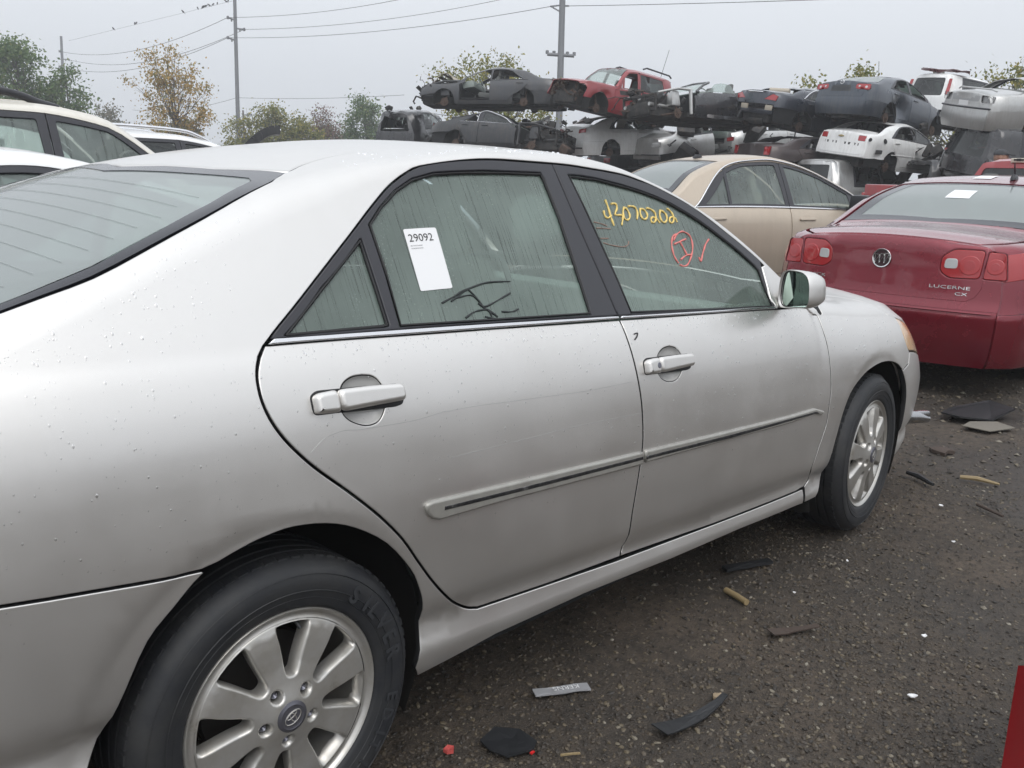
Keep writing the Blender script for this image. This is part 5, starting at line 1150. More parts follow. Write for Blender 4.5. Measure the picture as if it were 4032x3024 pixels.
SEEN = {}
def make_car(name, label, d, paint_m, loc, rot, group=None, frame='black', glass_m=None, back_glass='rear', front_glass=True, wheels=None, missing=(), dent=None, cat='car', seat_m=None,
             lamps=None, lamp_m='red_lens', bumper_z=.62, lid_z=None, lid_y=.66, handle=True, step=.09, trim=None, seed=1, plate=None, rear_strip=True, bl_border=True, seats=True, bpaint=None):
    L = d['loft']; S = Side(L); root = thing(name, label, cat, loc, rot, group); xr, xf = d['xr'], d['xf']; xa, xb, xB, xd = d['dlo']; bl0, bl1 = d['bl']; ws1, ws0 = d['ws']; suv = d['suv']
    fm = M['frame'] if frame == 'black' else paint_m
    ar, af = arch_pts(d, 0), arch_pts(d, 1); tb = min(tz(L, xr + .3, bumper_z), max(p[1] for p in ar) - .03, max(p[1] for p in af) - .03); H = d['H']
    def cut(pts, t):   # arch points above t
        i = next(k for k in range(len(pts)) if pts[k][1] >= t); j = next(k for k in range(len(pts) - 1, -1, -1) if pts[k][1] >= t); return i, j
    ai, aj = cut(ar, tb); fi, fj = cut(af, tb)
    xfd = max(xd + .06, af[0][0] - .16) if af[0][0] - .16 > xd else xd + .04
    xfd = min(xfd, af[0][0] - .06); rs = ar[-1][0] + .12
    seam = spl([(rs, .14), (max(rs - .08, xa + .05), .30), (lerp(rs, xa, .75), .62), (xa - .02, .88), (xa, 1.0)], 4)
    dlo_top = spl([(xa, 1.03), (lerp(xa, xb, .5), 1.62), (xb, 1.93), (lerp(xb, xB, .5), 1.96), (xB, 1.96), (lerp(xB, xd, .5), 1.96), (xd, 1.94)], 3) if not suv else rnd([(xa, 1.03), (xb, 1.95), (xB, 1.96), (xd, 1.94)], .001, 1)
    body = Geo()
    roof_gone = 'roof' in missing
    for mir in (False, True):
        sd = 'L' if mir else 'R'
        low = [(xr, tb), (ar[ai][0], tb)] + ar[ai:] + [(xfd, .0), (xfd, .14), (rs, .14)] + seam[1:-1]
        if roof_gone:
            ring = low + [(xa, 1.0), (xr + .25, 1.0), (xr, 1.0)]
            sheet(S, ring, step=step, depth=.02, mirror=mir, geo=body)
        else:
            tail = [(xr, 2.99)] if suv else [(bl0, 3.02), (xr, 3.02)]
            ring = low + dlo_top + [(xd + .07, 1.02), (xd + .10, 1.3), (ws0 - .02, 2.95), (ws1, 3.02), (ws1 - .03, 4)] + ([(xr, 4)] if suv else [(bl1 - .05, 4), (bl1, 3.02)]) + tail
            sheet(S, ring, step=step, depth=.02, mirror=mir, geo=body)
        # doors
        for q, (nm, key) in enumerate((('rear', 'door_r' + sd), ('front', 'door_f' + sd))):
            if key in missing: continue
            skin = ([(xa, 1.0)] + seam[::-1][1:] + [(xB, .14), (xB, 1.0)]) if q == 0 else [(xB, 1.0), (xB, .14), (xfd, .14), (xfd, .9), (xd + .03, 1.0)]
            o = sheet(S, skin, step=step, gap=.006, bevel=.003, depth=.03, mirror=mir).obj('door', paint_m, root, dent)
            if not roof_gone:
                top_q = [p for p in dlo_top if p[0] < xB] if q == 0 else [p for p in dlo_top if p[0] > xB + .001]
                fr = ([(xa, 1.012)] + top_q[0 if not suv else 1:] + [(xB, 1.96), (xB, 1.012)]) if q == 0 else ([(xB, 1.012), (xB, 1.96)] + top_q + [(xd + .02, 1.012)])
                a_ = .055
                if q == 0:
                    xq = lerp(xa, xB, .30)
                    hole = rnd([(xa + .16, 1.10), (xb - .02, 1.80), (xb + .18, 1.88), (xB - .07, 1.88), (xB - .05, 1.08)], .02, 3) if not suv else rnd([(xa + .1, 1.1), (xb + .08, 1.86), (xB - .07, 1.88), (xB - .05, 1.08)], .02, 3)
                else: hole = rnd([(xB + .07, 1.08), (xB + .06, 1.88), (lerp(xB, xd, .55), 1.88), (xd - .10, 1.80), (xd - .06, 1.09)], .02, 3)
                sheet(S, fr, [hole], step=step, gap=.004, bevel=.002, depth=.02, mirror=mir).obj('window_frame', fm, o, dent)
                gm = glass_m if not isinstance(glass_m, dict) else glass_m.get(key)
                if gm: sheet(S, hole, step=step * 1.5, gap=-.008, off=-.012, mirror=mir).obj('window_pane', gm, o, dent)
                bs = [(xa + .02, 1.0), (xa + .03, 1.035), (xB, 1.03), (xB, 1.0)] if q == 0 else [(xB + .005, 1.0), (xB + .005, 1.03), (xd, 1.035), (xd + .03, 1.0)]
                if trim: sheet(S, bs, step=step, off=.005, bevel=.003, depth=.01, mirror=mir).obj('belt_molding', M[trim], o, dent)
            if handle:
                hx = xa + .26 if q == 0 else xB + .22; ht = .86
                hr = rnd([(hx - .11, ht - .022), (hx - .11, ht + .012), (hx + .11, ht + .016), (hx + .11, ht - .014)], .012, 2)
                sheet(S, hr, step=.05, off=.022, bevel=.006, depth=.02, mirror=mir).obj('handle', paint_m, o, dent)
                cr = [(hx + .065 * math.cos(a), ht + .075 * math.sin(a)) for a in np.linspace(0, 2 * math.pi, 15)[:-1]]
                sheet(S, cr, step=.05, off=.001, bevel=.002, depth=.002, mirror=mir).obj('handle_recess', M['shade_' + paint_m.name] if 'shade_' + paint_m.name in M else paint_m, o, dent)
        if 'fender_' + sd not in missing:
            fr = [(xfd, .0), (xfd, .9), (xd + .03, 1.0), (xd + .11, 1.3), (ws0, 2.95), (lerp(ws0, xf, .5), 2.95), (xf - .3, 2.6), (xf - .12, 1.1), (xf - .25, .84), (xf - .2, tb), (af[fj][0], tb)] + af[:fj + 1][::-1]
            sheet(S, fr, step=step, gap=.004, bevel=.003, depth=.03, mirror=mir).obj('fender', paint_m, root, dent)
        if 'front_bumper' not in missing:
            sheet(S, [(xf - .2, tb), (xf, tb + .1), (xf, .03), (af[-1][0], .03)] + af[fj:][::-1][1:], step=step, gap=.004, depth=.03, mirror=mir).obj('front_bumper', bpaint or paint_m, root, dent)
        if 'headlight' not in missing and 'fender_' + sd not in missing:
            sheet(S, [(xf - .25, .84), (xf - .12, 1.05), (xf, 1.05), (xf, tb + .12), (xf - .2, tb + .02)], step=step, gap=.004, depth=.03, mirror=mir).obj('headlight', M['clear_lens'], root, dent)
        # dark flank behind the skin
        ln = [(xr + .05, .04), (ar[0][0] - .06, .04)] + [(cx_, t_ + .06) for cx_, t_ in [(lerp(d['arch'][0], x, 1.12), t) for x, t in ar[1:-1]]] + [(ar[-1][0] + .06, .04), (xfd - .05, .04), (xfd - .05, .97), (xr + .05, .97)]
        if 'open_side' not in missing:
            if not any(('door_r' + sd) == m_ or ('door_f' + sd) == m_ for m_ in missing):
                sheet(S, ln, step=.25, off=-.05, mirror=mir).obj('inner_panel', M['dark'], root, dent)
    body.obj('body', paint_m, root, dent)
    # glass and lids on the top surface
    if not suv and not roof_gone:
        if back_glass:
            a, b = bl0, bl1
            if bl_border:
                sheet(S, full([(b - .06, 4), (b - .015, 3.05), (a + .02, 3.05), (a - .04, 4)]), [full([(b - .10, 4), (b - .07, 3.22), (a + .10, 3.18), (a + .03, 4)])], step=step, off=-.006).obj('rear_window_border', M['ceramic'], root, dent)
            sheet(S, full([(b - .09, 4), (b - .06, 3.2), (a + .09, 3.16), (a + .02, 4)] if bl_border else [(b - .06, 4), (b - .015, 3.05), (a + .02, 3.05), (a - .04, 4)]), step=step, off=-.008).obj('rear_window', M['glass_' + back_glass], root, dent)
    if front_glass and not roof_gone:
        sheet(S, full([(ws1 - .025, 4), (ws1 + .01, 3.06), (ws0 - .06, 3.06), (ws0 - .02, 4)]), step=step, off=-.006).obj('windscreen', M['glass_mid'], root, dent)
    if 'hood' not in missing:
        sheet(S, full([(ws0, 4), (ws0 + .02, 3.0), (lerp(ws0, xf, .5), 2.97), (xf - .28, 2.64), (xf - .1, 1.15), (xf, 1.15), (xf, 4)]), step=step, gap=.004, bevel=.003, depth=.03).obj('hood', paint_m, root, dent)
    else:
        pass
    # rear face
    E_ = End(L, -1); er = end_ring(L, L.r0, 3.999); ew = max(p[0] for p in er)
    zs = sorted(set(round(p[1], 4) for p in er)); ztop = max(zs)
    lamp_list = lamps if lamps is not None else [rnd([(sg * .42, .80), (sg * .40, .95), (sg * (ew - .03), .96), (sg * (ew - .02), .79)], .03, 2) for sg in (1, -1)]
    clip = lambda z0, z1: [(y, min(max(z, z0), z1)) for y, z in er]
    if not suv:
        holes = [q for q in lamp_list]
        if 'trunk' in missing: holes = holes + [[(-.40, .66), (.40, .66), (.40, ztop - .03), (-.40, ztop - .03)]]
        rp = sheet(E_, clip(bumper_z, ztop), holes, step=step, depth=.02).obj('rear_panel', paint_m, root, dent)
        if 'trunk' not in missing:
            zl = lid_z or bumper_z + .05
            g = sheet(S, full([(bl0 - .05, 4), (bl0 - .01, 3.06), (xr + .01, 3.06), (xr + .01, 4)]), step=step, gap=.002, bevel=.003, depth=.02, off=.003)
            g = sheet(E_, [(-lid_y, zl + .09)] + [(y_, float(L.top(np.array(L.r0), np.array(y_))) - .002) for y_ in np.linspace(-lid_y, lid_y, 11)] + [(lid_y, zl + .09), (lid_y - .03, zl + .03), (lid_y - .08, zl), (-lid_y + .08, zl), (-lid_y + .03, zl + .03)], [q for q in holes], step=step, gap=.003, bevel=.003, depth=.016, off=.004, geo=g) if lid_z is None else g
            g.obj('trunk_lid', paint_m, root, dent)
    else:
        wr_ = rnd([(-ew * .74, 1.02 + (H - 1.7) * .3), (-ew * .64, H - .16), (ew * .64, H - .16), (ew * .74, 1.02 + (H - 1.7) * .3)], .05, 3)
        sheet(E_, clip(bumper_z, ztop), [wr_] + [q for q in lamp_list], step=step, depth=.02).obj('tailgate', paint_m, root, dent)
        if back_glass: sheet(E_, wr_, step=step, off=-.01).obj('rear_window', M['glass_' + back_glass], root, dent)
    for q in lamp_list:
        if 'lamps' not in missing: sheet(E_, q, step=.06, gap=.003, bevel=.005, depth=.03, off=.004).obj('tail_lamp', M[lamp_m], root, dent)
        else: sheet(E_, q, step=.1, off=-.05).obj('lamp_socket', M['lamp_socket'], root, dent)
    if 'rear_bumper' not in missing:
        g = Geo()
        for mir in (False, True): sheet(S, [(xr, tb), (ar[ai][0], tb)] + ar[:ai + 1][::-1] + [(xr, .0)], step=step, gap=.003, bevel=.003, depth=.03, off=.008, mirror=mir, geo=g)
        sheet(E_, clip(0, bumper_z), step=step, gap=.001, depth=.02, off=.008, geo=g)
        g.obj('rear_bumper', bpaint or paint_m, root, dent)
    else:
        bm = bmesh.new(); box(bm, (xr + .10, 0, .50), (.08, 1.32, .13), None, .02); box(bm, (xr + .16, .45, .5), (.12, .1, .1)); box(bm, (xr + .16, -.45, .5), (.12, .1, .1)); mesh('bumper_beam', bm, paint_m, root, 40)
    if plate:
        bm = bmesh.new(); box(bm, (xr - d['loft'].capR + float(L.pR(plate)) - .018, 0, plate), (.012, .31, .16), None, .008); mesh('licence_plate', bm, M['white_plastic'], root)
    # underneath, wheels or bare hubs, seats
    bm = bmesh.new(); box(bm, ((ar[-1][0] + af[0][0]) / 2, 0, d['zr'] + .07), (af[0][0] - ar[-1][0], d['w'] * 1.72, .12)); box(bm, (lerp(xr, xf, .5), 0, d['zr'] + .10), (xf - xr - .5, d['w'] * 1.1, .16))
    box(bm, (xr + .45, 0, d['zr'] + .2), (.6, d['w'] * 1.15, .4), None, .05); box(bm, (lerp(af[0][0], xf, .5), 0, d['zr'] + .22), (xf - af[0][0] - .35, d['w'] * 1.0, .34), None, .05)
    r_ = random.Random(seed); tube(bm, [(xr + .1, .45, d['zr'] + .04), (xr + .6, .45, d['zr'] - .02), (.3, .2, d['zr']), (2.2, .1, d['zr'] - .02)], .035, 8); tube(bm, [(xr + .2, .25, d['zr'] + .03), (xr + .2, -.3, d['zr'] + .03)], .09, 10)
    tube(bm, [(d['arch'][0], -.6, d['zr'] + .1), (d['arch'][0], .6, d['zr'] + .1)], .05, 8)
    mesh('underbody', bm, M['metal_dark'], root, 40)
    for i, sg in ((0, -1), (0, 1), (1, -1), (1, 1)):
        c = (d['arch'][i], sg * (d['w'] - .06), d['arch'][3] - .02)
        if wheels: simple_wheel(root, (d['arch'][i], sg * (d['w'] - .045), wheels), sg, wheels)
        elif ('hub%d' % i) not in missing: steel_hub(root, (c[0], c[1] + (-sg) * .05, c[2] - .03), sg, M['rust'])
        g = Geo(); V = []; F = []; n = 14
        for y, rr in ((d['w'] - .05, d['arch'][2] + .02), (d['w'] - .34, d['arch'][2] + .04), (d['w'] - .35, .0)):
            for k in range(n):
                a = R(-20 + 220 * k / (n - 1)); V.append((c[0] + rr * math.cos(a), sg * y, d['arch'][3] + rr * math.sin(a)))
        for j in range(2):
            for k in range(n - 1): F.append((j * n + k, j * n + k + 1, (j + 1) * n + k + 1, (j + 1) * n + k))
        if not (i == 1 and ('fender_L' if sg > 0 else 'fender_R') in missing):
            g.add(np.array(V), F, np.zeros((len(V), 3))); g.obj('wheel_well', M['well'], root, custom=False)
    if seats:
        sm = seat_m or M['seat_grey']; hs_ = (belt_h(L) - .98)
        for y in (-.38, .38):
            bm = bmesh.new(); seat_mesh(bm, xB + .18, y, .5, .60 + hs_, 14); mesh('seat', bm, sm, root, 40)
        bm = bmesh.new(); xs = ar[-1][0] + .02; box(bm, (xs, 0, .5), (.5, 1.3, .18), None, .05); rm = Matrix.Rotation(R(-20), 3, 'Y'); box(bm, Vector((xs - .26, 0, .56)) + rm @ Vector((0, 0, .26)), (.16, 1.28, .56), rm, .05); mesh('rear_bench', bm, sm, root, 40)
        bm = bmesh.new(); box(bm, (ws0 - .35, 0, .84), (.4, 1.36, .22), Matrix.Rotation(R(8), 3, 'Y'), .06); pts = [Vector((ws0 - .70 + .09 * math.sin(a), .37 + .19 * math.cos(a), .92 + .17 * math.sin(a))) for a in np.linspace(0, 2 * math.pi, 21)]; tube(bm, pts, .015, 6, cap=False); tube(bm, [(ws0 - .7, .37, .92), (ws0 - .4, .37, .85)], .03, 6); mesh('dashboard', bm, M['dash'], root, 40)
        bm = bmesh.new(); box(bm, (lerp(ar[-1][0], xfd, .4), 0, .4), (xfd - ar[-1][0] + .5, 1.5, .05)); box(bm, (ws0 - .1, 0, .6), (.05, 1.45, .55)); mesh('cabin_floor', bm, M['dark'], root)
    return root, L, S, E_
def belt_h(L): return float(L.zb(np.array(.8)))
M['lamp_socket'] = mat('bare_lamp_socket', (.35, .35, .35), .5, .4)

def cap_text(parent, E_, s, y0, y1, z, size, m, name='lettering'):
    """raised lettering along the rear face, one mesh per word, read from behind"""
    me = text_mesh(s, 1.0, 0.02); co = np.array([v.co for v in me.vertices]); w = co[:, 0].max()
    yy = y0 + (y1 - y0) * co[:, 0] / w; zz = z + co[:, 1] * size; P = E_.P(np.stack([yy, zz], 1), .0055 + np.where(co[:, 2] > 0, .003, 0))
    for v, p in zip(me.vertices, P): v.co = p
    me.materials.append(m); return link(name, me, parent)
def cap_ring(bm, E_, c, r, rad, n=32, off=.008):
    a = np.linspace(0, 2 * math.pi, n + 1); p = E_.P(np.stack([c[0] + r * np.cos(a), c[1] + r * np.sin(a)], 1), off); tube(bm, p.tolist(), rad, 6, cap=False)

M['red_paint'] = paint('dark_red_paint', (.20, .010, .023), .45, .26, 1.0, .06, (.16, .06, .06))
M['beige_paint'] = paint('beige_paint', (.50, .425, .34), .35, .42, .3, .2, (.3, .25, .2))
M['white_paint'] = paint('white_paint', (.78, .78, .77), 0, .3, .6, .12, (.35, .33, .3))
M['cream_paint'] = paint('cream_white_paint', (.66, .63, .56), 0, .34, .5, .25, (.4, .36, .3))
M['pickup_red'] = paint('bright_red_paint', (.30, .012, .016), 0, .3, .7, .2)

# the dark red sedan whose tail faces us
d = dims(-1.23, 3.93, .935, 1.475, .22, (1.02, .95), 1.075, (-.34, .50), (1.75, 2.6), 1.0, .8, (0, 2.94, .37, .345), (-.15, .45, 1.15, 2.2),
         pR=[(.2, .08), (.45, .01), (.56, 0), (.60, .015), (.66, .035), (.8, .055), (1.0, .085), (1.06, .12), (1.09, .16), (1.8, .3)], capR=.10, wr=.80)
lampsB = [rnd([(.370, .835), (.372, .93), (.44, .985), (.622, .985), (.612, .80), (.43, .795)], .03, 3), rnd([(.637, .98), (.74, .972), (.765, .80), (.627, .80)], .02, 3)]
lampsB += [[(-y, z) for y, z in q] for q in lampsB]
red, LB, SB, EB = make_car('red_sedan', 'dark red sedan with its tail facing us beyond the front wing of the silver sedan', d, M['red_paint'], (6.69, .36, 0), (0, 0, R(1.6)), glass_m=M['glass_mid'], back_glass='rear', wheels=.33, lamps=lampsB, bumper_z=.60, step=.05, trim='bright', lid_y=.635)
M['lens_bowl'] = mat('lamp_bowl', (.37, .009, .012), .15, 0, 1.0)
for sg in (1, -1):
    sheet(EB, rnd([(sg * .395, .858), (sg * .40, .922), (sg * .470, .924), (sg * .475, .860)], .02, 3), step=.03, off=.0075, bevel=.002, depth=.01).obj('reversing_lens', M['clear_lens'], red)
    for c, rr in (((sg * .545, .885), .062), ((sg * .69, .885), .05)):
        for k, off in ((1, .0085), (.55, .0100)):
            sheet(EB, circle(rr * k, 20, c), step=.03, off=off, bevel=.004, depth=.01).obj('lens_ring', M['lens_bowl' if k == 1 else 'red_lens'], red)
    wrap = rnd([(d['xr'] + .005, tz(LB, d['xr'] + .1, .80)), (d['xr'] + .005, tz(LB, d['xr'] + .1, .975)), (d['xr'] + .17, tz(LB, d['xr'] + .1, .965)), (d['xr'] + .13, tz(LB, d['xr'] + .1, .81))], .02, 3)
    sheet(SB, wrap, step=.04, off=.006, bevel=.004, depth=.012, mirror=sg > 0).obj('tail_lamp', M['red_lens'], red)
bm = bmesh.new(); cap_ring(bm, EB, (.005, .892), .060, .0065, 36, .011); bd = mesh('emblem', bm, M['chrome'], red, 60)
sheet(EB, circle(.056, 30, (.005, .892)), step=.03, off=.008).obj('emblem_field', mat('emblem_dark', (.03, .005, .01), .3), bd)
for k in range(3):
    c = .037 - k * .033; sh = [(c + .012, .925 - .004 * (2 - k)), (c - .016, .922 - .004 * (2 - k)), (c - .012, .880), (c + .016, .858), (c + .016, .885)]
    bm = bmesh.new(); q = np.array(sh + sh[:1]); tube(bm, EB.P(q, np.full(len(q), .0115)).tolist(), .0035, 5, cap=False); tube(bm, EB.P(np.array([sh[1], sh[3]]), np.full(2, .0115)).tolist(), .0028, 5); mesh('shield', bm, M['chrome'], bd, 60)
cap_text(red, EB, 'BUICK', .556, .398, .728, .030, M['chrome']); cap_text(red, EB, 'LUCERNE', -.322, -.570, .728, .030, M['chrome']); cap_text(red, EB, 'CX', -.484, -.560, .690, .028, M['chrome'])
# crease of the bumper and the grooved lid seam
for z, rad, m_ in ((.585, .006, 'red_paint'),):
    bm = bmesh.new(); yy = np.linspace(-.72, .72, 25); tube(bm, EB.P(np.stack([yy, np.full(25, z)], 1), np.full(25, .012)).tolist(), rad, 6); mesh('bumper_crease', bm, M[m_], red, 60)
# roof aerial, stickers, high brake lamp hump
bm = bmesh.new(); p = Vector(LB.P(np.array([.66]), np.array([3.65]))[0]); box(bm, p + Vector((0, 0, .018)), (.13, .05, .05), None, .02, .6); tube(bm, [p + Vector((.0, 0, .03)), p + Vector((-.045, 0, .13))], [.008, .004], 8); mesh('roof_aerial', bm, M['black_trim'], red, 40)
def decal(L, S, ring, off, label, owner_root, txt=None):
    g = sheet(S, ring, step=.05, off=off); o = g.obj('number_sticker', M['white_plastic']); o.matrix_world = Matrix.Translation(owner_root.location) @ owner_root.rotation_euler.to_matrix().to_4x4(); tag(o, label, 'sticker')
    if txt:
        me = text_mesh(txt, 1.0, 0.0); co = np.array([v.co for v in me.vertices]); w = co[:, 0].max(); q = np.array(ring)
        s0, s1 = q[0][0], q[2][0]; v0, v1 = q[0][1], q[2][1]
        uv = np.stack([s0 + (s1 - s0) * (.12 + .22 * co[:, 1]) if False else s1 - (s1 - s0) * (.30 - .22 * co[:, 1]), v0 + (v1 - v0) * (.12 + .76 * co[:, 0] / w)], 1)
        P = S.P(uv, np.full(len(uv), off + .001))
        for v, p in zip(me.vertices, P): v.co = p
        me.materials.append(M['ink']); link('print', me, o)
    return o
decal(LB, SB, [(.0, 4.10), (.19, 4.10), (.19, 3.84), (.0, 3.84)], -.005, 'white numbered sticker on the rear window of the dark red sedan', red, None)
decal(LB, SB, [(.62, 4.16), (.80, 4.16), (.80, 3.92), (.62, 3.92)], .0035, 'white numbered sticker on the roof of the dark red sedan', red, None)

# beige sedan
d = dims(-1.18, 3.85, .935, 1.635, .22, (1.06, 1.02), 1.18, (-.52, .22), (1.30, 2.32), 1.06, .85, (0, 2.87, .37, .345), (-.30, .24, .96, 1.92), crown=.055)
beige, LG, SG, EG = make_car('beige_sedan', 'beige four door sedan with bright window trim, parked between the silver sedan and the stacks', d, M['beige_paint'], (8.18, 4.02, 0), (0, R(-.8), R(-21.6)), glass_m=M['glass_mid'], wheels=.33, step=.06, trim='bright', seat_m=M['seat_tan'])
for mir in (False, True):
    bm = bmesh.new(); q = np.array(spl([(-.30, 1.0), (-.04, 1.62), (.22, 1.95), (.6, 1.99), (.96, 1.99), (1.45, 1.985), (1.92, 1.95)], 5)); P = SG.P(q, np.full(len(q), .004)) * (np.array([1, -1, 1]) if mir else 1); tube(bm, P.tolist(), .010, 6); mesh('window_trim', bm, M['bright'], beige, 60)
    sheet(SG, [(.15, 1.01), (.19, 1.93), (.225, 1.94), (.185, 1.01)], step=.06, off=.003, bevel=.002, depth=.015, mirror=mir).obj('window_divider', M['frame'], beige)
    bm = bmesh.new(); box(bm, (1.82, (-1 if not mir else 1) * 1.02, 1.12), (.12, .22, .17), Matrix.Rotation(R(18 if not mir else -18), 3, 'Z'), .04); tube(bm, [(1.84, (-1 if not mir else 1) * .85, 1.07), (1.83, (-1 if not mir else 1) * .98, 1.09)], .03, 8); mesh('mirror', bm, M['black_trim'], beige, 40)
bm = bmesh.new(); p = Vector(LG.P(np.array([-.02 + .30]), np.array([3.9]))[0]); box(bm, p + Vector((0, 0, .02)), (.14, .05, .05), None, .018, .5); mesh('roof_aerial', bm, M['black_trim'], beige, 40)

# ------------------------------------------------------------------ cars parked on the left, behind the silver sedan
GP = 'cars parked in the yard'
d = dims(-1.05, 3.75, .89, 1.45, .2, (1.0, .93), 1.08, (-.45, .38), (1.42, 2.3), 1.0, .78, (0, 2.7, .36, .33))
make_car('white_sedan', 'white sedan beyond the silver sedan, only its roof and window tops showing', d, M['white_paint'], (-.5, 2.38, 0), (0, 0, 0), GP, glass_m=M['glass_mid'], wheels=.32, step=.08)
d = dims(-1.05, 3.75, .92, 1.79, .25, (1.10, 1.06), 1.1, (-1, -.9), (1.50, 2.22), 1.16, .98, (0, 2.78, .40, .37), (-.25, -.10, 1.14, 1.86), k=.30, crown=.055, suv=True)
cs, Lc, Sc, Ec = make_car('cream_suv', 'cream white tall wagon with a thick black roof rail, behind the white sedan', d, M['cream_paint'], (.33, 5.07, 0), (0, 0, 0), GP, glass_m=M['glass_mid'], back_glass='mid', wheels=.36, step=.08, cat='suv', lamps=[])
for sg in (-1, 1):
    bm = bmesh.new(); pts = [Lc.P(np.array([s]), np.array([v]))[0] * np.array([1, -sg, 1]) + np.array([0, 0, h]) for s, v, h in ((-.5, 3.1, .0), (-.35, 3.1, .06), (.3, 3.1, .075), (.8, 3.1, .07), (1.02, 3.1, .045), (1.16, 3.1, .005), (1.28, 3.1, -.005))]
    tube(bm, [Vector(p) for p in spl([tuple(p) for p in pts], 4)], [.026] * 20 + [.026, .026, .024, .022, .018][:5], 8); mesh('roof_rail', bm, M['black_trim'], cs, 50)
for v in (3.35, 3.5, 3.65, 3.8, 4.2, 4.35, 4.5, 4.65):
    bm = bmesh.new(); s_ = np.linspace(-.6, 1.35, 16); P = Sc.P(np.stack([s_, np.full(16, v)], 1), np.full(16, .002)); tube(bm, P.tolist(), .005, 5); mesh('roof_rib', bm, M['cream_paint'], cs, 60)
d = dims(-1.0, 3.6, .91, 1.70, .25, (1.1, 1.06), 1.1, (-1, -.9), (1.45, 2.3), 1.14, .95, (0, 2.7, .38, .35), (-.3, -.15, 1.05, 1.82), k=.32, suv=True)
w3, L3, S3, E3 = make_car('white_wagon', 'white wagon with long silver roof rails, farther back past the cream wagon', d, M['white_paint'], (3.25, 9.0, .03), (0, 0, 0), GP, glass_m=M['glass_dark'], back_glass='mid', wheels=.35, step=.1, cat='suv', lamps=[])
for sg in (-1, 1):
    bm = bmesh.new(); pts = [L3.P(np.array([s]), np.array([3.1]))[0] * np.array([1, -sg, 1]) + np.array([0, 0, h]) for s, h in ((-.7, .0), (-.55, .05), (.3, .065), (1.1, .055), (1.35, .03), (1.5, -.01))]
    tube(bm, [Vector(p) for p in spl([tuple(p) for p in pts], 4)], .022, 8); mesh('roof_rail', bm, M['bright'], w3, 50)
M['black_paint'] = paint('black_paint', (.014, .014, .017), .3, .28, .8, .25, (.08, .07, .06))
M['paleblue_paint'] = paint('pale_blue_paint', (.42, .48, .54), .5, .3, .6, .15)
M['grey_paint'] = paint('grey_paint', (.30, .31, .32), .6, .32, .5, .2)
d = dims(-1.05, 3.7, .90, 1.62, .2, (1.06, 1.0), 1.2, (-.45, .4), (1.45, 2.35), 1.05, .85, (0, 2.7, .36, .34))
hb, Lh, Sh, Eh = make_car('black_hatchback', 'black car with its hatch raised, half hidden behind the roof of the silver sedan', d, M['black_paint'], (8.2, 14.6, .08), (0, 0, R(150)), GP, glass_m=M['glass_dark'], wheels=.33, step=.1, missing=('trunk',))
bm = bmesh.new()
for i, (a, b) in enumerate(zip(range(8), range(1, 9))):
    u0, u1 = a / 8, b / 8; f = lambda u: Vector((-.30 - .75 * u, 0, 1.42 + .50 * math.sin(u * 1.7)))
    box(bm, (f(u0) + f(u1)) / 2, ((f(u1) - f(u0)).length * 1.06, 1.2, .16), Matrix.Rotation(-math.atan2((f(u1) - f(u0)).z, (f(u1) - f(u0)).x), 3, 'Y'))
mesh('raised_hatch', bm, M['black_paint'], hb, 40)
bm = bmesh.new(); tube(bm, [Vector((-.34 - .75 * u, -.62, 1.42 + .50 * math.sin(u * 1.7) + .03)) for u in np.linspace(0, 1, 12)], .03, 8); mesh('bright_strip', bm, M['bright'], hb, 50)
make_car('silver_hatchback', 'pale grey car farthest back on the left, a sliver of roof above the silver sedan', d, M['grey_paint'], (11.0, 15.6, .12), (0, 0, R(-10)), GP, glass_m=M['glass_dark'], wheels=.33, step=.12)
make_car('pale_blue_sedan', 'pale blue car glimpsed between the beige sedan and the roof of the silver sedan', d, M['paleblue_paint'], (9.4, 8.7, .05), (0, 0, R(-20)), GP, glass_m=M['glass_mid'], wheels=.33, step=.12)

# red pickup behind the dark red sedan
PX, PY, PH = 12.43, 2.32, R(-20)
d = dims(.86, 4.1, .87, 1.74, .3, (1.15, 1.12), 1.1, (0, 0), (1.9, 2.55), 1.18, 1.0, (1.32, 3.05, .40, .38), (1.05, 1.10, 1.2, 2.2), k=.28, suv=True, crown=.05, wr=.97, pR=[(.3, 0), (1.15, 0), (1.8, .2)], capR=.02)
pk, Lp, Sp, Ep = make_car('red_pickup', 'bright red pickup truck behind the dark red sedan, its cab and tailgate corner showing', d, M['pickup_red'], (PX, PY, .03), (0, 0, PH), GP, glass_m=M['glass_dark'], back_glass='dark', step=.1, cat='pickup truck', lamps=[], missing=('rear_bumper', 'hub0', 'hub1', 'hub2', 'hub3'))
bm = bmesh.new()
for sg in (-1, 1): box(bm, (-.05, sg * .83, 1.02), (1.80, .08, .58), None, .02)
box(bm, (-.05, 0, .78), (1.78, 1.6, .06))
mesh('bed', bm, M['pickup_red'], pk, 40)
bm = bmesh.new(); box(bm, (-.975, 0, 1.02), (.05, 1.60, .58), None, .018); mesh('tailgate', bm, M['pickup_red'], pk, 40)
bm = bmesh.new(); box(bm, (-1.0, 0, .55), (.12, 1.7, .16), None, .03); mesh('rear_bumper', bm, M['chrome'], pk, 40)
for sg in (-1, 1):
    bm = bmesh.new(); box(bm, (-.955, sg * .835, 1.0), (.08, .075, .4), None, .015); mesh('tail_lamp', bm, M['red_lens'], pk, 40)
for x in (0, 3.05):
    for sg in (-1, 1): simple_wheel(pk, (x, sg * .83, .35), sg, .35)
bm = bmesh.new(); pz = Ep.P(np.array([[0, 1.685]]), np.array([.02]))[0]; box(bm, pz, (.03, .26, .06), None, .01); mesh('brake_lamp', bm, mat('cream_lamp_housing', (.62, .58, .48), .4), pk, 40)
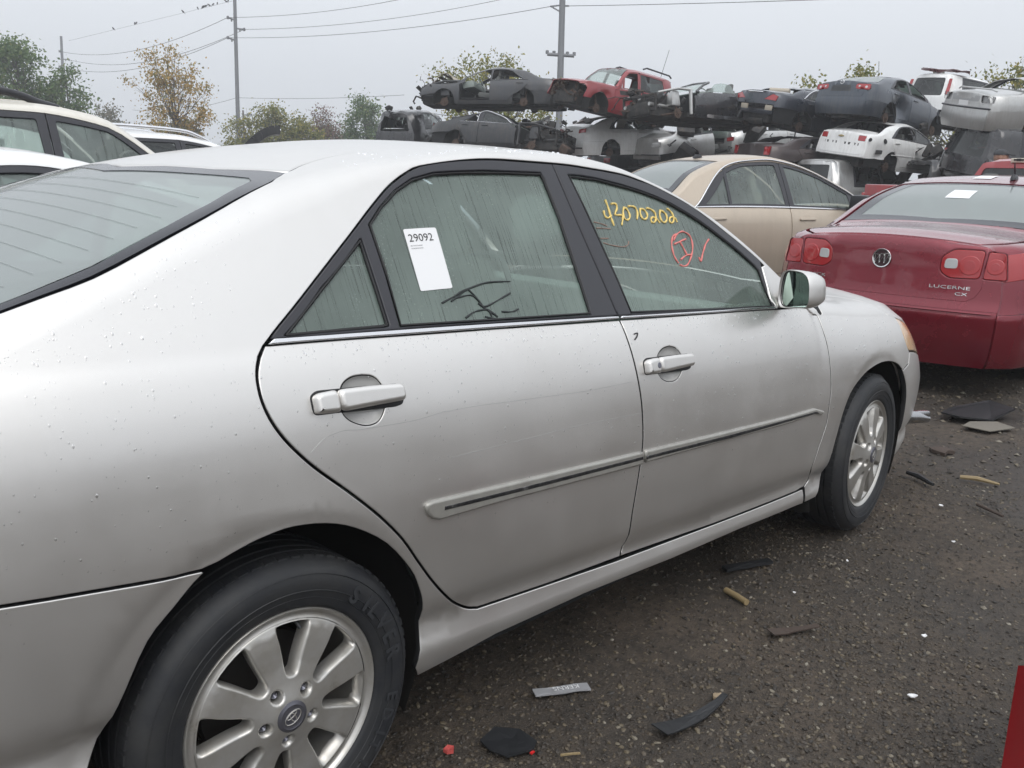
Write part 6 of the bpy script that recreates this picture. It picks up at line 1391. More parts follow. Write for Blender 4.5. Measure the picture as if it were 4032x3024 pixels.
bm = bmesh.new(); box(bm, Vector(pz) + Vector((-.018, 0, .008)), (.01, .15, .022)); box(bm, Vector(pz) + Vector((-.018, 0, .008)), (.01, .06, .034)); mesh('emblem', bm, M['ink'], pk)

# ------------------------------------------------------------------ the stacked wrecks
GW = 'wrecked cars in the stacks'
M['slate_paint'] = paint('slate_grey_paint', (.055, .057, .062), .4, .36, .4, .35, (.13, .11, .09))
M['charcoal_paint'] = paint('charcoal_paint', (.022, .023, .026), .3, .34, .5, .35, (.12, .10, .08))
M['wreck_red'] = paint('faded_red_paint', (.24, .014, .02), .1, .34, .6, .35, (.15, .07, .05))
M['wreck_white'] = paint('dirty_white_paint', (.80, .80, .79), 0, .36, .5, .25, (.30, .27, .23), 3)
M['blueblack_paint'] = paint('blue_black_paint', (.030, .035, .050), .4, .3, .7, .3, (.10, .10, .10))
M['steel_paint'] = paint('blue_grey_paint', (.055, .066, .084), .5, .32, .6, .3, (.16, .15, .14))
M['wreck_silver'] = paint('dull_silver_paint', (.50, .50, .49), .75, .36, .4, .35, (.25, .22, .19), 3)
M['brown_paint'] = paint('brown_paint', (.06, .045, .045), .5, .4, .4, .35)
M['bumper_black'] = paint('dark_bumper_plastic', (.03, .032, .036), 0, .45, .1, .4)

def bare_front(root, d, seed, m, lo=.35, hi=.95, n=46):
    """what is left when bonnet and wings are gone: rails, strut towers, radiator frame and loose engine parts"""
    a = d['arch'][1] - .42; xf = d['xf']; w = d['w']
    for sg in (-1, 1):
        bm = bmesh.new(); tube(bm, [(a - .1, sg * w * .86, hi - .02), (d['arch'][1], sg * w * .84, hi - .02), (xf - .3, sg * w * .72, hi - .16)], .035, 8); tube(bm, [(a, sg * .48, lo + .1), (xf - .15, sg * .48, lo + .16)], .05, 8); box(bm, (d['arch'][1], sg * w * .66, hi - .26), (.34, .26, .42), None, .06, .75)
        tube(bm, [(a - .05, sg * w * .9, .28), (a - .05, sg * w * .86, hi - .03)], .05, 8); mesh('inner_wing', bm, m, root, 40)
    bm = bmesh.new(); box(bm, (xf - .25, 0, hi - .2), (.06, w * 1.45, .07), None, .01); box(bm, (xf - .25, 0, lo + .02), (.06, w * 1.45, .08), None, .01)
    for y in (-.62, -.2, .2, .62): box(bm, (xf - .25, y * w / .9, (hi + lo) / 2 - .08), (.05, .06, hi - lo - .2))
    mesh('radiator_frame', bm, M['metal_dark'], root, 40)
    bm = bmesh.new(); box(bm, ((a + xf - .3) / 2, 0, lo + .12), (xf - .3 - a, w * 1.05, .45), None, .06); mesh('engine_bay', bm, M['metal_dark'], root, 40)
    bm = bmesh.new(); box(bm, (d['arch'][1] + .05, .0, (lo + hi) / 2 - .05), (.6, .7, .42), None, .06); mesh('engine', bm, M['metal_dark'], root, 40)
    bm = bmesh.new(); junk(bm, (a, -w * .7, lo), (xf - .15, w * .7, hi + .02), n, seed, .22); stuff(mesh('loose_parts', bm, M['metal_dark'], root, 40))
    bm = bmesh.new(); junk(bm, (a, -w * .72, lo), (xf - .1, w * .72, hi), 10, seed + 7, .16); stuff(mesh('rusty_parts', bm, M['rust'], root, 40))

def wreck(name, label, d, m, loc, h, p, r, **k):
    k.setdefault('step', .13); k.setdefault('back_glass', None); k.setdefault('trim', None); k.setdefault('handle', True); k.setdefault('bl_border', False)
    return make_car(name, label, d, m, loc, (R(r), R(p), R(h)), GW, **k)

front_gone = ('fender_L', 'fender_R', 'hood', 'front_bumper', 'headlight')
d = dims(-1.10, 3.66, .885, 1.41, .22, (.95, .90), 1.04, (-.40, .32), (1.40, 2.22), .95, .74, (0, 2.62, .35, .34))
w, L_, S_, E_ = wreck('grey_sedan_wreck', 'slate grey sedan wreck lying on top of the leftmost stack, front door missing', d, M['slate_paint'], (21.36, 19.21, 3.1), 120, .4, 4.4, frame='body', missing=('door_fL', 'front_bumper', 'headlight', 'hood'), bpaint=M['bumper_black'], front_glass=False, dent=dents(1, [((-.6, .6, .5), (1.0, .7, .4), (0, -.05, .03))], .02), seed=1)
bare_front(w, d, 11, M['slate_paint'])
flap = bmesh.new()
for i in range(6): box(flap, (2.35 + i * .12, .3 - .02 * i, 1.02 + .16 * math.sin(i * .7)), (.13, 1.0, .015), Matrix.Rotation(R(-50 + 18 * i), 3, 'Y'))
mesh('bent_hood', flap, M['seat_tan'], w)
d = dims(-1.05, 3.75, .90, 1.38, .2, (.95, .90), 1.03, (-.35, .55), (1.35, 2.2), .93, .74, (0, 2.75, .36, .33), (.10, .62, .86, 1.95))
w, L_, S_, E_ = wreck('charcoal_coupe_wreck', 'charcoal coupe wreck with bright window trim and torn front, under the grey sedan', d, M['charcoal_paint'], (19.95, 20.57, 1.74), -75, .6, -9.2, missing=front_gone + ('rear_bumper',), trim='bright', glass_m={'door_fR': M['glass_dark']}, front_glass=False, dent=dents(2, [((-.7, 0, .8), (1.1, 1.1, .7), (.15, .1, -.12)), ((.2, 0, 1.3), (.9, 1, .6), (0, 0, -.16))], .04), seed=2)
bare_front(w, d, 22, M['charcoal_paint'])
bm = bmesh.new(); q = np.array(spl([(.78, 1.02), (.80, 1.96), (1.3, 1.985), (1.75, 1.97), (2.0, 1.6)], 5)); tube(bm, S_.P(q, np.full(len(q), .008)).tolist(), .018, 6); mesh('window_trim', bm, M['bright'], w, 60)
d = dims(-.95, 3.6, .90, 1.72, .28, (1.08, 1.03), 1.1, (-1, -.9), (1.45, 2.2), 1.1, .95, (0, 2.65, .39, .36), (-.3, -.18, 1.0, 1.8), k=.3, suv=True)
w, *_ = wreck('black_wagon_wreck', 'black wagon wreck without glass at the far left end of the stacks', d, M['black_paint'], (19.84, 23.43, 1.55), 22, -2.9, .3, missing=('rear_bumper', 'front_bumper', 'headlight', 'lamps'), front_glass=False, glass_m=M['glass_dark'], cat='suv', lamps=[], dent=dents(3, [((-.8, 0, 1.5), (.9, 1.2, .7), (.1, .2, -.12)), ((1.5, -.7, 1.5), (1.2, .9, .8), (0, .1, -.25))], .07), seed=3)
bm = bmesh.new(); junk(bm, (-.9, -.8, .9), (1.8, .8, 1.8), 14, 5, .2); stuff(mesh('loose_parts', bm, M['metal_dark'], w, 40))
d = dims(-.93, 3.5, .90, 1.76, .3, (1.08, 1.06), 1.1, (-1, -.9), (1.40, 2.02), 1.13, 1.02, (0, 2.65, .40, .38), (-.35, -.22, .98, 1.72), k=.24, suv=True)
w, L_, S_, E_ = wreck('red_jeep_wreck', 'red boxy off-roader wreck with roof rails and no grille, high on the stack', d, M['wreck_red'], (23.69, 16.74, 2.68), 176, -6, -5.3, frame='body', missing=('front_bumper', 'headlight', 'rear_bumper'), glass_m={'door_fL': None, 'door_rL': M['glass_dark']}, back_glass='dark', cat='suv', lamps=[], dent=dents(4, [((2.4, .6, .8), (.9, .8, .6), (-.05, -.12, .05)), ((1.3, .8, .7), (.7, .5, .4), (0, -.10, 0))], .05), seed=4)
bm = bmesh.new(); junk(bm, (2.75, -.62, .5), (3.45, .62, 1.0), 40, 44, .2); stuff(mesh('loose_parts', bm, M['rust'], w, 40)); bm = bmesh.new(); box(bm, (2.9, 0, .72), (.5, .8, .45), None, .05); mesh('engine', bm, M['metal_dark'], w, 40)
for sg in (-1, 1):
    bm = bmesh.new(); tube(bm, [(-.6, sg * .58, 1.78), (-.5, sg * .58, 1.84), (.6, sg * .58, 1.86), (.75, sg * .58, 1.80)], .025, 8); mesh('roof_rail', bm, M['black_trim'], w, 50)
bm = bmesh.new(); tube(bm, [(-.2, .5, 1.75), (-.35, .5, 2.6)], .008, 6); mesh('whip_aerial', bm, M['black_trim'], w)
d = dims(-1.05, 3.65, .91, 1.36, .2, (.95, .9), 1.02, (-.2, .4), (1.30, 2.05), .95, .76, (0, 2.72, .36, .33), (.12, .3, .5, 1.75))
w, L_, S_, E_ = wreck('black_convertible_wreck', 'black convertible wreck with an open top and stripped engine bay, beside the red off-roader', d, M['black_paint'], (23.49, 13.22, 2.6), 170, -.9, 5.2, missing=front_gone + ('roof', 'rear_bumper', 'door_rL', 'door_rR', 'trunk'), front_glass=False, dent=dents(5, [((-.3, 0, .9), (1.1, 1, .6), (0, 0, -.12))], .05), lamps=[], seed=5)
bare_front(w, d, 55, M['wreck_silver'])
g = sheet(S_, full([(1.33, 4), (1.35, 3.05), (2.0, 3.05), (2.03, 4)]), step=.1, off=-.004).obj('windscreen', M['glass_mid'], w)
bm = bmesh.new(); q = np.array([(1.98, 1.2), (1.98, 3.0), (1.6, 3.03), (1.34, 3.05), (1.32, 4), (1.34, 4.95), (1.6, 4.97), (1.98, 5.0), (1.98, 6.8)]); tube(bm, S_.P(q, np.zeros(len(q))).tolist(), .035, 8); mesh('windscreen_frame', bm, M['black_paint'], w, 50)
g = sheet(S_, rnd([(.55, 1.02), (.60, 1.8), (1.25, 1.85), (1.7, 1.05)], .02, 2), step=.1, off=0, mirror=True).obj('window_pane', M['glass_mid'], w)
bm = bmesh.new(); box(bm, (1.0, .93, .26), (1.5, .012, .085)); sp = mesh('sill_plate', bm, M['bright'], w)
me = text_mesh('MUSTANG', .085, .002); me.transform(Matrix.Translation((.62 + .85, .942, .228)) @ Matrix.Rotation(math.pi, 4, 'Z') @ Matrix.Rotation(math.pi / 2, 4, 'X')); me.materials.append(M['ink']); link('lettering', me, sp)
d = dims(-.95, 3.65, .895, 1.47, .2, (1.0, .95), 1.12, (-.52, .35), (1.25, 2.25), .99, .8, (0, 2.685, .36, .33), (-.05, .38, 1.0, 1.9))
lq = [rnd([(sg * .45, .87), (sg * .46, .99), (sg * .78, 1.03), (sg * .77, .90)], .02, 2) for sg in (1, -1)]
w, L_, S_, E_ = wreck('white_compact_wreck', 'white compact sedan wreck with a tail lamp facing us, under the red off-roader', d, M['wreck_white'], (23.1, 17.78, 1.73), -16.2, -2.7, .8, missing=('headlight', 'trunk') if False else ('headlight',), glass_m={'door_fR': M['glass_dark']}, lamps=lq, seed=6, lid_y=.45)
bm = bmesh.new(); q = np.array(spl([(-.05, 1.0), (.15, 1.6), (.38, 1.96), (1.0, 1.985), (1.5, 1.98), (1.9, 1.94)], 4)); tube(bm, S_.P(q, np.full(len(q), .004)).tolist(), .010, 6); mesh('window_trim', bm, M['bright'], w, 60)
bm = bmesh.new(); box(bm, (.62, -.5, 1.12), (.35, .05, .36), Matrix.Rotation(R(20), 3, 'X'), .05); mesh('airbag', bm, M['seat_tan'], w, 40)
bm = bmesh.new(); yy = np.linspace(-.68, .35, 12); tube(bm, E_.P(np.stack([yy, np.full(12, .42)], 1), np.full(12, .012)).tolist(), .022, 6); mesh('bumper_slot', bm, M['black_trim'], w, 50)
d = dims(-1.15, 3.8, .93, 1.55, .22, (1.03, .98), 1.15, (-.45, .30), (1.35, 2.3), 1.04, .84, (0, 2.87, .37, .34), (-.1, .32, 1.0, 1.9))
w, *_ = wreck('silver_sedan_wreck', 'silver sedan wreck with a crumpled rear wing, below the black convertible', d, M['wreck_silver'], (24.85, 15.96, 1.55), -14.9, -9.2, 1.2, missing=('rear_bumper', 'headlight', 'door_fR'), lamps=[rnd([(sg * .45, .84), (sg * .46, .98), (sg * .80, .99), (sg * .78, .84)], .02, 2) for sg in (1, -1)], lamp_m='clear_lens', dent=dents(7, [((-.9, .5, .8), (.8, 1.0, .6), (.12, 0, -.06)), ((.9, 0, 1.5), (1.6, 1.1, .6), (0, 0, -.14))], .06), seed=7)
d = dims(-1.05, 3.7, .90, 1.45, .2, (.98, .93), 1.06, (-.45, .35), (1.4, 2.25), .98, .78, (0, 2.72, .36, .33))
w, L_, S_, E_ = wreck('open_boot_wreck', 'silver sedan wreck with its boot lid standing open, tail facing us', d, M['wreck_silver'], (27.46, 14.92, 1.82), -20.9, -4.5, -1.7, missing=('trunk', 'headlight'), lamps=[rnd([(sg * .50, .72), (sg * .50, .84), (sg * .79, .86), (sg * .78, .73)], .02, 2) for sg in (1, -1)], plate=.60, bumper_z=.66, seed=8)
bm = bmesh.new(); box(bm, (-.62, 0, 1.40), (.05, 1.22, .72), Matrix.Rotation(R(-12), 3, 'Y'), .03); lid = mesh('boot_lid', bm, M['wreck_silver'], w, 40)
bm = bmesh.new(); box(bm, (-.66, 0, 1.42), (.02, .92, .42), Matrix.Rotation(R(-12), 3, 'Y'), .05); mesh('boot_lining', bm, M['dark'], lid, 40)
d = dims(-1.12, 3.75, .895, 1.45, .22, (1.0, .94), 1.08, (-.45, .42), (1.45, 2.3), .98, .78, (0, 2.78, .365, .33), (-.12, .42, 1.05, 1.92))
w, L_, S_, E_ = wreck('blue_black_sedan_wreck', 'blue black sedan wreck with red wedge lamps and a bare bumper beam, on the stack', d, M['blueblack_paint'], (23.91, 11.77, 2.57), -13.8, 5.9, 6.1, missing=('rear_bumper', 'headlight'), trim='bright', lamps=[[(sg * .36, .82), (sg * .60, .98), (sg * .79, .93), (sg * .74, .80)] for sg in (1, -1)], bumper_z=.70, glass_m={'door_rR': M['glass_dark']}, dent=dents(9, [((.2, 0, 1.4), (.9, 1.0, .5), (0, 0, -.12))], .04), seed=9)
bm = bmesh.new(); yy = np.linspace(-.28, .28, 9); tube(bm, E_.P(np.stack([yy, np.full(9, 1.0)], 1), np.full(9, .012)).tolist(), .022, 6); mesh('boot_bar', bm, M['chrome'], w, 50)
for y in (.25, -.62):
    bm = bmesh.new(); box(bm, E_.P(np.array([[y, .60]]), np.array([.02]))[0], (.05, .24, .13), None, .01); mesh('foam_block', bm, M['seat_tan'], w, 40)
bm = bmesh.new(); q = np.array(spl([(-.12, 1.0), (.12, 1.62), (.42, 1.96), (.8, 1.985)], 4)); tube(bm, S_.P(q, np.full(len(q), .006)).tolist(), .016, 6); mesh('window_trim', bm, M['bright'], w, 60)
bm = bmesh.new(); tube(bm, [(-.35, .3, 1.14), (-.1, -.2, 1.18)], .09, 10); mesh('rolled_carpet', bm, M['seat_tan'], w, 50)
d = dims(-1.07, 3.5, .89, 1.46, .22, (1.02, .96), 1.10, (-.52, .35), (1.40, 2.25), .99, .8, (0, 2.58, .36, .33), (-.10, .38, .98, 1.88))
lq = [rnd([(sg * .40, .86), (sg * .40, 1.0), (sg * .80, 1.0), (sg * .79, .84)], .06, 3) for sg in (1, -1)]
w, L_, S_, E_ = wreck('blue_grey_sedan_wreck', 'blue grey sedan wreck with round red tail lamps and a dented door, on the stack', d, M['steel_paint'], (24.32, 9.57, 2.75), -5.8, 4.8, 2.6, missing=('headlight', 'front_bumper'), lamps=lq, back_glass='rear', dent=dents(10, [((.45, -.9, .62), (.55, .5, .42), (0, .22, 0)), ((3.1, -.7, .6), (.7, .6, .6), (-.25, .15, 0))], .05), seed=10, trim='black_trim')
for sg in (1, -1):
    for c, rr in (((sg * .68, .92), .065), ((sg * .50, .935), .05)):
        sheet(E_, circle(rr, 18, c), step=.05, off=.009, bevel=.004, depth=.01).obj('lens_ring', M['lens_bowl'], w); sheet(E_, circle(rr * .5, 14, c), step=.05, off=.013, bevel=.003, depth=.01).obj('lens_ring', M['clear_lens'], w)
sheet(E_, rnd([(-.30, .80), (.30, .80), (.27, .96), (-.27, .96)], .02, 2), step=.08, off=.005, depth=.02).obj('plate_recess', M['bumper_black'], w)
bm = bmesh.new(); cap_ring(bm, E_, (0, 1.03), .05, .007, 24, .012)
for pts in ([(-.022, 1.062), (0, 1.025), (.022, 1.062)], [(-.036, 1.045), (-.014, .995), (0, 1.022), (.014, .995), (.036, 1.045)]):
    q = np.array(pts); tube(bm, E_.P(q, np.full(len(q), .013)).tolist(), .004, 5)
mesh('emblem', bm, M['chrome'], w, 50)
bm = bmesh.new(); tube(bm, [(.55, 0, 1.45), (.42, 0, 1.82)], .007, 6); mesh('whip_aerial', bm, M['black_trim'], w)
d = dims(-1.05, 3.75, .895, 1.46, .2, (1.02, .95), 1.10, (-.50, .36), (1.45, 2.32), .99, .8, (0, 2.85, .36, .33), (-.10, .40, 1.05, 1.92))
w, L_, S_, E_ = wreck('white_sedan_wreck', 'white sedan wreck with no rear bumper, under the blue grey sedan wreck', d, M['wreck_white'], (24.15, 9.34, 1.53), -7.3, 1.7, 6.5, missing=('rear_bumper', 'headlight'), lamps=[rnd([(sg * .46, .86), (sg * .46, 1.0), (sg * .66, 1.0), (sg * .66, .86)], .02, 2) for sg in (1, -1)], bumper_z=.46, glass_m={'door_fR': M['glass_dark']}, dent=dents(11, [((3.3, -.6, .7), (.7, .6, .6), (-.2, .1, .05)), ((-.6, -.85, .6), (.4, .4, .4), (.02, .08, 0))], .05), seed=11)
bm = bmesh.new(); box(bm, E_.P(np.array([[.02, .94]]), np.array([.012]))[0], (.02, .16, .032), None, .006); box(bm, E_.P(np.array([[.02, .94]]), np.array([.013]))[0], (.02, .06, .055), None, .006); mesh('emblem', bm, mat('gold_emblem', (.45, .36, .18), .35, .6), w, 40)
sheet(E_, [(-.52, .74), (.50, .74), (.50, .80), (-.52, .80)], step=.1, off=.004, depth=.02).obj('plate_slot', M['dark'], w)
for y in (.74, -.78): sheet(E_, circle(.045, 14, (y, .93)) if y > 0 else circle(.05, 14, (y, .92)), step=.05, off=.004, depth=.01).obj('lamp_hole', M['dark'], w)
sheet(S_, [(x, t) for x, t in circle(.075, 16, (-.42, .88))], step=.05, off=.003, depth=.01).obj('fuel_hole', M['dark'], w)
sheet(S_, rnd([(-.78, .46), (-.78, .60), (-.52, .60), (-.52, .48)], .02, 2), step=.06, off=.004, depth=.012).obj('vent_panel', M['bumper_black'], w)
for q_ in ((-.05, .47, 1.0, .50), (1.08, .50, 2.15, .53)):
    sheet(S_, [(q_[0], q_[1]), (q_[2], q_[3] - .01), (q_[2], q_[3] + .02), (q_[0], q_[1] + .03)], step=.08, off=.01, bevel=.005, depth=.012).obj('rub_strip', M['wreck_white'], w)
d = dims(-1.28, 3.8, .93, 1.45, .22, (.98, .92), 1.05, (-.35, .45), (1.5, 2.4), .96, .78, (0, 2.81, .37, .34), (-.1, .45, 1.1, 1.98))
w, L_, S_, E_ = wreck('silver_saloon_wreck', 'silver sedan wreck with a licence plate, no rear lamps, right end of top row', d, M['wreck_silver'], (23.61, 5.55, 2.47), -30.1, -2.2, 8.0, missing=('headlight', 'lamps', 'front_bumper'), plate=.76, lamps=[rnd([(sg * .50, .82), (sg * .48, .98), (sg * .82, .97), (sg * .80, .82)], .03, 2) for sg in (1, -1)], bumper_z=.74, dent=dents(12, [((.8, 0, 1.5), (1.7, 1.0, .5), (0, 0, -.20))], .05), seed=12)
sheet(E_, rnd([(-.44, .84), (.44, .84), (.46, .97), (-.46, .97)], .03, 2), step=.06, off=.006, bevel=.003, depth=.012).obj('lamp_panel', M['lamp_socket'], w)
bm = bmesh.new(); yy = np.linspace(-.8, .8, 14); tube(bm, E_.P(np.stack([yy, np.full(14, .70)], 1), np.full(14, .014)).tolist(), .022, 6); mesh('bumper_strip', bm, M['black_trim'], w, 50)
bm = bmesh.new(); tube(bm, [(-1.02, -.62, 1.07), (-1.06, -.5, 1.11), (-1.06, .5, 1.11), (-1.02, .62, 1.07)], .02, 8); mesh('boot_spoiler', bm, M['wreck_silver'], w, 50)
# lower tiers
d = dims(-1.05, 3.7, .90, 1.46, .2, (.98, .93), 1.06, (-.45, .35), (1.4, 2.25), .98, .78, (0, 2.72, .36, .33))
wreck('brown_sedan_wreck', 'dark brown sedan wreck with one red tail lamp, crushed under the blue black sedan', d, M['brown_paint'], (23.2, 11.2, 1.20), -22, 2, 2, missing=('rear_bumper', 'headlight', 'door_fR'), lamps=[rnd([(sg * .58, .74), (sg * .56, .96), (sg * .80, .98), (sg * .78, .74)], .02, 2) for sg in (1, -1)], dent=dents(13, [((.8, 0, 1.5), (1.9, 1.1, .8), (0, 0, -.22))], .05), seed=13)
d = dims(-1.15, 3.6, .93, 1.80, .3, (1.08, 1.05), 1.1, (-1, -.9), (1.5, 2.2), 1.12, .98, (0, 2.75, .40, .38), (-.28, -.2, 1.05, 1.85), k=.22, suv=True)
w, *_ = wreck('silver_wagon_wreck', 'silver tall wagon wreck at ground level under the white sedan wreck', d, M['wreck_silver'], (23.6, 9.75, .1), -9, 0, 0, missing=('headlight',), back_glass='dark', cat='suv', lamps=[rnd([(sg * .70, .72), (sg * .70, 1.02), (sg * .84, 1.02), (sg * .84, .72)], .03, 2) for sg in (1, -1)], lamp_m='clear_lens', seed=14)
d = dims(-1.10, 3.7, .94, 1.70, .3, (1.06, 1.03), 1.1, (-1, -.9), (1.5, 2.2), 1.12, .98, (0, 2.8, .40, .38), (-.28, -.2, 1.05, 1.85), k=.24, suv=True)
wreck('black_truck_wreck', 'black tall wagon wreck in shadow under the silver sedan with the plate', d, M['black_paint'], (23.36, 5.51, 1.05), -32, -1.6, 8, missing=('headlight', 'lamps', 'rear_bumper'), back_glass='dark', cat='suv', lamps=[rnd([(sg * .72, .74), (sg * .72, 1.0), (sg * .86, 1.0), (sg * .86, .74)], .03, 2) for sg in (1, -1)], dent=dents(15, [((.8, 0, 1.7), (1.9, 1.1, .7), (0, 0, -.12))], .05), seed=15)
d = dims(-.85, 3.5, .90, 1.68, .25, (1.04, 1.0), 1.1, (-1, -.9), (1.45, 2.2), 1.08, .92, (0, 2.65, .38, .35), (-.28, -.12, 1.0, 1.8), k=.28, suv=True)
w, L_, S_, E_ = wreck('white_wagon_wreck', 'white tall wagon wreck with an orange tail lamp, behind the top row', d, M['wreck_white'], (28.09, 8.96, 2.75), -14, 3, 3, missing=('headlight', 'rear_bumper'), back_glass='dark', cat='suv', glass_m=M['glass_dark'], lamps=[rnd([(sg * .62, 1.05), (sg * .58, 1.50), (sg * .68, 1.50), (sg * .74, 1.05)], .02, 2) for sg in (1, -1)], seed=16)
# more dark ones that fill the lower tiers
for (x, y, z, h, m_, lab) in ((25.3, 7.7, .3, -25, 'black_paint', 'black crushed sedan deep in the shade behind the black truck wreck'), (26.6, 6.9, 1.35, -22, 'charcoal_paint', 'charcoal crushed sedan in the shade right of the white sedan wreck'), (27.0, 11.6, .1, -15, 'black_paint', 'black crushed sedan at ground level behind the brown sedan wreck'), (26.2, 13.2, .5, -15, 'charcoal_paint', 'charcoal crushed sedan behind the open boot wreck'), (25.6, 18.9, .9, -15, 'charcoal_paint', 'charcoal crushed sedan behind the white compact wreck')):
    wreck('crushed_sedan', lab, d, M[m_], (x, y, z), h, 0, 0, missing=('headlight', 'rear_bumper'), step=.18, dent=dents(int(x * 7), [((.8, 0, 1.4), (1.8, 1.1, .6), (0, 0, -.15))], .05), seed=int(y * 3))
# two more at ground level that carry the stacks
d = dims(-1.05, 3.7, .90, 1.46, .2, (.98, .93), 1.06, (-.45, .35), (1.4, 2.25), .98, .78, (0, 2.72, .36, .33))
for (x, y, h, m_, lab) in ((23.6, 16.9, -15, 'charcoal_paint', 'charcoal sedan wreck at the bottom of the stack behind the pale blue car'), (25.0, 14.0, -18, 'wreck_red', 'faded red sedan wreck at the bottom of the stack below the open boot'), (20.6, 20.6, -60, 'wreck_red', 'faded red sedan wreck at the bottom under the charcoal coupe')):
    wreck('crushed_sedan', lab, d, M[m_], (x, y, .2), h, 0, 0, missing=('headlight', 'rear_bumper'), step=.16, dent=dents(int(x * 7), [((.8, 0, 1.4), (1.8, 1.1, .6), (0, 0, -.15))], .05), seed=int(y * 3))

# ------------------------------------------------------------------ loose things in and around the stacks
bm = bmesh.new(); rr_ = random.Random(12)
for k in range(26):
    t_ = k / 25; cx, cy = 26.2 + 1.2 * math.sin(k * 2.1), 6 + 16 * t_
    junk(bm, (cx - 2.0, cy - .5, .2), (cx + 1.2, cy + .5, 2.9), 9, 100 + k, .55)
junk(bm, (25.0, 6.4, .2), (27.0, 8.2, 2.2), 110, 901, .42); junk(bm, (25.2, 6.4, 2.3), (26.6, 7.5, 3.5), 50, 902, .32); junk(bm, (19.8, 20.5, 1.4), (22.6, 24.5, 3.0), 90, 903, .4); junk(bm, (22.5, 17.5, 2.2), (24.5, 20.0, 3.0), 40, 904, .35)
stuff(mesh('scrap_metal', bm, M['metal_dark'], None, 40))
bm = bmesh.new(); c0 = Vector((22.6, 17.6, 0)); zt = 2.75
HB = Vector((20.05, 16.42, 1.98))
tube(bm, [HB + Vector((.0, .0, .85)), HB + Vector((.03, .02, .4)), HB + Vector((0, 0, .12))], .012, 6)
hb_ = thing('hanging_brake_caliper', 'rusty brake caliper dangling on its hose in front of the white compact wreck', 'brake caliper', HB)
for v in bm.verts: v.co -= HB
mesh('hose', bm, M['metal_dark'], hb_); bm = bmesh.new(); box(bm, (0, 0, 0), (.16, .34, .26), Matrix.Rotation(.5, 3, 'X'), .05); box(bm, (-.02, .05, -.16), (.12, .2, .2), Matrix.Rotation(.2, 3, 'X'), .04); tube(bm, [(0, -.16, .05), (0, .18, -.06)], .05, 8); mesh('caliper', bm, M['rust'], hb_, 40)
def crumple(name, label, m, loc, rot, sx, sy, amp, seed):
    n = 12; bm = bmesh.new(); g = []
    for i in range(n):
        g.append([bm.verts.new(((i / (n - 1) - .5) * sx, (j / (n - 1) - .5) * sy, amp * noise.noise(Vector((i * .35 + seed, j * .35, seed))) + .25 * sx * (i / (n - 1) - .5) ** 2)) for j in range(n)])
    for i in range(n - 1):
        for j in range(n - 1): bm.faces.new((g[i][j], g[i + 1][j], g[i + 1][j + 1], g[i][j + 1]))
    r = bmesh.ops.solidify(bm, geom=bm.faces[:], thickness=.012); o = mesh(name, bm, m, None, 35); o.location = loc; o.rotation_euler = rot; tag(o, label, 'car panel'); return o
crumple('crumpled_panel', 'crumpled grey wing panel wedged between the coupe wreck and the white compact', M['slate_paint'], (22.0, 19.6, 2.5), (R(75), R(10), R(-40)), .9, .9, .5, 3)
crumple('bent_door_skin', 'pale silver door skin lying behind the crumpled grey wing', M['wreck_silver'], (22.7, 20.0, 2.75), (R(60), R(-15), R(-20)), 1.0, .6, .35, 8)
crumple('red_hood', 'dark red bonnet lying on the roof of the white tall wagon wreck', M['red_paint'], HOOD_AT, (R(5), R(-6), R(20)), 1.0, 1.3, .10, 5)
crumple('red_wing_panel', 'upright red panel at the bottom right corner of the photo', M['pickup_red'], (1.55, -2.20, .33), (R(90), R(-14), R(15)), .72, .9, .03, 2) if False else None
# red bodywork standing at the lower right corner
g_ = []; bm = bmesh.new()
for i in range(16):
    z = .01 + .36 * i / 15; row = []
    for j in range(10):
        a = j / 9; row.append(bm.verts.new((.055 * math.sin(a * 2.6) * 1.0 + .5 * a ** 1.4, -.62 * a, z + .0)))
        row[-1].co.x += .10 * (z - .15) + .02 * math.sin(z * 7)
    g_.append(row)
for i in range(15):
    for j in range(9): bm.faces.new((g_[i][j], g_[i][j + 1], g_[i + 1][j + 1], g_[i + 1][j]))
bmesh.ops.solidify(bm, geom=bm.faces[:], thickness=.02)
o = mesh('red_bumper_cover', bm, M['pickup_red'], None, 45); o.location = (RX, RY, 0); o.rotation_euler = (0, 0, R(15)); tag(o, 'bright red bumper cover standing at the bottom right corner, only its edge in view', 'bumper cover')

# ------------------------------------------------------------------ litter on the ground
def gz(x, y): return float(gh(np.array(x), np.array(y)))
def litter(name, label, cat, m, pts, thick, curl=0.0, lift=.004, sm=None):
    """a flat scrap: outline in metres on the ground, with a thickness and a curled surface"""
    q = np.array(pts, float); c = q.mean(0); bm = bmesh.new(); n = len(q); rings = []
    for k in (1.0, .7, .35):
        rings.append([(c + (p - c) * k) for p in q])
    def zz(p): return curl * (np.linalg.norm(p - c) / np.max(np.linalg.norm(q - c, axis=1))) ** 2 + .004 * noise.noise(Vector((p[0] * 25, p[1] * 25, thick * 100)))
    z0 = gz(*c) + lift + .008
    top = [[bm.verts.new((p[0], p[1], z0 + thick + zz(p))) for p in r] for r in rings]; ct = bm.verts.new((c[0], c[1], z0 + thick)); bot = [bm.verts.new((p[0], p[1], z0 + zz(p))) for p in rings[0]]
    for a, b in zip(top[:-1], top[1:]):
        for i in range(n): bm.faces.new((a[i], a[(i + 1) % n], b[(i + 1) % n], b[i]))
    for i in range(n): bm.faces.new((top[-1][i], top[-1][(i + 1) % n], ct)); bm.faces.new((bot[i], bot[(i + 1) % n], top[0][(i + 1) % n], top[0][i]))
    bm.faces.new(bot[::-1]); bmesh.ops.recalc_face_normals(bm, faces=bm.faces); o = mesh(name, bm, m, None, sm); tag(o, label, cat); return o
